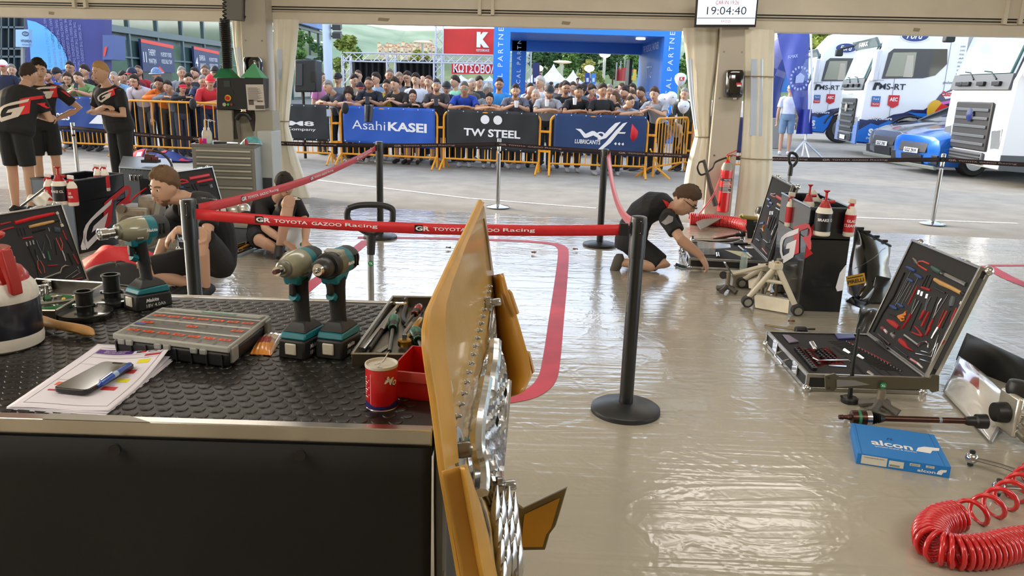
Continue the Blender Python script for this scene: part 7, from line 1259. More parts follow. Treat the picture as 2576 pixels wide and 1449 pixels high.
for k, (x, y, c, lab) in enumerate(((1556, 180, '9c2b2b', 'dark red flag in the arch'), (1566, 176, 'b5382e', 'red flag with orange edge in the arch'), (1576, 168, '2c7a4a', 'green, white and red flag in the arch'), (1584, 180, 'c4a438', 'yellow flag at the right of the arch'))):
    Y = 36+k; q = lm(x-8, 220, Y); t = thing('flag', lab, 'flag', q); a = A(x-8, y-6, Y); obj('pole', M().tube([q, V((q.x, q.y, a.z+.3))], .03, 6), GREY, t); obj('cloth', M().grid(lambda u, v: a+V((.5*u, .08*math.sin(8*u), -.5*v-.25*u+.25*u)), 8, 5), mt(c, .6), t)
    if k == 2: obj('stripe', M().grid(lambda u, v: a+V((.5*u, -.02+.08*math.sin(8*u), -.12-.1*v)), 8, 2), BLK, t); obj('stripe', M().grid(lambda u, v: a+V((.5*u, -.02+.08*math.sin(8*u), -.23-.1*v)), 8, 2), mt('c02a2c', .6), t)
tag(obj('feather_flag', M().grid(lambda u, v: A(1349+8*u+3*v, 168+26*v, 40+.2*math.sin(5*v)), 4, 8).tube([lm(1360, 200, 40), A(1352, 168, 40)], .03, 6), mt('e04a6a', .6), solid=.02), 'pink feather flag left of the larger marquee', 'flag')
# trees and hills
LF = [mt('557a38', .8, var=.35, vs=1.2), mt('83903e', .8, var=.35, vs=1.2), mt('3c5c32', .8, var=.35, vs=1.2), mt('a3a050', .8, var=.3, vs=1.2)]; BRK = mt('4a3c2c', .9)
def tree(label, x, yt, Y, w, mi, n=900, shape=1., yb=215):
    q = lm(x, 220, Y); zt = A(x, yt, Y).z; W = w/1950*Y; t = thing('tree', label, 'tree', q, 'trees behind the service park'); s = M(); rr = random.Random(int(x*7+yt)); z0 = A(x, yb, Y).z if shape == 1 else .5
    L = [(rr.gauss(0, .38)*W, rr.gauss(0, .38)*W, z0+(zt-z0)*rr.uniform(.25, .85), rr.uniform(.22, .42)*W) for _ in range(9)]+[(0, 0, z0+(zt-z0)*.8, W*.45*shape)]
    for k in range(n):
        c = rr.choice(L); d = V((rr.gauss(0, 1), rr.gauss(0, 1), rr.gauss(0, 1))).normalized()*c[3]*rr.uniform(.7, 1); p = V((q.x+c[0], q.y+c[1], c[2]))+d
        if p.z > zt: p.z = zt-rr.random()*.3
        e = W*rr.uniform(.09, .17); a, b, _ = bas(V((rr.gauss(0, 1), rr.gauss(0, 1), rr.gauss(0, 1)+.6))); s.add([p+a*e, p+b*e*.6, p-a*e, p-b*e*.6], [(0, 1, 2, 3)])
    obj('crown', s, LF[mi], t, smooth=0); obj('trunk', M().tube([q, V((q.x, q.y, z0+(zt-z0)*.6))], [W*.06, W*.03], 8), BRK, t)
for k, a in enumerate(((764, 62, 38, 26, 0, 'dark green conifer right of the tied curtain'), (800, 98, 36, 22, 2, 'dark tree left of the white mast'), (868, 84, 40, 36, 1, 'olive leafy tree right of the white mast'), (898, 110, 44, 22, 0, 'small green tree before the stage truss'), (1052, 120, 70, 26, 3, 'sunlit tree left of the red billboard'), (1350, 112, 70, 34, 2, 'leftmost dark pine through the arch'), (1388, 104, 72, 30, 2, 'second dark pine through the arch'), (1425, 122, 66, 26, 0, 'third pine through the arch'), (1455, 108, 70, 30, 0, 'fourth pine through the arch'), (1495, 106, 68, 34, 2, 'fifth pine through the arch'), (1480, 150, 60, 24, 3, 'dry olive tree through the arch'), (1540, 110, 70, 36, 2, 'sixth pine through the arch'), (1588, 112, 72, 30, 0, 'rightmost pine through the arch'), (1508, 176, 46, 11, 1, 'round clipped yellow green tree behind the lamp'), (1712, 150, 60, 30, 0, 'green tree between the arch and the curtain'), (1728, 120, 75, 24, 2, 'dark tree behind the bulging curtain'), (1962, 72, 50, 40, 1, 'sunlit olive tree behind the feather flag'), (2040, 70, 60, 60, 1, 'olive tree behind the leftmost lorry'))): tree(a[5], a[0], a[1], a[2], a[3]*1.25, a[4], 1100, 1.)
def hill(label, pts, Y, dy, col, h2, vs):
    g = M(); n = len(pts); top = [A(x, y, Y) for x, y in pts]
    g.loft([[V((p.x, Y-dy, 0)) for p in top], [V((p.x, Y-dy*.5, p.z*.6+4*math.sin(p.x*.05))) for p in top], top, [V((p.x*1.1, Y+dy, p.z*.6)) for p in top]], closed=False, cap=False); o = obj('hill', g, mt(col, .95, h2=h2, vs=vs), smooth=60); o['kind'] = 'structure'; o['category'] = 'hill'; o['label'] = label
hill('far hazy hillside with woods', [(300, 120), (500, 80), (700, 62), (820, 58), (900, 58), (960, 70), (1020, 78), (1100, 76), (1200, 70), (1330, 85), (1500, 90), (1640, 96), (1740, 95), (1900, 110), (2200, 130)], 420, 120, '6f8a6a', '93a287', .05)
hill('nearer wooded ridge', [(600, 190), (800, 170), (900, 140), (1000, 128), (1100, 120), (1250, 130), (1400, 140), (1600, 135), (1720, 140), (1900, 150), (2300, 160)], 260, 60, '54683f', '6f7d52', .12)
HM = [mt('d6bd9c', .8), mt('c9b3a0', .8), mt('e0cfae', .8)]; RF_ = mt('a8694a', .8)
rr = random.Random(3)
for k in range(42):
    r_, c_ = divmod(k, 14); x = 1092-c_*10-r_*4+rr.uniform(-1.5, 1.5); y = 133-r_*8-(1092-x)*(.0 if r_ == 0 else -.05)+rr.uniform(-2, 2); Y = 235+12*r_; q = A(x, y, Y); w = rr.uniform(.42, .52)*1.05; hh = rr.uniform(.5, .85); t = thing('hill_house', 'pale house %d from the red billboard in the %s row of the hillside town' % (c_+1, ('lowest', 'middle', 'highest')[r_]), 'house', q, 'houses on the hillside'); obj('walls', M().box(q, (w*2, w*2, hh*4)), HM[k % 3], t); obj('roof', M().add([q+V((-w*1.1, -w*1.1, hh*2)), q+V((w*1.1, -w*1.1, hh*2)), q+V((w*1.1, w*1.1, hh*2)), q+V((-w*1.1, w*1.1, hh*2)), q+V((0, 0, hh*2.5))], ((0, 1, 4), (1, 2, 4), (2, 3, 4), (3, 0, 4))), RF_, t)
    obj('window_row', M().box(q+V((0, -w-.02, .2)), (w*1.3, .05, hh*.6)), mt('7a6a5c', .5), t)
# balloons
for k, (x, y, r, lab, mk_) in enumerate(((1712, 199, 15, 'highest white balloon with a red mark', 1), (1689, 246, 15, 'white balloon above the turned away barrier', 0), (1668, 250, 14, 'white balloon half hidden behind its neighbour', 0), (1720, 268, 15, 'lowest white balloon beside the bulging curtain', 0), (1741, 265, 13, 'white balloon cut by the curtain edge', 0))):
    Y = 15.1+.25*k; q = A(x, y, Y); rb = r/1950*Y; t = thing('balloon', lab, 'balloon', q); obj('envelope', M().lathe([(.01, -rb*1.22), (rb*.45, -rb*.95), (rb*.8, -rb*.5), (rb, .1*rb), (rb*.88, rb*.55), (rb*.5, rb*.88), (.002, rb)], q, 20), mt('dfe3ee', .25, coat=.4), t); obj('string', M().tube([q+V((0, 0, -rb*1.2)), A(x+3, y+40, Y)], .004, 4), WHT, t)
    s = M(); T = fr(q+V((0, -rb*1.02, 0)), V((1, 0, 0)), V((0, 0, 1))); 
    if mk_: poly(s, [(-.045, -.03), (.04, -.03), (.05, .04), (-.045, .035)], T); text(s, 'K', T @ Zt((0, .005, .002)), h=.05, mi=2, bold=.06)
    else: poly(s, [(-.03, -.01), (.01, .02), (.03, .0), (.0, .005)], T, 1)
    obj('printed_mark', s, [PNR, mt('55607e', .5), WHT], t)
# ------------------------------------------------------------------ lorries and cars
TW_ = mt('e4e6ea', .2, coat=1); TGL = mt('7fb0a8', .3); DGL = mt('20262a', .06, coat=1); PLA = mt('232527', .5); PLG = mt('4b5054', .45)
def frameh(C_, az): a = math.radians(az); h = V((-math.cos(a), -math.sin(a), 0)); l = V((-h.y, h.x, 0)); l = l if l.y < 0 else -l; m = Matrix((h, l, V((0, 0, 1)))).transposed().to_4x4(); m.translation = C_; return m
def wheel(T, t, x, y, r, w=.3):
    s = M(T).cyl((x, y-w, r), (x, y, r), r, 28); obj('tyre', s, RUB, t, bev=.03); obj('rim', M(T).cyl((x, y-.02, r), (x, y+.015, r), r*.62, 20), STEEL, t); obj('hub', M(T).cyl((x, y, r), (x, y+.04, r), r*.22, 12), DGREY, t)
def truck(label, px, Y, az, liv, trailer=False):
    T = frameh(lm(px, 300, Y), az); t = thing('lorry', label, 'lorry', T.translation); Wd = 2.5
    prof = [(0, .32), (0, 1.2), (-.03, 1.95), (-.06, 2.02), (-.36, 3.02), (-.5, 3.2), (-.95, 3.75), (-1.3, 3.86), (-2.45, 3.9), (-2.45, .55), (-1.75, .55), (-1.6, .95), (-1.3, 1.1), (-1.0, .95), (-.82, .45), (-.78, .32)]
    def side(m, P, y0, y1, mi=0): n = len(P); return m.add([(x, y0, z) for x, z in P]+[(x, y1, z) for x, z in P], [tuple(range(n)), tuple(range(2*n-1, n-1, -1))]+[(i, n+i, n+(i+1) % n, (i+1) % n) for i in range(n)], mi)
    obj('cab', side(M(T), prof, -Wd, 0), TW_, t, bev=.05)
    def fpl(n, y0, y1, x0, z0, x1, z1, th, m, bev=0): return obj(n, M(T).hexa([(x0, y0, z0), (x0, y1, z0), (x1, y1, z1), (x1, y0, z1)], (th, 0, 0)), m, t, bev=bev)
    fpl('windshield', -2.3, -.2, -.04, 2.09, -.29, 2.93, .03, TGL); fpl('wind_frame', -2.44, -.06, -.05, 2.03, -.33, 3.0, .025, DGL)
    fpl('cowl', -2.44, -.06, .0, 1.78, -.05, 2.08, .04, PLG, .01); fpl('sun_visor', -2.45, -.05, -.34, 2.9, -.2, 3.16, .09, mt('5d6e72', .25, coat=.5), .03)
    for y in (-.5, -1.1, -1.7, -2.0): obj('wiper_cover', M(T).box((.05, y, 1.9), (.06, .28, .08)), BLK, t, bev=.01)
    for y0, y1 in ((-.6, -1.2), (-1.5, -2.0)): obj('wiper', M(T).tube([(.02, y0, 1.98), (-.02, (y0+y1)/2, 2.12), (-.03, y1, 2.14)], .015, 6), BLK, t)
    gr = fpl('grille', -2.0, -.5, .0, .62, .0, 1.55, .05, PLA, .03)
    for z in (.75, .9, 1.08, 1.24, 1.4): obj('grille_slat', M(T).box((.065, -1.25, z), (.03, 1.36, .06)), PLG, gr, bev=.01)
    obj('oval_badge', M(T).tube([(.08, -1.25, 1.3), (.1, -1.25, 1.3)], .13, 18), CHR, t); fpl('lower_grille', -1.95, -.55, .02, .36, .02, .6, .05, PLG, .02)
    for z in (.42, .48, .54): obj('grille_slat', M(T).box((.075, -1.25, z), (.02, 1.3, .025)), BLK, t)
    for y in (-.42, -2.44): obj('headlamp', M(T).hexa([(-.02, y, .45), (-.02, y+.36, .45), (-.22, y+.38, .45), (-.2, y, .45)], [V((.03, y, 1.02)), V((.03, y+.36, 1.08)), V((-.2, y+.39, 1.08)), V((-.2, y, 1.0))]), mt('9aa0a3', .1, .6, coat=1), t, bev=.02)
    obj('side_window', side(M(T), [(-.42, 2.08), (-.5, 2.75), (-.62, 2.86), (-1.95, 2.88), (-2.0, 2.5), (-1.75, 2.2), (-1.45, 2.12)], -.004, .012), DGL, t); obj('clear_pane', side(M(T), [(-.5, 2.14), (-.62, 2.76), (-1.2, 2.78), (-1.2, 2.16)], .012, .018), mt('8f8f7a', .1, coat=1), t); obj('seat', side(M(T), [(-.95, 2.14), (-.98, 2.7), (-1.14, 2.7), (-1.18, 2.14)], .018, .022), mt('b9b19f', .6), t)
    obj('mirror', M(T).hexa([(-.28, .05, 2.0), (-.1, .05, 2.0), (-.1, .3, 2.0), (-.28, .3, 2.0)], (.0, 0, .82)), mt('c9cbd0', .3, coat=.5), t, bev=.05); obj('mirror', M(T).hexa([(.1, -2.6, 2.75), (.3, -2.6, 2.75), (.3, -2.4, 2.75), (.1, -2.4, 2.75)], (.0, 0, .2)), PLA, t, bev=.03); obj('mirror_arm', M(T).tube([(-.2, -2.4, 3.05), (.2, -2.5, 2.95)], .03, 6), PLA, t)
    for x in (-.75, -2.02): obj('panel_gap', M(T).box((x, .004, 1.9 if x > -1 else 2.2), (.012, .012, 2.6 if x < -1 else 1.6)), GREY, t)
    obj('step_panel', side(M(T), [(-.02, .32), (-.02, .6), (-.75, .6), (-.78, .28)], -.3, .01), PLG if not liv else mt('c6c9ce', .3), t); wheel(T, t, -1.3, -.05, .5); obj('arch_trim', M(T).tube([(-1.3-.62*math.cos(a), .01, .5+.62*math.sin(a)) for a in (k*PI/12 for k in range(1, 12))], .035, 6), PLA, t)
    obj('chassis', M(T).box((-3.4, -1.25, .75), (2.2, 1.6, .3)), PLA, t)
    if trailer: obj('trailer_body', M(T).box((-7.2, -1.25, 2.4), (8.4, 2.5, 3.), ), mt('b9bcc0', .4), t); wheel(T, t, -3.6, -.05, .5); wheel(T, t, -8, -.05, .5)
    Ts = T @ Matrix(((-1, 0, 0, 0), (0, 0, 1, .012), (0, 1, 0, 0), (0, 0, 0, 1)))
    s = M(Ts @ Zt((0, 0, .004)))
    def oval(m, x, y, a, b, mi, d): poly(m, [(x+a*math.cos(k*PI/14), y+b*math.sin(k*PI/14)) for k in range(28)], Zt((0, 0, d)), mi)
    if liv:
        def tp(m, P, mi, d=0.): poly(m, P, Zt((0, 0, d)), mi)
        tp(s, [(0, .36), (.72, .33), (.84, .5), (1.0, .98), (1.3, 1.14), (1.6, .98), (1.75, .6), (2.44, .6), (2.44, 1.95), (2.2, 1.85), (1.95, 1.72), (1.8, 1.45), (1.6, 1.3), (1.3, 1.3), (1.1, 1.2), (.85, 1.15), (.6, 1.02), (.4, 1.06), (.2, .98), (0, 1.0)], 0); tp(s, [(0, .4), (.7, .36), (.82, .55), (.95, .95), (.75, .98), (.5, .85), (.3, .9), (0, .7)], 1, .002); tp(s, [(1.2, 1.22), (1.8, 1.2), (2.44, 1.35), (2.44, 1.2), (1.75, 1.1), (1.5, 1.12)], 1, .003); tp(s, [(2.0, 1.72), (2.44, 1.9), (2.44, 1.68), (2.1, 1.6)], 2, .003); tp(s, [(2.3, 1.72), (2.44, 1.76), (2.44, 1.9), (2.3, 1.86)], 3, .004); tp(s, [(1.9, 1.5), (2.44, 1.62), (2.44, 1.55), (2.0, 1.44)], 4, .004)
        oval(s, 1.88, 1.3, .2, .27, 5, .005); tp(s, [(1.86, 1.12), (1.9, 1.3), (2.02, 1.48), (2.2, 1.42), (2.36, 1.38), (2.34, 1.58), (2.4, 1.52), (2.38, 1.3), (2.2, 1.22), (2.1, 1.1), (2.0, 1.16), (1.95, 1.08)], 6, .007)
        obj('livery_graphic', s, [mt('15204f', .25, coat=1), mt('1f6fc9', .25, coat=1), WHT, mt('2a9a4e', .3), mt('c964b4', .3), mt('d9a62c', .3), mt('d02a2c', .3)], t)
        s = M(Ts @ Zt((0, 0, .012))); text(s, 'MS-RT', Zt((.72, 1.88, 0)), w=.66, h=.16, bold=.015)
        tp(s, [(.22, 1.78), (.3, 1.78), (.34, 1.98), (.26, 1.98)], 0); tp(s, [(.3, 1.9), (.38, 1.9), (.4, 1.98), (.32, 1.98)], 0); text(s, 'pulse', Zt((2.1, 2.02, 0)), w=.24, h=.09); text(s, 'ford performance', Zt((.33, 2.04, 0)), w=.3, h=.04)
        for k in range(9): text(s, ('SUPER', 'CARS', 'MOBIL', 'AP', 'FOX', 'EIBACH', 'RECARO', 'PFC', 'OZ')[k], Zt((2.32, 2.95-.1*k, 0)), w=.12, h=.04)
        text(s, 'SafetyCulture', Zt((.52, 1.03, 0)), w=.62, h=.11, mi=1, bold=.02); text(s, 'S', Zt((.33, .66, 0)), h=.2, mi=1, bold=.05); text(s, 'SPARCO', Zt((.33, .5, 0)), w=.2, h=.06, mi=1); text(s, 'Castrol', Zt((2.15, 1.74, .002)), w=.34, h=.13, mi=2, bold=.03, shear=.2)
        poly(s, [(.24, 1.35), (.46, 1.35), (.46, 1.62), (.24, 1.62)], Zt((0, 0, 0)), 3); poly(s, [(.24, 1.35), (.46, 1.35), (.46, 1.46), (.24, 1.46)], Zt((0, 0, .002)), 2); text(s, 'TRUCKS', Zt((.35, 1.41, .004)), w=.18, h=.05, mi=1); text(s, 'Ford', Zt((.35, 1.55, .004)), w=.14, h=.06, mi=1)
        poly(s, [(.66, 1.4), (.8, 1.32), (.94, 1.4), (.94, 1.66), (.66, 1.66)], Zt((0, 0, 0)), 2); text(s, 'AEC', Zt((.8, 1.55, .003)), w=.2, h=.1, mi=1, bold=.03)
        oval(s, 1.1, 3.2, .36, .17, 1, .0); oval(s, 1.1, 3.2, .335, .15, 4, .002); text(s, 'Ford', Zt((1.1, 3.2, .004)), w=.42, h=.17, mi=1, shear=.35, bold=.02)
        obj('lettering', s, [mt('20242c', .5), WHT, mt('c3272e', .5), mt('3f6fa8', .5), mt('203a7a', .3)], t)
        s = M(T @ Matrix(((0, 0, 1, .03), (-1, 0, 0, 0), (0, 1, 0, 0), (0, 0, 0, 1)))); s.T = T @ Matrix(((0, 0, 1, .04), (1, 0, 0, 0), (0, 1, 0, 0), (0, 0, 0, 1))); text(s, 'M-SPORT', Zt((-1.2, 1.68, 0)), w=.7, h=.1); text(s, 'F-MAX', Matrix(((1, 0, 0, -1.25), (0, 1, 0, 3.03), (0, 0, 1, -.19), (0, 0, 0, 1))), w=.9, h=.13, mi=1, bold=.03); poly(s, [(-1.55, .4), (-.95, .4), (-.95, .52), (-1.55, .52)], Zt((0, 0, .06)), 1); obj('front_lettering', s, [mt('8f9296', .5), WHT], t)
        obj('bumper_wrap', M(T).hexa([(-.01, -2.5, .33), (-.01, -2.05, .33), (-.01, -2.05, .9), (-.01, -2.5, .9)], (.03, 0, 0)), mt('1f6fc9', .25, coat=1), t); obj('bumper_wrap', M(T).hexa([(.0, -.5, .33), (.0, -.02, .33), (.0, -.02, .95), (.0, -.5, .8)], (.03, 0, 0)), mt('1f6fc9', .25, coat=1), t)
    return t
truck('front white lorry with blue mountain livery and a yellow disc', 2162, 21.8, -9, True, True); truck('rear liveried white lorry behind the feather flag', 2022, 28.0, -9, True); truck('plain white lorry cab nearest the camera at the frame edge', 2532, 14.7, -5, False)
def car(label, px, Y, az, col, plate):
    T = frameh(lm(px, 300, Y), az); t = thing('hatchback', label, 'car', T.translation); Wd = 1.84; PNT_ = mt(col, .2, .3, coat=1)
    St = [(.0, .30, .62, .62), (-.06, .2, .80, .84), (-.35, .18, .9, .92), (-.9, .17, 1.0, .92), (-1.35, .17, 1.06, .92), (-2.2, .17, 1.05, .92), (-3.6, .2, 1.06, .92), (-4.2, .22, 1.05, .88), (-4.36, .32, .9, .8)]
    rings = [[(x, -Wd/2+hw*sy*fy, z0+(z1-z0)*fz) for sy, fy, fz in ((1, .9, 0), (1, 1, .25), (1, 1, .62), (1, .93, .88), (1, .7, 1), (-1, .7, 1), (-1, .93, .88), (-1, 1, .62), (-1, 1, .25), (-1, .9, 0))] for x, z0, z1, hw in St]
    obj('body', M(T).loft([[V(p) for p in r] for r in rings]), PNT_, t, smooth=50, bev=.01)
    Gs = [(-1.28, 1.02, .84), (-2.05, 1.44, .62), (-2.6, 1.49, .6), (-3.5, 1.42, .6), (-4.15, 1.05, .78)]
    obj('greenhouse', M(T).loft([[V((x, -Wd/2+hw*sy*k, 1.0+(z-1.0)*f)) for sy, k, f in ((1, 1.06, 0), (1, 1, .9), (1, .85, 1), (-1, .85, 1), (-1, 1, .9), (-1, 1.06, 0))] for x, z, hw in Gs]), DGL, t, smooth=40); obj('roof', M(T).loft([[V((x, -Wd/2+hw*sy, z+.012)) for sy in (1, -1)] for x, z, hw in ((-2.0, 1.43, .56), (-2.6, 1.485, .56), (-3.5, 1.42, .55))], closed=False, cap=False), PNT_, t, solid=.02)
    for k in (1, -1): obj('pillar', M(T).tube([(-1.3, -Wd/2+k*.84, 1.03), (-2.05, -Wd/2+k*.6, 1.44)], .03, 6), PNT_, t)
    obj('mirror', M(T).hexa([(-1.5, .02, 1.0), (-1.3, .02, 1.0), (-1.3, .2, 1.0), (-1.5, .2, 1.0)], (0, 0, .13)), PNT_, t, bev=.03)
    def fp(n, y0, y1, z0, z1, x0, x1, m, th=.02, b=.01): return obj(n, M(T).hexa([(x0, y0, z0), (x0, y1, z0), (x1, y1, z1), (x1, y0, z1)], (th, 0, 0)), m, t, bev=b)
    fp('upper_grille', -1.42, -.42, .45, .66, .02, -.03, PLA); fp('lower_grille', -1.3, -.54, .2, .4, -.02, .02, PLA); fp('plate', -1.18, -.66, .42, .53, .045, .04, mt('dfe1e2', .5)); fp('lip', -1.8, -.04, .12, .2, -.04, .0, mt('8c9088', .4), .06)
    for y0, y1 in ((-.36, -.06), (-1.78, -1.48)): fp('fog_inlet', y0, y1, .22, .42, -.08, -.06, PLA, .05)
    for sy in (0, 1):
        ys = (-.5, -.22, -.02) if sy == 0 else (-1.34, -1.62, -1.82); obj('headlamp', M(T).add([(-.05, ys[0], .66), (-.1, ys[1], .64), (-.45, ys[2], .76), (-.5, ys[2], .84), (-.2, ys[1], .8)], [(0, 1, 2, 3, 4)]), mt('b3bcc2', .08, .6, coat=1), t, solid=.03)
    s = M(T @ Matrix(((0, 0, 1, .072), (1, 0, 0, 0), (0, 1, 0, 0), (0, 0, 0, 1)))); text(s, plate, Zt((-.92, .475, -.002)), w=.42, h=.08, bold=.02); obj('plate_lettering', s, BLK, t)
    for x in (-.85, -3.5): wheel(T, t, x, -.02, .33, .22); wheel(T, t, x, -Wd+.24, .33, .22)
    obj('wheel_arch', M(T).tube([(-.85-.39*math.cos(a), -.0, .33+.39*math.sin(a)) for a in (k*PI/12 for k in range(13))], .03, 6), PLA, t); return t
car('dark grey hatchback parked before the liveried lorry', 2283, 19.0, 4, '5d6167', 'GGZ 2767'); car('bright blue hatchback beside the nearest white lorry', 2376, 16.6, 6, '1769c9', 'GGZ 2919')
# feather flag and inflatable
q = lm(2030, 300, 20.5); t = thing('feather_flag', 'tall blue feather flag on a white pole before the lorries', 'flag', q); Y = 20.5
def ffl(u, v): xl = (1953, 1958, 1972, 1990, 2008)[0]+55*v**1.2; xr = 2036-4*v; return A(xl+(xr-xl)*u, 70+225*v, Y+.12*math.sin(5*u+6*v))
obj('cloth', M().grid(ffl, 12, 18), mt('3f4fa8', .5, alpha=.92), t, smooth=60); p1 = A(2039, 60, Y); obj('pole', M().tube([q+V((0, 0, .05)), V((q.x+.08, Y, 1.5)), p1], .028, 8), WHT, t); obj('drape', M().grid(lambda u, v: A(2012+30*u-10*v+12*u*v, 275+62*v, Y-.1+.1*math.sin(9*u)), 10, 8), mt('35419a', .5), t, smooth=60)
for x, y in ((1992, 340), (2082, 349), (2045, 352)): obj('foot_leg', M().tube([V((q.x, Y, .45)), lm(x, 340, Y-.4)], .025, 6), STEEL, t)
s = M(); c = A(2012, 197, Y-.16); T = fr(c, V((1, 0, 0)), V((0, 0, 1)))
for k in range(18): a0, a1 = 2*PI*k/18, 2*PI*(k+.5)/18; poly(s, [(.2*math.cos(a0), .24*math.sin(a0)), (.25*math.cos(a0), .3*math.sin(a0)), (.25*math.cos(a1), .3*math.sin(a1)), (.2*math.cos(a1), .24*math.sin(a1))], T)
poly(s, [(-.1, -.12), (.1, -.1), (.12, .06), (.0, .14), (-.1, .05)], T); text(s, 'F-MAX', fr(A(1995, 142, Y-.16), V((1, 0, .2)), V((0, 0, 1))), w=.26, h=.08, bold=.03, shear=.2); obj('printed_mark', s, mt('a9b4dc', .5), t)
t = thing('inflatable_arch', 'purple and navy inflatable arch behind the right curtain', 'arch', lm(1950, 250, 25)); Pa = [A(x, y, 25) for x, y in ((2010, 100), (1985, 118), (1955, 150), (1938, 190), (1925, 250), (1922, 372))]; obj('upper_tube', M().tube(bez(Pa[:4], 4), .45, 14), mt('6a6a9c', .5), t); obj('lower_tube', M().tube(bez(Pa[2:], 4), .45, 14), mt('2f3d86', .5), t); obj('blue_panel', M().add([A(1940, 200, 24.8), A(1985, 180, 24.8), A(1985, 232, 24.8), A(1940, 232, 24.8)], [(0, 1, 2, 3)]), mt('4a8ad8', .5), t)
g = M(); vp(g, 1941, 298, 1968, 385, 24, .5); g.v = [V((p.x, p.y, max(0, p.z))) for p in g.v]; tag(obj('concrete_block', g, mt('9c9a92', .8)), 'grey concrete block beside the right curtain', 'block')
# ------------------------------------------------------------------ people
def hpt(la, lo, c=0.):
    x, y, z = math.sin(lo)*math.cos(la), math.cos(lo)*math.cos(la), math.sin(la)
    px, py, pz = .073*x, .094*y, .117*z
    if z < 0: px *= 1-.26*(-z)**1.4; py *= (1-.42*-z) if y < 0 else (1-.1*-z)
    if y > 0 and not c:
        py += .024*math.exp(-(x/.15)**2-((z+.14)/.17)**2)-.009*sum(math.exp(-((x-e)/.17)**2-((z-.08)/.13)**2) for e in (-.36, .36))+.005*math.exp(-((z-.26)/.1)**2)*(abs(x) < .6)+.007*math.exp(-(x/.26)**2-((z+.46)/.09)**2)+.012*math.exp(-(x/.3)**2-((z+.82)/.2)**2)
    if not c: px += math.copysign(.016*math.exp(-((y+.05)/.17)**2-((z+.02)/.24)**2), x)
    return V((px, py, pz))
def hgrid(m, T, nu, nv, mi=0, h=None, face=None, k=1.):
    rings = []; mm = []
    for j in range(nv+1):
        la = -PI/2+PI*j/nv; ring = []
        for i in range(nu):
            t = 2*PI*i/nu; lo = t-.45*math.sin(t); p = hpt(la, lo, 1 if h else 0)
            if h: d = V((math.sin(lo)*math.cos(la), math.cos(lo)*math.cos(la), math.sin(la))); p = p+d*h(d, i, j)
            ring.append(T @ (p*k))
        rings.append(ring)
    fs0 = len(m.f); m.loft(rings, mi)
    if face:
        for j in range(nv):
            la = -PI/2+PI*(j+.5)/nv
            for i in range(nu): t = 2*PI*(i+.5)/nu; lo = t-.45*math.sin(t); m.m[fs0+j*nu+i] = face(V((math.sin(lo)*math.cos(la), math.cos(lo)*math.cos(la), math.sin(la))))
def hand(m, w, d, n, k, q, mi=0):
    d = d.normalized(); n = (n-d*n.dot(d)).normalized(); s_ = d.cross(n); m.tube([w-d*.01*k, w+d*.03*k, w+d*.085*k], [.026*k, .036*k, .036*k], 8, mi, ry=[.02*k, .017*k, .013*k], up=n)
    for i, (o, L) in enumerate(((-.028, .062), (-.0095, .075), (.0095, .07), (.027, .055))):
        b = w+d*.08*k+s_*o*k; m.tube([b-d*.02*k, b+d*L*.45*k-n*.006*k, b+d*L*.8*k-n*.026*k, b+d*L*.85*k-n*.045*k], [.009*k, .0088*k, .008*k, .006*k], 6 if q else 5, mi)
    b = w+d*.03*k-s_*.028*k; m.tube([b, b-s_*.022*k+d*.025*k-n*.01*k, b-s_*.02*k+d*.05*k-n*.025*k], [.012*k, .011*k, .008*k], 6 if q else 5, mi)
TOR = ((-.1, .135, .1), (0, .16, .115), (.2, .155, .11), (.42, .148, .105), (.65, .168, .115), (.83, .18, .108), (.93, .145, .085), (1.0, .085, .066))
def torso(m, J, k, o, n, t0, t1, mi=0, w=1.):
    hip, nk = J['hip'], J['neck']; mid = J.get('mid', hip.lerp(nk, .5)); Xh, Xs = J['xh'], J['xs']; rings = []
    def sp(t): return hip*(1-t)*(1-t)+(mid*2-(hip+nk)/2)*2*t*(1-t)+nk*t*t if t >= 0 else hip+(hip-sp(.1))*(-t*10)
    for t, a, b in TOR:
        if t < t0-.001 or t > t1+.001: continue
        d = (sp(t+.02)-sp(t-.02)).normalized(); x = Xh.lerp(Xs, max(0, min(1, t))); x = (x-d*x.dot(d)).normalized(); y = d.cross(x); c = sp(t)
        rings.append([c+x*((a*w+o)*k*math.cos(q))+y*((b*w+o)*k*math.sin(q)) for q in (2*PI*j/n for j in range(n))])
    m.loft(rings, mi)
SK = mt('c39a80', .5); SK2 = mt('ab8064', .5); LIP = mt('a0685c', .5); EYE = mt('1c1512', .3); BRD = mt('3a2a22', .9)
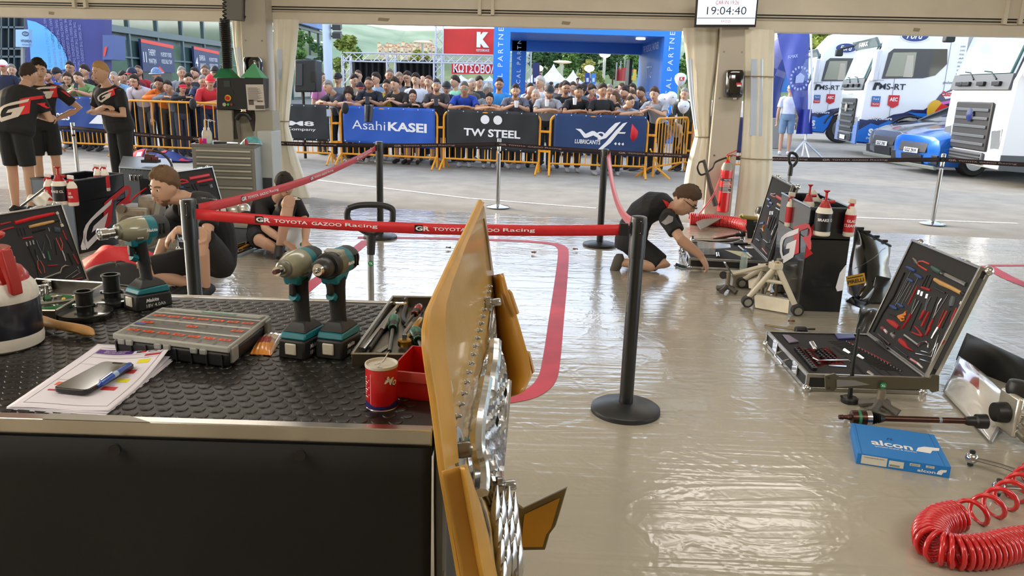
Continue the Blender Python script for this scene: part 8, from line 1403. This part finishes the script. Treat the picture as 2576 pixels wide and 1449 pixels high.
def person(label, J, top, bot, hair='short', hc='2a1f18', q=0, k=1., shorts=False, longs=False, shoe='1a1a1c', beard=False, glasses=None, skin=None, cap=None, roll=0., group=None, bw=1.):
    n = 18 if q else 12; skin = skin or SK; t = thing('person', label, 'person', V((J['hip'].x, J['hip'].y, 0)), group); m = M(); hf = J['hf'].normalized(); up = (J['head']-J['neck']).normalized(); up = (up*.5+V((0, 0, .6))).normalized() if not J.get('hu') else J['hu']
    up = (up-hf*up.dot(hf)).normalized(); hx = hf.cross(up); T = Matrix((hx, hf, up)).transposed().to_4x4(); T.translation = J['head']; T = T @ Matrix.Scale(1.06, 4)
    if roll: T = T @ rot(0, roll, 0)
    def face(d):
        if d.y > .3:
            ax = abs(d.x)
            if .2 < ax < .46 and .02 < d.z < .1: return 2
            if .16 < ax < .54 and .26 < d.z < .34: return 4
            if beard and (d.z < -.58 or (d.z < -.35 and ax > .38)): return 4
            if ax < .3 and -.52 < d.z < -.4: return 1
            if beard and -.4 < d.z < -.3 and ax < .34: return 4
        elif beard and d.z < -.35 and d.y > 0: return 4
        return 0
    hgrid(m, T, 36 if q else 22, 28 if q else 26, 0, None, None if q else face, k)
    m.tube([J['neck']-(J['head']-J['neck'])*.25, J['neck'].lerp(J['head'], .3), J['head']-up*.06*k-hf*.012*k], [.07*k, .056*k, .052*k], 12, 0)
    torso(m, J, k, 0, n, -.1, 1., 0, bw)
    hh = {}
    for s_ in 'lr':
        sh, el, wr = J['s'+s_], J['e'+s_], J['w'+s_]; a = J['neck'].lerp(sh, .55); m.tube([a, sh, sh.lerp(el, .4), el, el.lerp(wr, .35), wr], [x*k for x in (.05, .055, .046, .039, .04, .027)], n-4, 0)
        hand(m, wr, J.get('h'+s_, wr-el), J.get('n'+s_, V((0, -.3, 1))), k, q)
        hp = J['hip']+J['xh']*(.085*k*(1 if s_ == 'r' else -1)); hh[s_] = hp; kn, an = J['k'+s_], J['a'+s_]; m.tube([hp, hp.lerp(kn, .5), kn, kn.lerp(an, .3), an], [x*k for x in (.09, .075, .055, .055, .036)], n-4, 0)
    body = obj('body', m, [skin, LIP, mt('63463a', .4), mt(hc, .9), mt('7a5c4b', .8)], t, smooth=70)
    def rm(o, v):
        if q: z = o.modifiers.new('r', 'REMESH'); z.mode = 'VOXEL'; z.voxel_size = v; z.use_smooth_shade = True; z = o.modifiers.new('c', 'SMOOTH'); z.factor = .5; z.iterations = 2
    rm(body, .0075)
    if q:
        for e in (-1, 1):
            p = T @ (V((e*.027, .0785, .008))*k); obj('eye', M().sph(p, .0098*k, 12, 8), mt('d8d2ca', .2), t); obj('iris', M().sph(p+hf*.007*k, .006*k, 10, 6), EYE, t); obj('eyebrow', M().tube([T @ (V((e*x, y, z))*k) for x, y, z in ((.012, .093, .029), (.028, .09, .034), (.046, .077, .03))], .004*k, 6), mt(hc, .9), t)
        obj('lips', M().tube([T @ (V((x, .092-abs(x)*.35, -.054))*k) for x in (-.022, -.008, .008, .022)], [.003*k, .0065*k, .0065*k, .003*k], 8), LIP, t)
        if beard: hb = M(); hgrid(hb, T, 36, 28, 0, lambda d, i, j: (.004 if d.y > .2 and (d.z < -.66 or (d.z < -.5 and abs(d.x) > .4) or (-.38 < d.z < -.28 and abs(d.x) < .3)) else -.012), None, k); obj('beard', hb, mt('7a5640', .9), t)

    m = M(); torso(m, J, k, .012, n, -.1 if not J.get('tuck') else 0, 1., 0, bw)
    for s_ in 'lr':
        sh, el, wr = J['s'+s_], J['e'+s_], J['w'+s_]; a = J['neck'].lerp(sh, .5)
        if longs: m.tube([a, sh, sh.lerp(el, .5), el, el.lerp(wr, .5), el.lerp(wr, .92)], [x*k for x in (.06, .068, .06, .054, .05, .042)], n-4, 0)
        else: m.tube([a, sh, sh.lerp(el, .35), sh.lerp(el, .68)], [x*k for x in (.06, .069, .064, .066)], n-4, 0)
    shirt = obj('shirt', m, mt(top, .8, var=.08, vs=9), t, smooth=70); rm(shirt, .011)
    m = M(); torso(m, J, k, .02 if not q else .016, n, -.1, .2, 0, bw)
    for s_ in 'lr':
        kn, an = J['k'+s_], J['a'+s_]; hp = hh[s_]
        if shorts: m.tube([hp, hp.lerp(kn, .5), hp.lerp(kn, .88)], [x*k for x in (.1, .096, .085)], n-4, 0)
        else: m.tube([hp, hp.lerp(kn, .5), kn, kn.lerp(an, .5), kn.lerp(an, .96)], [x*k for x in (.1, .09, .07, .066, .06)], n-4, 0)
    rm(obj('shorts' if shorts else 'trousers', m, mt(bot, .8, var=.08, vs=9), t, smooth=70), .011)
    for s_ in 'lr':
        an = J['a'+s_]; f = J.get('f'+s_, V((hf.x, hf.y, 0)).normalized()); b = V((0, 0, -1))
        if J.get('g'+s_): b = J['g'+s_]
        obj('shoe', M().tube([an-f*.07*k+b*.03*k, an-f*.03*k+b*.02*k, an+f*.06*k+b*.035*k, an+f*.15*k+b*.05*k, an+f*.19*k+b*.055*k], [x*k for x in (.03, .045, .045, .042, .02)], 10, ry=[x*k for x in (.03, .05, .042, .03, .016)], up=b), mt(shoe, .6), t)
    hm = mt(hc, .85, bump=.4, bs=90); rr = random.Random(int(J['head'].x*999))
    if hair != 'bald':
        H_ = {'short': .012, 'long': .022, 'curly': .045, 'shaved': .004, 'thick': .022}[hair]; rn = {'curly': .03, 'thick': .008, 'short': .005}.get(hair, .003)
        def hof(d, i, j):
            th = .2+.6*max(0, d.y)**1.5+.45*min(0, d.y)+.05*math.sin(5*math.atan2(d.x, d.y)+1)+.04*math.sin(11*math.atan2(d.x, d.y))
            if hair == 'long' and d.y < (.25 if d.z > -.3 else -.15): th = -1.5
            if hair == 'curly': th = -.35+.9*max(0, d.y)
            v = (d.z-th)/.16; return (H_*min(1, v)*(.6+.7*max(0, d.z))+rn*(rr.random()-.3)*(1.6 if q else 1)) if v > 0 else -.014
        m = M(); hgrid(m, T, 36 if q else 20, 28 if q else 16, 0, hof, None, k)
        if hair == 'long': m.tube([T @ (V((0, -.05, .02))*k), T @ (V((0, -.075, -.1))*k), J['neck']-hf*.075*k-up*.04*k, J['neck']-hf*.08*k-up*.14*k], [x*k for x in (.07, .085, .08, .05)], 12, ry=[x*k for x in (.06, .045, .035, .02)], up=hx)
        obj('hair', m, hm, t, smooth=60)
    if cap:
        m = M(); hgrid(m, T, 22, 16, 0, lambda d, i, j: .02 if d.z > .26 else (.012 if d.z > .14 else -.03), None, k); o = obj('bucket_hat' if cap[0] == 'b' else 'cap', m, mt(cap[1], .7, var=.3 if cap[0] == 'b' else .05, vs=30), t, smooth=60); m = M()
        if cap[0] == 'b': m.tube([T @ (V((.105*math.cos(a), .12*math.sin(a), .018))*k) for a in (PI*j/10 for j in range(21))], .03*k, 6, ry=.012*k)
        else: fw = -1 if cap[0] == 'r' else 1; m.grid(lambda u, v: T @ (V(((u-.5)*.13, fw*(.07+.1*v*(1-1.2*(u-.5)**2)), .045-.02*v-.05*(u-.5)**2))*k), 8, 4)
        obj('brim', m, mt(cap[2] if len(cap) > 2 else cap[1], .7), o, solid=.004)
    if glasses:
        z, c = glasses; m = M(); s2 = M()
        for e in (-1, 1): m.tube([T @ (V((e*x, y+(.004 if z < .03 else -.02), z))*k) for x, y in ((.008, .1), (.03, .1), (.05, .088), (.06, .07))], [.01*k, .015*k, .014*k, .008*k], 8, ry=.006*k); s2.tube([T @ (V((e*.062, .07, z))*k), T @ (V((e*.08, -.01, z))*k)], .003*k, 5)
        o = obj('glasses', m, mt(c, .15, coat=1), t); obj('temple_arms', s2, BLK, o)
    return t, T, shirt
def pose(px, py, Y, fa=0., k=1., ps='S', bz=1.13, drop=0.):
    h = A(px, py, Y); hz = h.z
    if hz > 1.6*k and ps != 'C': k = hz/1.6
    f = V((math.sin(fa), -math.cos(fa), 0)); X = V((f.y, -f.x, 0)); L = .68*k; zb = .92*k; dz = hz-zb; b = math.sqrt(max(0, L*L-dz*dz)); hip = V((h.x, h.y, zb))-f*b; dn_ = (hip-h).normalized(); neck = h+dn_*.165*k+f*-.02*k; sc = h+dn_*.235*k-f*.02*k
    J = {'head': h, 'hip': hip, 'neck': neck, 'xh': X, 'xs': X, 'hf': f+V((0, 0, -.08-.25*b)), 'mid': hip.lerp(neck, .5)-f*.04*b/max(k, .1)}
    for s_, g in (('l', -1), ('r', 1)):
        sh = sc+X*(.185*k*g)-dn_*.0; J['s'+s_] = sh; B = V((h.x, h.y, bz))+f*.06; foot = hip+X*(.1*k*g); J['k'+s_] = V((foot.x, foot.y, .49*k))+f*.02; J['a'+s_] = V((foot.x, foot.y, .075*k))
        if ps == 'L': J['e'+s_] = B+X*(.27*k*g)+f*.02; J['w'+s_] = B+X*(.02*k*-g)+f*(.1+.03*g)+V((0, 0, .03+.015*g)); J['h'+s_] = X*-g
        elif ps == 'P': J['e'+s_] = B+X*(.25*k*g); J['w'+s_] = B+X*(.06*k*g)+f*.13+V((0, 0, .09)); J['h'+s_] = X*-g*.7+V((0, 0, .5))
        elif ps == 'X': J['e'+s_] = sh+X*(.09*k*g)+V((0, 0, -.27*k))+f*.04; J['w'+s_] = sc+f*(.15*k+.03*g)+X*(-.13*k*g)+V((0, 0, -.2*k+.03*g)); J['h'+s_] = X*-g
        elif ps == 'H': J['e'+s_] = sh+X*(.24*k*g)+V((0, 0, -.22*k))-f*.02; J['w'+s_] = hip+X*(.17*k*g)+V((0, 0, .08*k))+f*.06
        else: J['e'+s_] = sh+X*(.05*k*g)+V((0, 0, -.28*k))-f*.02; J['w'+s_] = sh+X*(.06*k*g)+V((0, 0, -.53*k))+f*.06
    return J, k
CROWD = '''
8,168,17.2,S,.3,1a2238,short,3a2a20,232833,spectator in navy jacket and white cap with red brim far left|cap=fe8e4e8;c8323c
30,177,17.6,S,.5,3b4046,short,7d766c,22262c,grey haired spectator behind the capped man far left
118,191,16.6,L,.2,2a62b8,short,2e251e,2a2f3a,bearded man in blue top right of the two mechanics|beard
143,186,17.0,S,-.3,24262a,short,2a211b,20242a,man in black cap and sunglasses beside the bearded blue top|cap=f17181a|sun=111111
170,199,16.6,S,.3,8a7460,long,3b2a1e,2a2a30,woman with glasses and patterned top behind the green shirt|sun=55504a
176,171,17.5,S,.2,3c3f44,short,15110e,20242a,tall dark haired man with glasses under the violet hoarding|sun=2a2624
197,197,16.2,P,.0,6f9a62,short,3a2c22,2a2f3a,man in green tee holding his phone over the blue banner
213,180,17.2,S,-.6,1a1d26,thick,2a211b,22262c,man in dark tee with sunglasses pushed up, beside the green shirt
240,196,17.2,S,.2,c8b8a8,long,6a4a30,2a2a30,woman half hidden behind the blond mechanic
287,196,16.4,L,.1,7fa6c8,shaved,9a948c,2a2f3a,older balding man in pale blue shirt right of the blond mechanic
309,196,17.2,S,.8,20242c,thick,2e251e,22262c,dark haired head between the blue shirt and the cap
333,187,16.8,S,-.4,5a2630,short,2a211b,22262c,man in navy cap with red brim behind the white blouse|cap=f1d2440;c8323c
338,205,16.1,S,.0,c9c4d2,long,2a1f18,5a5a62,woman in white blouse and sunglasses with a patterned skirt|sun=1a1414
348,180,17.4,S,.2,a82430,shaved,4a3a30,22262c,balding man in red shirt behind the white blouse|beard
394,187,16.9,S,-.5,4a5562,short,4a3a2c,2a2f3a,man in a blue tie dyed bucket hat|cap=b6f8fb6;8fa8c6
400,212,16.0,L,.15,d8701e,thick,231a14,4a4844,bearded man in orange hoodie leaning on the bare barrier|long|beard
422,219,15.9,L,.0,6d7682,thick,2e251e,3a4450,boy in grey hoodie resting on the bare barrier|long|k=.92
459,222,15.9,L,.7,1c1d20,long,2a1d16,3a3a4a,girl in red and white trucker cap and black top|long|k=.85|cap=fc5283a;d03a48
457,184,17.0,S,.6,8a9098,short,8f8a84,2a2f3a,tall grey bearded man behind the trucker cap girl
474,201,16.4,S,.5,3a3d42,thick,2a211b,22262c,stocky man in dark tee behind the trucker cap girl|beard
490,186,17.0,S,-.3,2a2d33,short,2a211b,20242a,dark haired man with sunglasses up, left of the control cabinet|beard
511,206,16.2,L,.5,2a3a5a,short,8a8680,2a3a5a,grey haired man with glasses holding the black cap|sun=4a4440
529,206,15.9,X,.5,c02a34,short,3a2a20,27304a,young man in red and black shirt and red cap|cap=fd02030
516,180,17.4,S,.3,50555c,short,6a5a4a,22262c,brown haired man far behind the red cap
541,183,17.2,S,.4,2a2d33,short,3a2a20,22262c,man in black cap at the edge of the control cabinet|cap=f1a1a1c
807,197,17.4,S,1.2,c77fb0,short,5a4a3c,4a4a50,man in pink shirt behind the loudspeaker
826,219,15.7,L,-.7,3a3b45,short,8a857e,2a2d33,grey haired man in dark tee reaching over the charcoal banner|sun=2a2f3a;.07
850,199,16.6,S,.0,6f7c86,short,2a211b,22262c,man in black cap and sunglasses, grey tee, behind curly haired child|cap=f15161a|sun=1a1010
877,239,15.6,L,.0,b48fc4,curly,33231a,2a2a30,curly haired child in lilac tee over the blue banner|k=.86
891,204,16.8,S,.6,8a8a86,thick,2a1f18,22262c,young man in profile left of the navy lettered tee
905,222,16.2,S,.5,1c1c20,short,2a211b,20242a,child in black and red cap behind the curly hair|k=.92|cap=f1a1416;b0202c
928,210,15.7,P,.0,18202f,shaved,3a2a20,22262c,man in navy tee with white rally lettering and red sunglasses|beard|sun=7a2028
901,192,17.6,S,-.2,3a3d42,shaved,4a3a30,22262c,balding man with glasses far behind the navy tee|sun=3a3432
946,200,17.0,S,-.7,7a94b4,thick,2e251e,22262c,tall young man in pale blue behind the navy tee
973,217,16.2,S,.0,c4b02a,short,2a1f18,2a2a30,man in yellow shirt left of the brown tee boy|dark
993,213,15.7,P,-.3,2e2926,thick,2a1f18,8f8b86,boy in brown tee with yellow print over the blue banner
980,190,17.4,S,.2,50555c,short,6f6a62,22262c,grey haired head above the yellow shirt
1004,200,17.2,S,.4,6a6f76,thick,8a7a66,22262c,fair haired man behind the brown tee boy
1025,197,17.4,S,-.2,1a1b1e,thick,2a1f18,20242a,young man with glasses and black tee, before the stage curtain|sun=3a3432
1046,202,16.4,S,-.2,d5d9e2,thick,2e251e,22262c,tall young man in white tee over the blue banner
1038,242,15.6,L,.1,17181b,long,33231a,8a7f80,girl with long hair and glasses resting on the blue banner|long|k=.88|sun=6a5a52
1063,206,17.2,S,.3,8f8a84,bald,3a2a20,22262c,bald head right of the tall white tee
1078,207,16.7,S,-.2,a0705c,short,5a3a28,22262c,ruddy faced man right of the tall white tee
1098,216,15.6,P,.0,3d3b3c,short,2e251e,22262c,man in charcoal tee with mirrored glasses up, using a phone|beard|sun=9ab4cc;.07
1123,222,16.2,S,.2,1f2740,short,2a2a2a,22262c,man in black cap and navy tee left of the royal blue tee|cap=f1f1f22
1145,208,16.8,S,-1.0,7fc0a4,thick,2e251e,22262c,young man in mint tee looking left
1168,223,15.4,L,.0,1b3fa0,short,5a544c,2a2a30,man in royal blue tee with green mirrored sunglasses|sun=2fb5a0
1187,214,16.6,S,.6,5c5a4c,short,b0aaa2,2a2a30,grey haired man in olive shirt behind the royal blue tee
1205,209,17.2,S,.5,2a2d33,thick,2e251e,22262c,dark haired man in profile under the red shop banner
1228,230,16.6,S,.3,8f8f8a,curly,a8a49c,2a2a30,woman with grey curly hair behind the black banner|k=.9
1256,213,16.0,S,.0,2f8ad0,short,2a1f18,2a2a30,tall man in bright blue tee with glasses and a black strap|sun=3a2a24|beard
1231,250,15.3,L,.0,d09a6c,long,1a1414,4a4a50,woman with black fringe smiling over the black banner|k=.9
1297,229,15.3,P,.0,5f6270,short,2a1f18,3a3a40,bearded man in slate tee holding a cup over the black banner|beard|sun=1a1c22;.07
1347,241,15.6,S,.0,2a3040,shaved,b0aaa2,22262c,older man with cropped white hair and navy shirt
1336,232,16.3,S,.8,b9b9bd,bald,3a2a20,22262c,bald man in white shirt behind the cropped white hair
1359,210,16.6,S,-.8,c4c8cc,thick,b8b4ac,2a2a30,white haired man in profile looking right
1382,233,15.1,L,.1,a0a4ac,short,2e251e,3a3a40,man in dark cap and grey sports tee holding a white cup|cap=f23252c|beard
1424,222,15.9,P,.1,17181b,short,2a211b,22262c,bearded man in sunglasses and black tee beside the black lettered tee|beard|sun=171012
1456,232,15.0,L,.1,17171a,short,2a1f18,3a2a2a,man in black lettered tee with a cup tilted on his arm|sun=20202a;.07|beard
1516,229,15.0,L,.2,151618,thick,2e251e,22262c,boy in black tee resting his cheek on one hand|k=.95
1533,228,16.4,S,.0,8f8a80,short,8a857e,22262c,grey haired man with glasses behind the boy in black tee|sun=6a4a4a
1546,246,15.6,S,-1.1,a07a5a,long,5a4230,22262c,brown haired girl in profile beside the boy in black tee|k=.9
1552,276,15.0,L,.0,6a4a3a,thick,1a1410,22262c,small boy peering over the dark blue banner|k=.72
1571,234,15.8,S,-1.0,1d2742,short,2a1f18,22262c,bearded man in navy tee looking right|beard|sun=5a2a20;.08
1590,243,16.0,S,-.5,3a3d42,short,4a3a2c,22262c,short haired man behind the leaning boy
1585,258,15.0,L,.6,8a98a8,shaved,2a1f18,3a3a40,boy in grey blue tee leaning over with a red flag|k=.95
1612,235,16.2,S,-.9,1a1a1c,short,2a211b,22262c,man in black vest left of the backpack man|beard
1646,238,15.2,P,-.5,9a9ea6,thick,4a3424,1f1c22,man with backpack and grey patterned shirt typing on his phone
1722,238,16.0,S,-.4,4a4f48,short,8f8a84,33343a,older grey haired man behind the balloons
1688,301,16.0,S,-.8,b8aea8,long,4a3626,2a2a32,girl in striped top behind the turned away barrier|k=.72
1453,203,27,C,.0,d0508a,thick,2a1a14,4a4a50,small child in pink carried above the far crowd|k=.6
'''
def hz_(o): return V((o['x'], 0, 0))
for L_ in CROWD.strip().split('\n'):
    f, *ex_ = L_.split('|'); px, py, Y, ps, fa, top, hair, hc, bot, lab = f.split(',', 9); kw = {}; k = 1.
    for e in ex_:
        if e == 'beard': kw['beard'] = True
        elif e == 'long': kw['longs'] = True
        elif e == 'dark': kw['skin'] = SK2
        elif e[:2] == 'k=': k = float(e[2:])
        elif e[:4] == 'cap=': c = e[5:].split(';'); kw['cap'] = (e[4], *c)
        elif e[:4] == 'sun=': c = e[4:].split(';'); kw['glasses'] = (float(c[1]) if len(c) > 1 else .012, c[0])
    J, k = pose(float(px), float(py), float(Y)*.985+.12, float(fa), k, ps)
    person(lab, J, top, bot, hair, hc, k=k, shorts=ps in 'LP' and int(px) % 3 == 0 and float(px) > 800, shoe=('1a1a1c', 'b9b9bd', '3a3a3e')[int(px) % 3], skin=kw.pop('skin', SK if int(px) % 4 else SK2), **kw)
rr = random.Random(11); COLS = (('a02a30', 'red'), ('c9ccd0', 'white'), ('2a3a5a', 'navy'), ('4a4f55', 'grey'), ('1c1d20', 'black'), ('7a94b4', 'pale blue'))
for i in range(30):
    px = 1322+i*9.4+rr.uniform(-4, 4); Y = rr.choice((19, 21, 23.5, 30, 33)); h = rr.uniform(1.5, 1.68); c = COLS[i % 6]; d = 1950/(Y); py = 220+.031*(px-1288)-(h-1.55)*d
    J, k = pose(px, py, Y, rr.uniform(-2.5, 2.5), 1., 'S'); person('far visitor in a %s top in the crowd under the blue arch' % c[1], J, c[0], '2a2d36', rr.choice(('short', 'thick', 'long', 'shaved')), rr.choice(('2e251e', '4a3626', '8a857e')), k=k, group='far visitors in %s under the arch' % c[1])
J, k = pose(1990, 226, 21.3, 2.8, 1., 'S'); person('man walking away in white tee, denim shorts and white cap by the lorries', J, 'd5d8ea', '6f8aa8', 'shaved', '8a857e', k=k, shorts=True, shoe='d9dadd', cap=('f', 'cfd6e6'))
# cups, phones and loose items held by the crowd
for x, y, Y, lab in ((1299, 262, 14.85, 'white paper cup held over the black banner'), (1376, 259, 14.75, 'white paper cup at the cap wearer on the barrier'), (1446, 255, 14.6, 'tilted white paper cup on the black lettered tee')): q = A(x, y, Y); tag(obj('paper_cup', M().tube([q-V((0, 0, .06)), q+V((0, 0, .06)), q+V((0, 0, .062))], [.03, .042, .038], 14), mt('dcdce2', .5)), lab, 'cup')
for x, y, Y, lab in ((924, 252, 15.1, 'phone in the hands of the navy rally tee'), (1097, 257, 15.0, 'phone in the hands of the charcoal tee'), (827, 284, 15.1, 'pale phone hanging in the hand before the charcoal banner'), (191, 217, 15.9, 'phone held by the man in green')): q = A(x, y, Y); tag(obj('phone', M().box(q, (.08, .012, .15), T=rot(-.5, 0, .2)), mt('9fa6b4' if x == 827 else '23262c', .3), bev=.004), lab, 'phone')
q = A(928, 275, 15.0); tag(obj('hung_jacket', M().grid(lambda u, v: A(918+22*u-5*v*u, 263+44*v, 14.98-.04*math.sin(9*u)), 8, 8), mt('4a4a50', .8), solid=.02), 'grey jacket hung over the bright blue banner', 'jacket')
tag(obj('hand_flag', M().add([A(*p, 14.3) for p in ((1590, 311), (1605, 330), (1603, 345), (1592, 357), (1585, 345), (1588, 325))], [tuple(range(6))]), mt('c9212c', .6), solid=.01), 'small red and white flag hanging in front of the dark blue banner', 'flag')
for x, y, Y, lab in ((868, 272, 15.1, 'black cap hung at the corner of the bright blue banner'), (485, 262, 15.35, 'black cap hung on the bare barrier')): q = A(x, y, Y); tag(obj('peaked_hat', M().sph(q, (.07, .06, .11), 14, 10), mt('17181a', .7)), lab, 'cap')

# mechanics
BK_ = '141417'
def shade(shirt, fn, n, nm='printed_letters', mats=None):
    m = M(); fn(m); m2 = drape(shirt, m, n, .008, .04)
    if m2.f: obj(nm, m2, mats or [mt('d9cdbf', .7), mt('d5262a', .7)], shirt)
def view(p): return (V((0, 0, HC))-p).normalized()
J, k = pose(72, 190, 9.0, PI-.12, 1., 'X'); t, T, sh = person('mechanic in black shorts seen from behind with big back lettering', J, BK_, BK_, 'short', '33261c', 1, k, True, bw=1.32); shade(sh, lambda m: gr_logo(m, lambda x, y, d: A(x/8.187, 220+y/8.19, 8.8-d)), V((.3, -1, .05)))
J, k = pose(97, 178, 9.75, .7, 1., 'H'); t, T, sh = person('dark haired mechanic half hidden behind the back lettering', J, BK_, BK_, 'thick', '17120e', 1, k, True); f3 = aff(GR3, ((112, 213), (80, 250), (137, 240))); shade(sh, lambda m: gr_logo(m, lambda x, y, d: A(*f3(x, y), 9.5-d)), V((.2, -1, .05)))
J, k = pose(254, 183, 9.75, -.45, 1., 'X'); t, T, sh = person('blond mechanic in black with folded arms', J, BK_, BK_, 'short', 'b08a58', 1, k, False, bw=1.25); f3 = aff(GR3, ((247, 216), (217, 252), (282, 222))); shade(sh, lambda m: gr_logo(m, lambda x, y, d: A(*f3(x, y), 9.4-d)), V((-.1, -1, .1)))
def JJ(hip, neck, head, hf, sh, el, wr, kn, an, xh, xs, mid=None, **kw):
    a = lambda p: A(*p); J = dict(hip=a(hip), neck=a(neck), head=a(head), hf=V(hf), sl=a(sh[0]), sr=a(sh[1]), el=a(el[0]), er=a(el[1]), wl=a(wr[0]), wr=a(wr[1]), kl=a(kn[0]), kr=a(kn[1]), al=a(an[0]), ar=a(an[1]), xh=V(xh).normalized(), xs=V(xs).normalized())
    if mid: J['mid'] = a(mid)
    J.update(kw); return J
J = JJ((548, 652, 5.75), (474, 507, 5.55), (414, 473, 5.45), (-.35, -.9, -.12), ((440, 540, 5.8), (530, 525, 5.35)), ((408, 622, 5.7), (520, 592, 5.2)), ((385, 690, 5.65), (446, 577, 5.2)), ((352, 678, 5.45), (500, 590, 5.1)), ((480, 715, 5.6), (516, 722, 5.3)), (.55, -.8, 0), (.6, -.75, -.1), (540, 560, 5.65), fl=V((-.6, -.7, -.1)), fr=V((-.3, -.95, 0)), hr=V((-.6, -.1, -.6)), hl=V((-.8, -.2, -.3)))
t, T, sh = person('crouching mechanic with a tattooed arm looking towards the camera', J, BK_, BK_, 'thick', '6e543c', 1, 1.04, True, beard=True, roll=-.3)
def tx6(m): text(m, 'YARIS WRC', fr(A(508, 485, 5.2), V((1, -.3, .35)), V((0, 0, 1))), w=.1, h=.018)
shade(sh, tx6, V((.2, -1, .3)))
shade(sh, lambda m: m.add([A(x, y, 5.2) for x, y in ((540, 530), (563, 528), (566, 548), (556, 562), (545, 555))], [tuple(range(5))]), V((.3, -1, .1)), 'white_patch')
q = A(533, 560, 5.12); b_ = [c for c in t.children if c.name.startswith('body')][0]; shade(b_, lambda m: m.add([q+V((.028*math.cos(a)*r_, 0, .04*math.sin(a)*r_)) for r_ in (1, .72, .4, .2) for a in (j*PI/8 for j in range(16))], [(g*32+i, g*32+(i+1) % 16, g*32+16+(i+1) % 16, g*32+16+i) for g in (0, 1) for i in range(16)]), V((.1, -1, 0)), 'tattoo', [mt('5d5450', .6)])
J = JJ((668, 592, 7.25), (704, 500, 7.05), (716, 466, 6.9), (.12, -.75, -.65), ((655, 508, 7.05), (745, 512, 7.05)), ((668, 575, 6.85), (770, 566, 6.95)), ((718, 610, 6.75), (768, 606, 6.75)), ((655, 606, 6.8), (728, 505, 6.72)), ((708, 632, 6.8), (704, 618, 6.75)), (1, .1, 0), (1, .0, -.04), (672, 545, 7.25), fl=V((.8, -.4, 0)), fr=V((.2, -.95, -.1)), hu=V((.05, -.5, .8)))
t, T, sh = person('mechanic sitting on the floor, head bowed over a parts box', J, BK_, BK_, 'short', '241b15', 1, .98, True)
shade(sh, lambda m: poly(m, [(-.16, 0), (.0, .1), (.16, .13), (.16, .08), (.02, .05), (-.14, -.05)], fr(A(700, 512, 6.6), V((1, 0, 0)), V((0, 0, 1)))), V((0, -1, .2)))
J = JJ((1585, 608, 6.95), (1685, 528, 6.75), (1722, 506, 6.65), (.75, -.25, -.55), ((1680, 525, 7.0), (1678, 552, 6.5)), ((1715, 610, 7.0), (1712, 600, 6.35)), ((1755, 640, 6.8), (1766, 645, 6.35)), ((1650, 672, 7.15), (1672, 670, 6.7)), ((1560, 672, 7.2), (1562, 660, 6.75)), (.25, -1, 0), (.15, -1, -.05), (1622, 530, 6.9), hu=V((.5, -.1, .75)), fl=V((-.2, 0, -1)), fr=V((-.2, 0, -1)), gl=V((-1, 0, 0)), gr=V((-1, 0, 0)), hr=V((.5, 0, -.8)), hl=V((.6, 0, -.7)))
t, T, sh = person('mechanic kneeling at the middle tool case, seen from the side', J, BK_, BK_, 'thick', '54402f', 1, 1.04, True, shoe='4a463e', glasses=(.012, '2a2624'))
shade(sh, lambda m: m.add([A(x, y, 6.3) for x, y in ((1690, 495), (1702, 500), (1730, 520), (1708, 528), (1700, 515))], [tuple(range(5))]), V((0, -1, .2)), 'red_patch', [mt('d5262a', .7)])
shade(sh, lambda m: m.add([A(x, y, 6.3) for x, y in ((1672, 568), (1690, 548), (1702, 552), (1698, 562), (1680, 572))], [tuple(range(5))]), V((0, -1, 0)), 'grey_patch', [mt('8d898a', .7)])
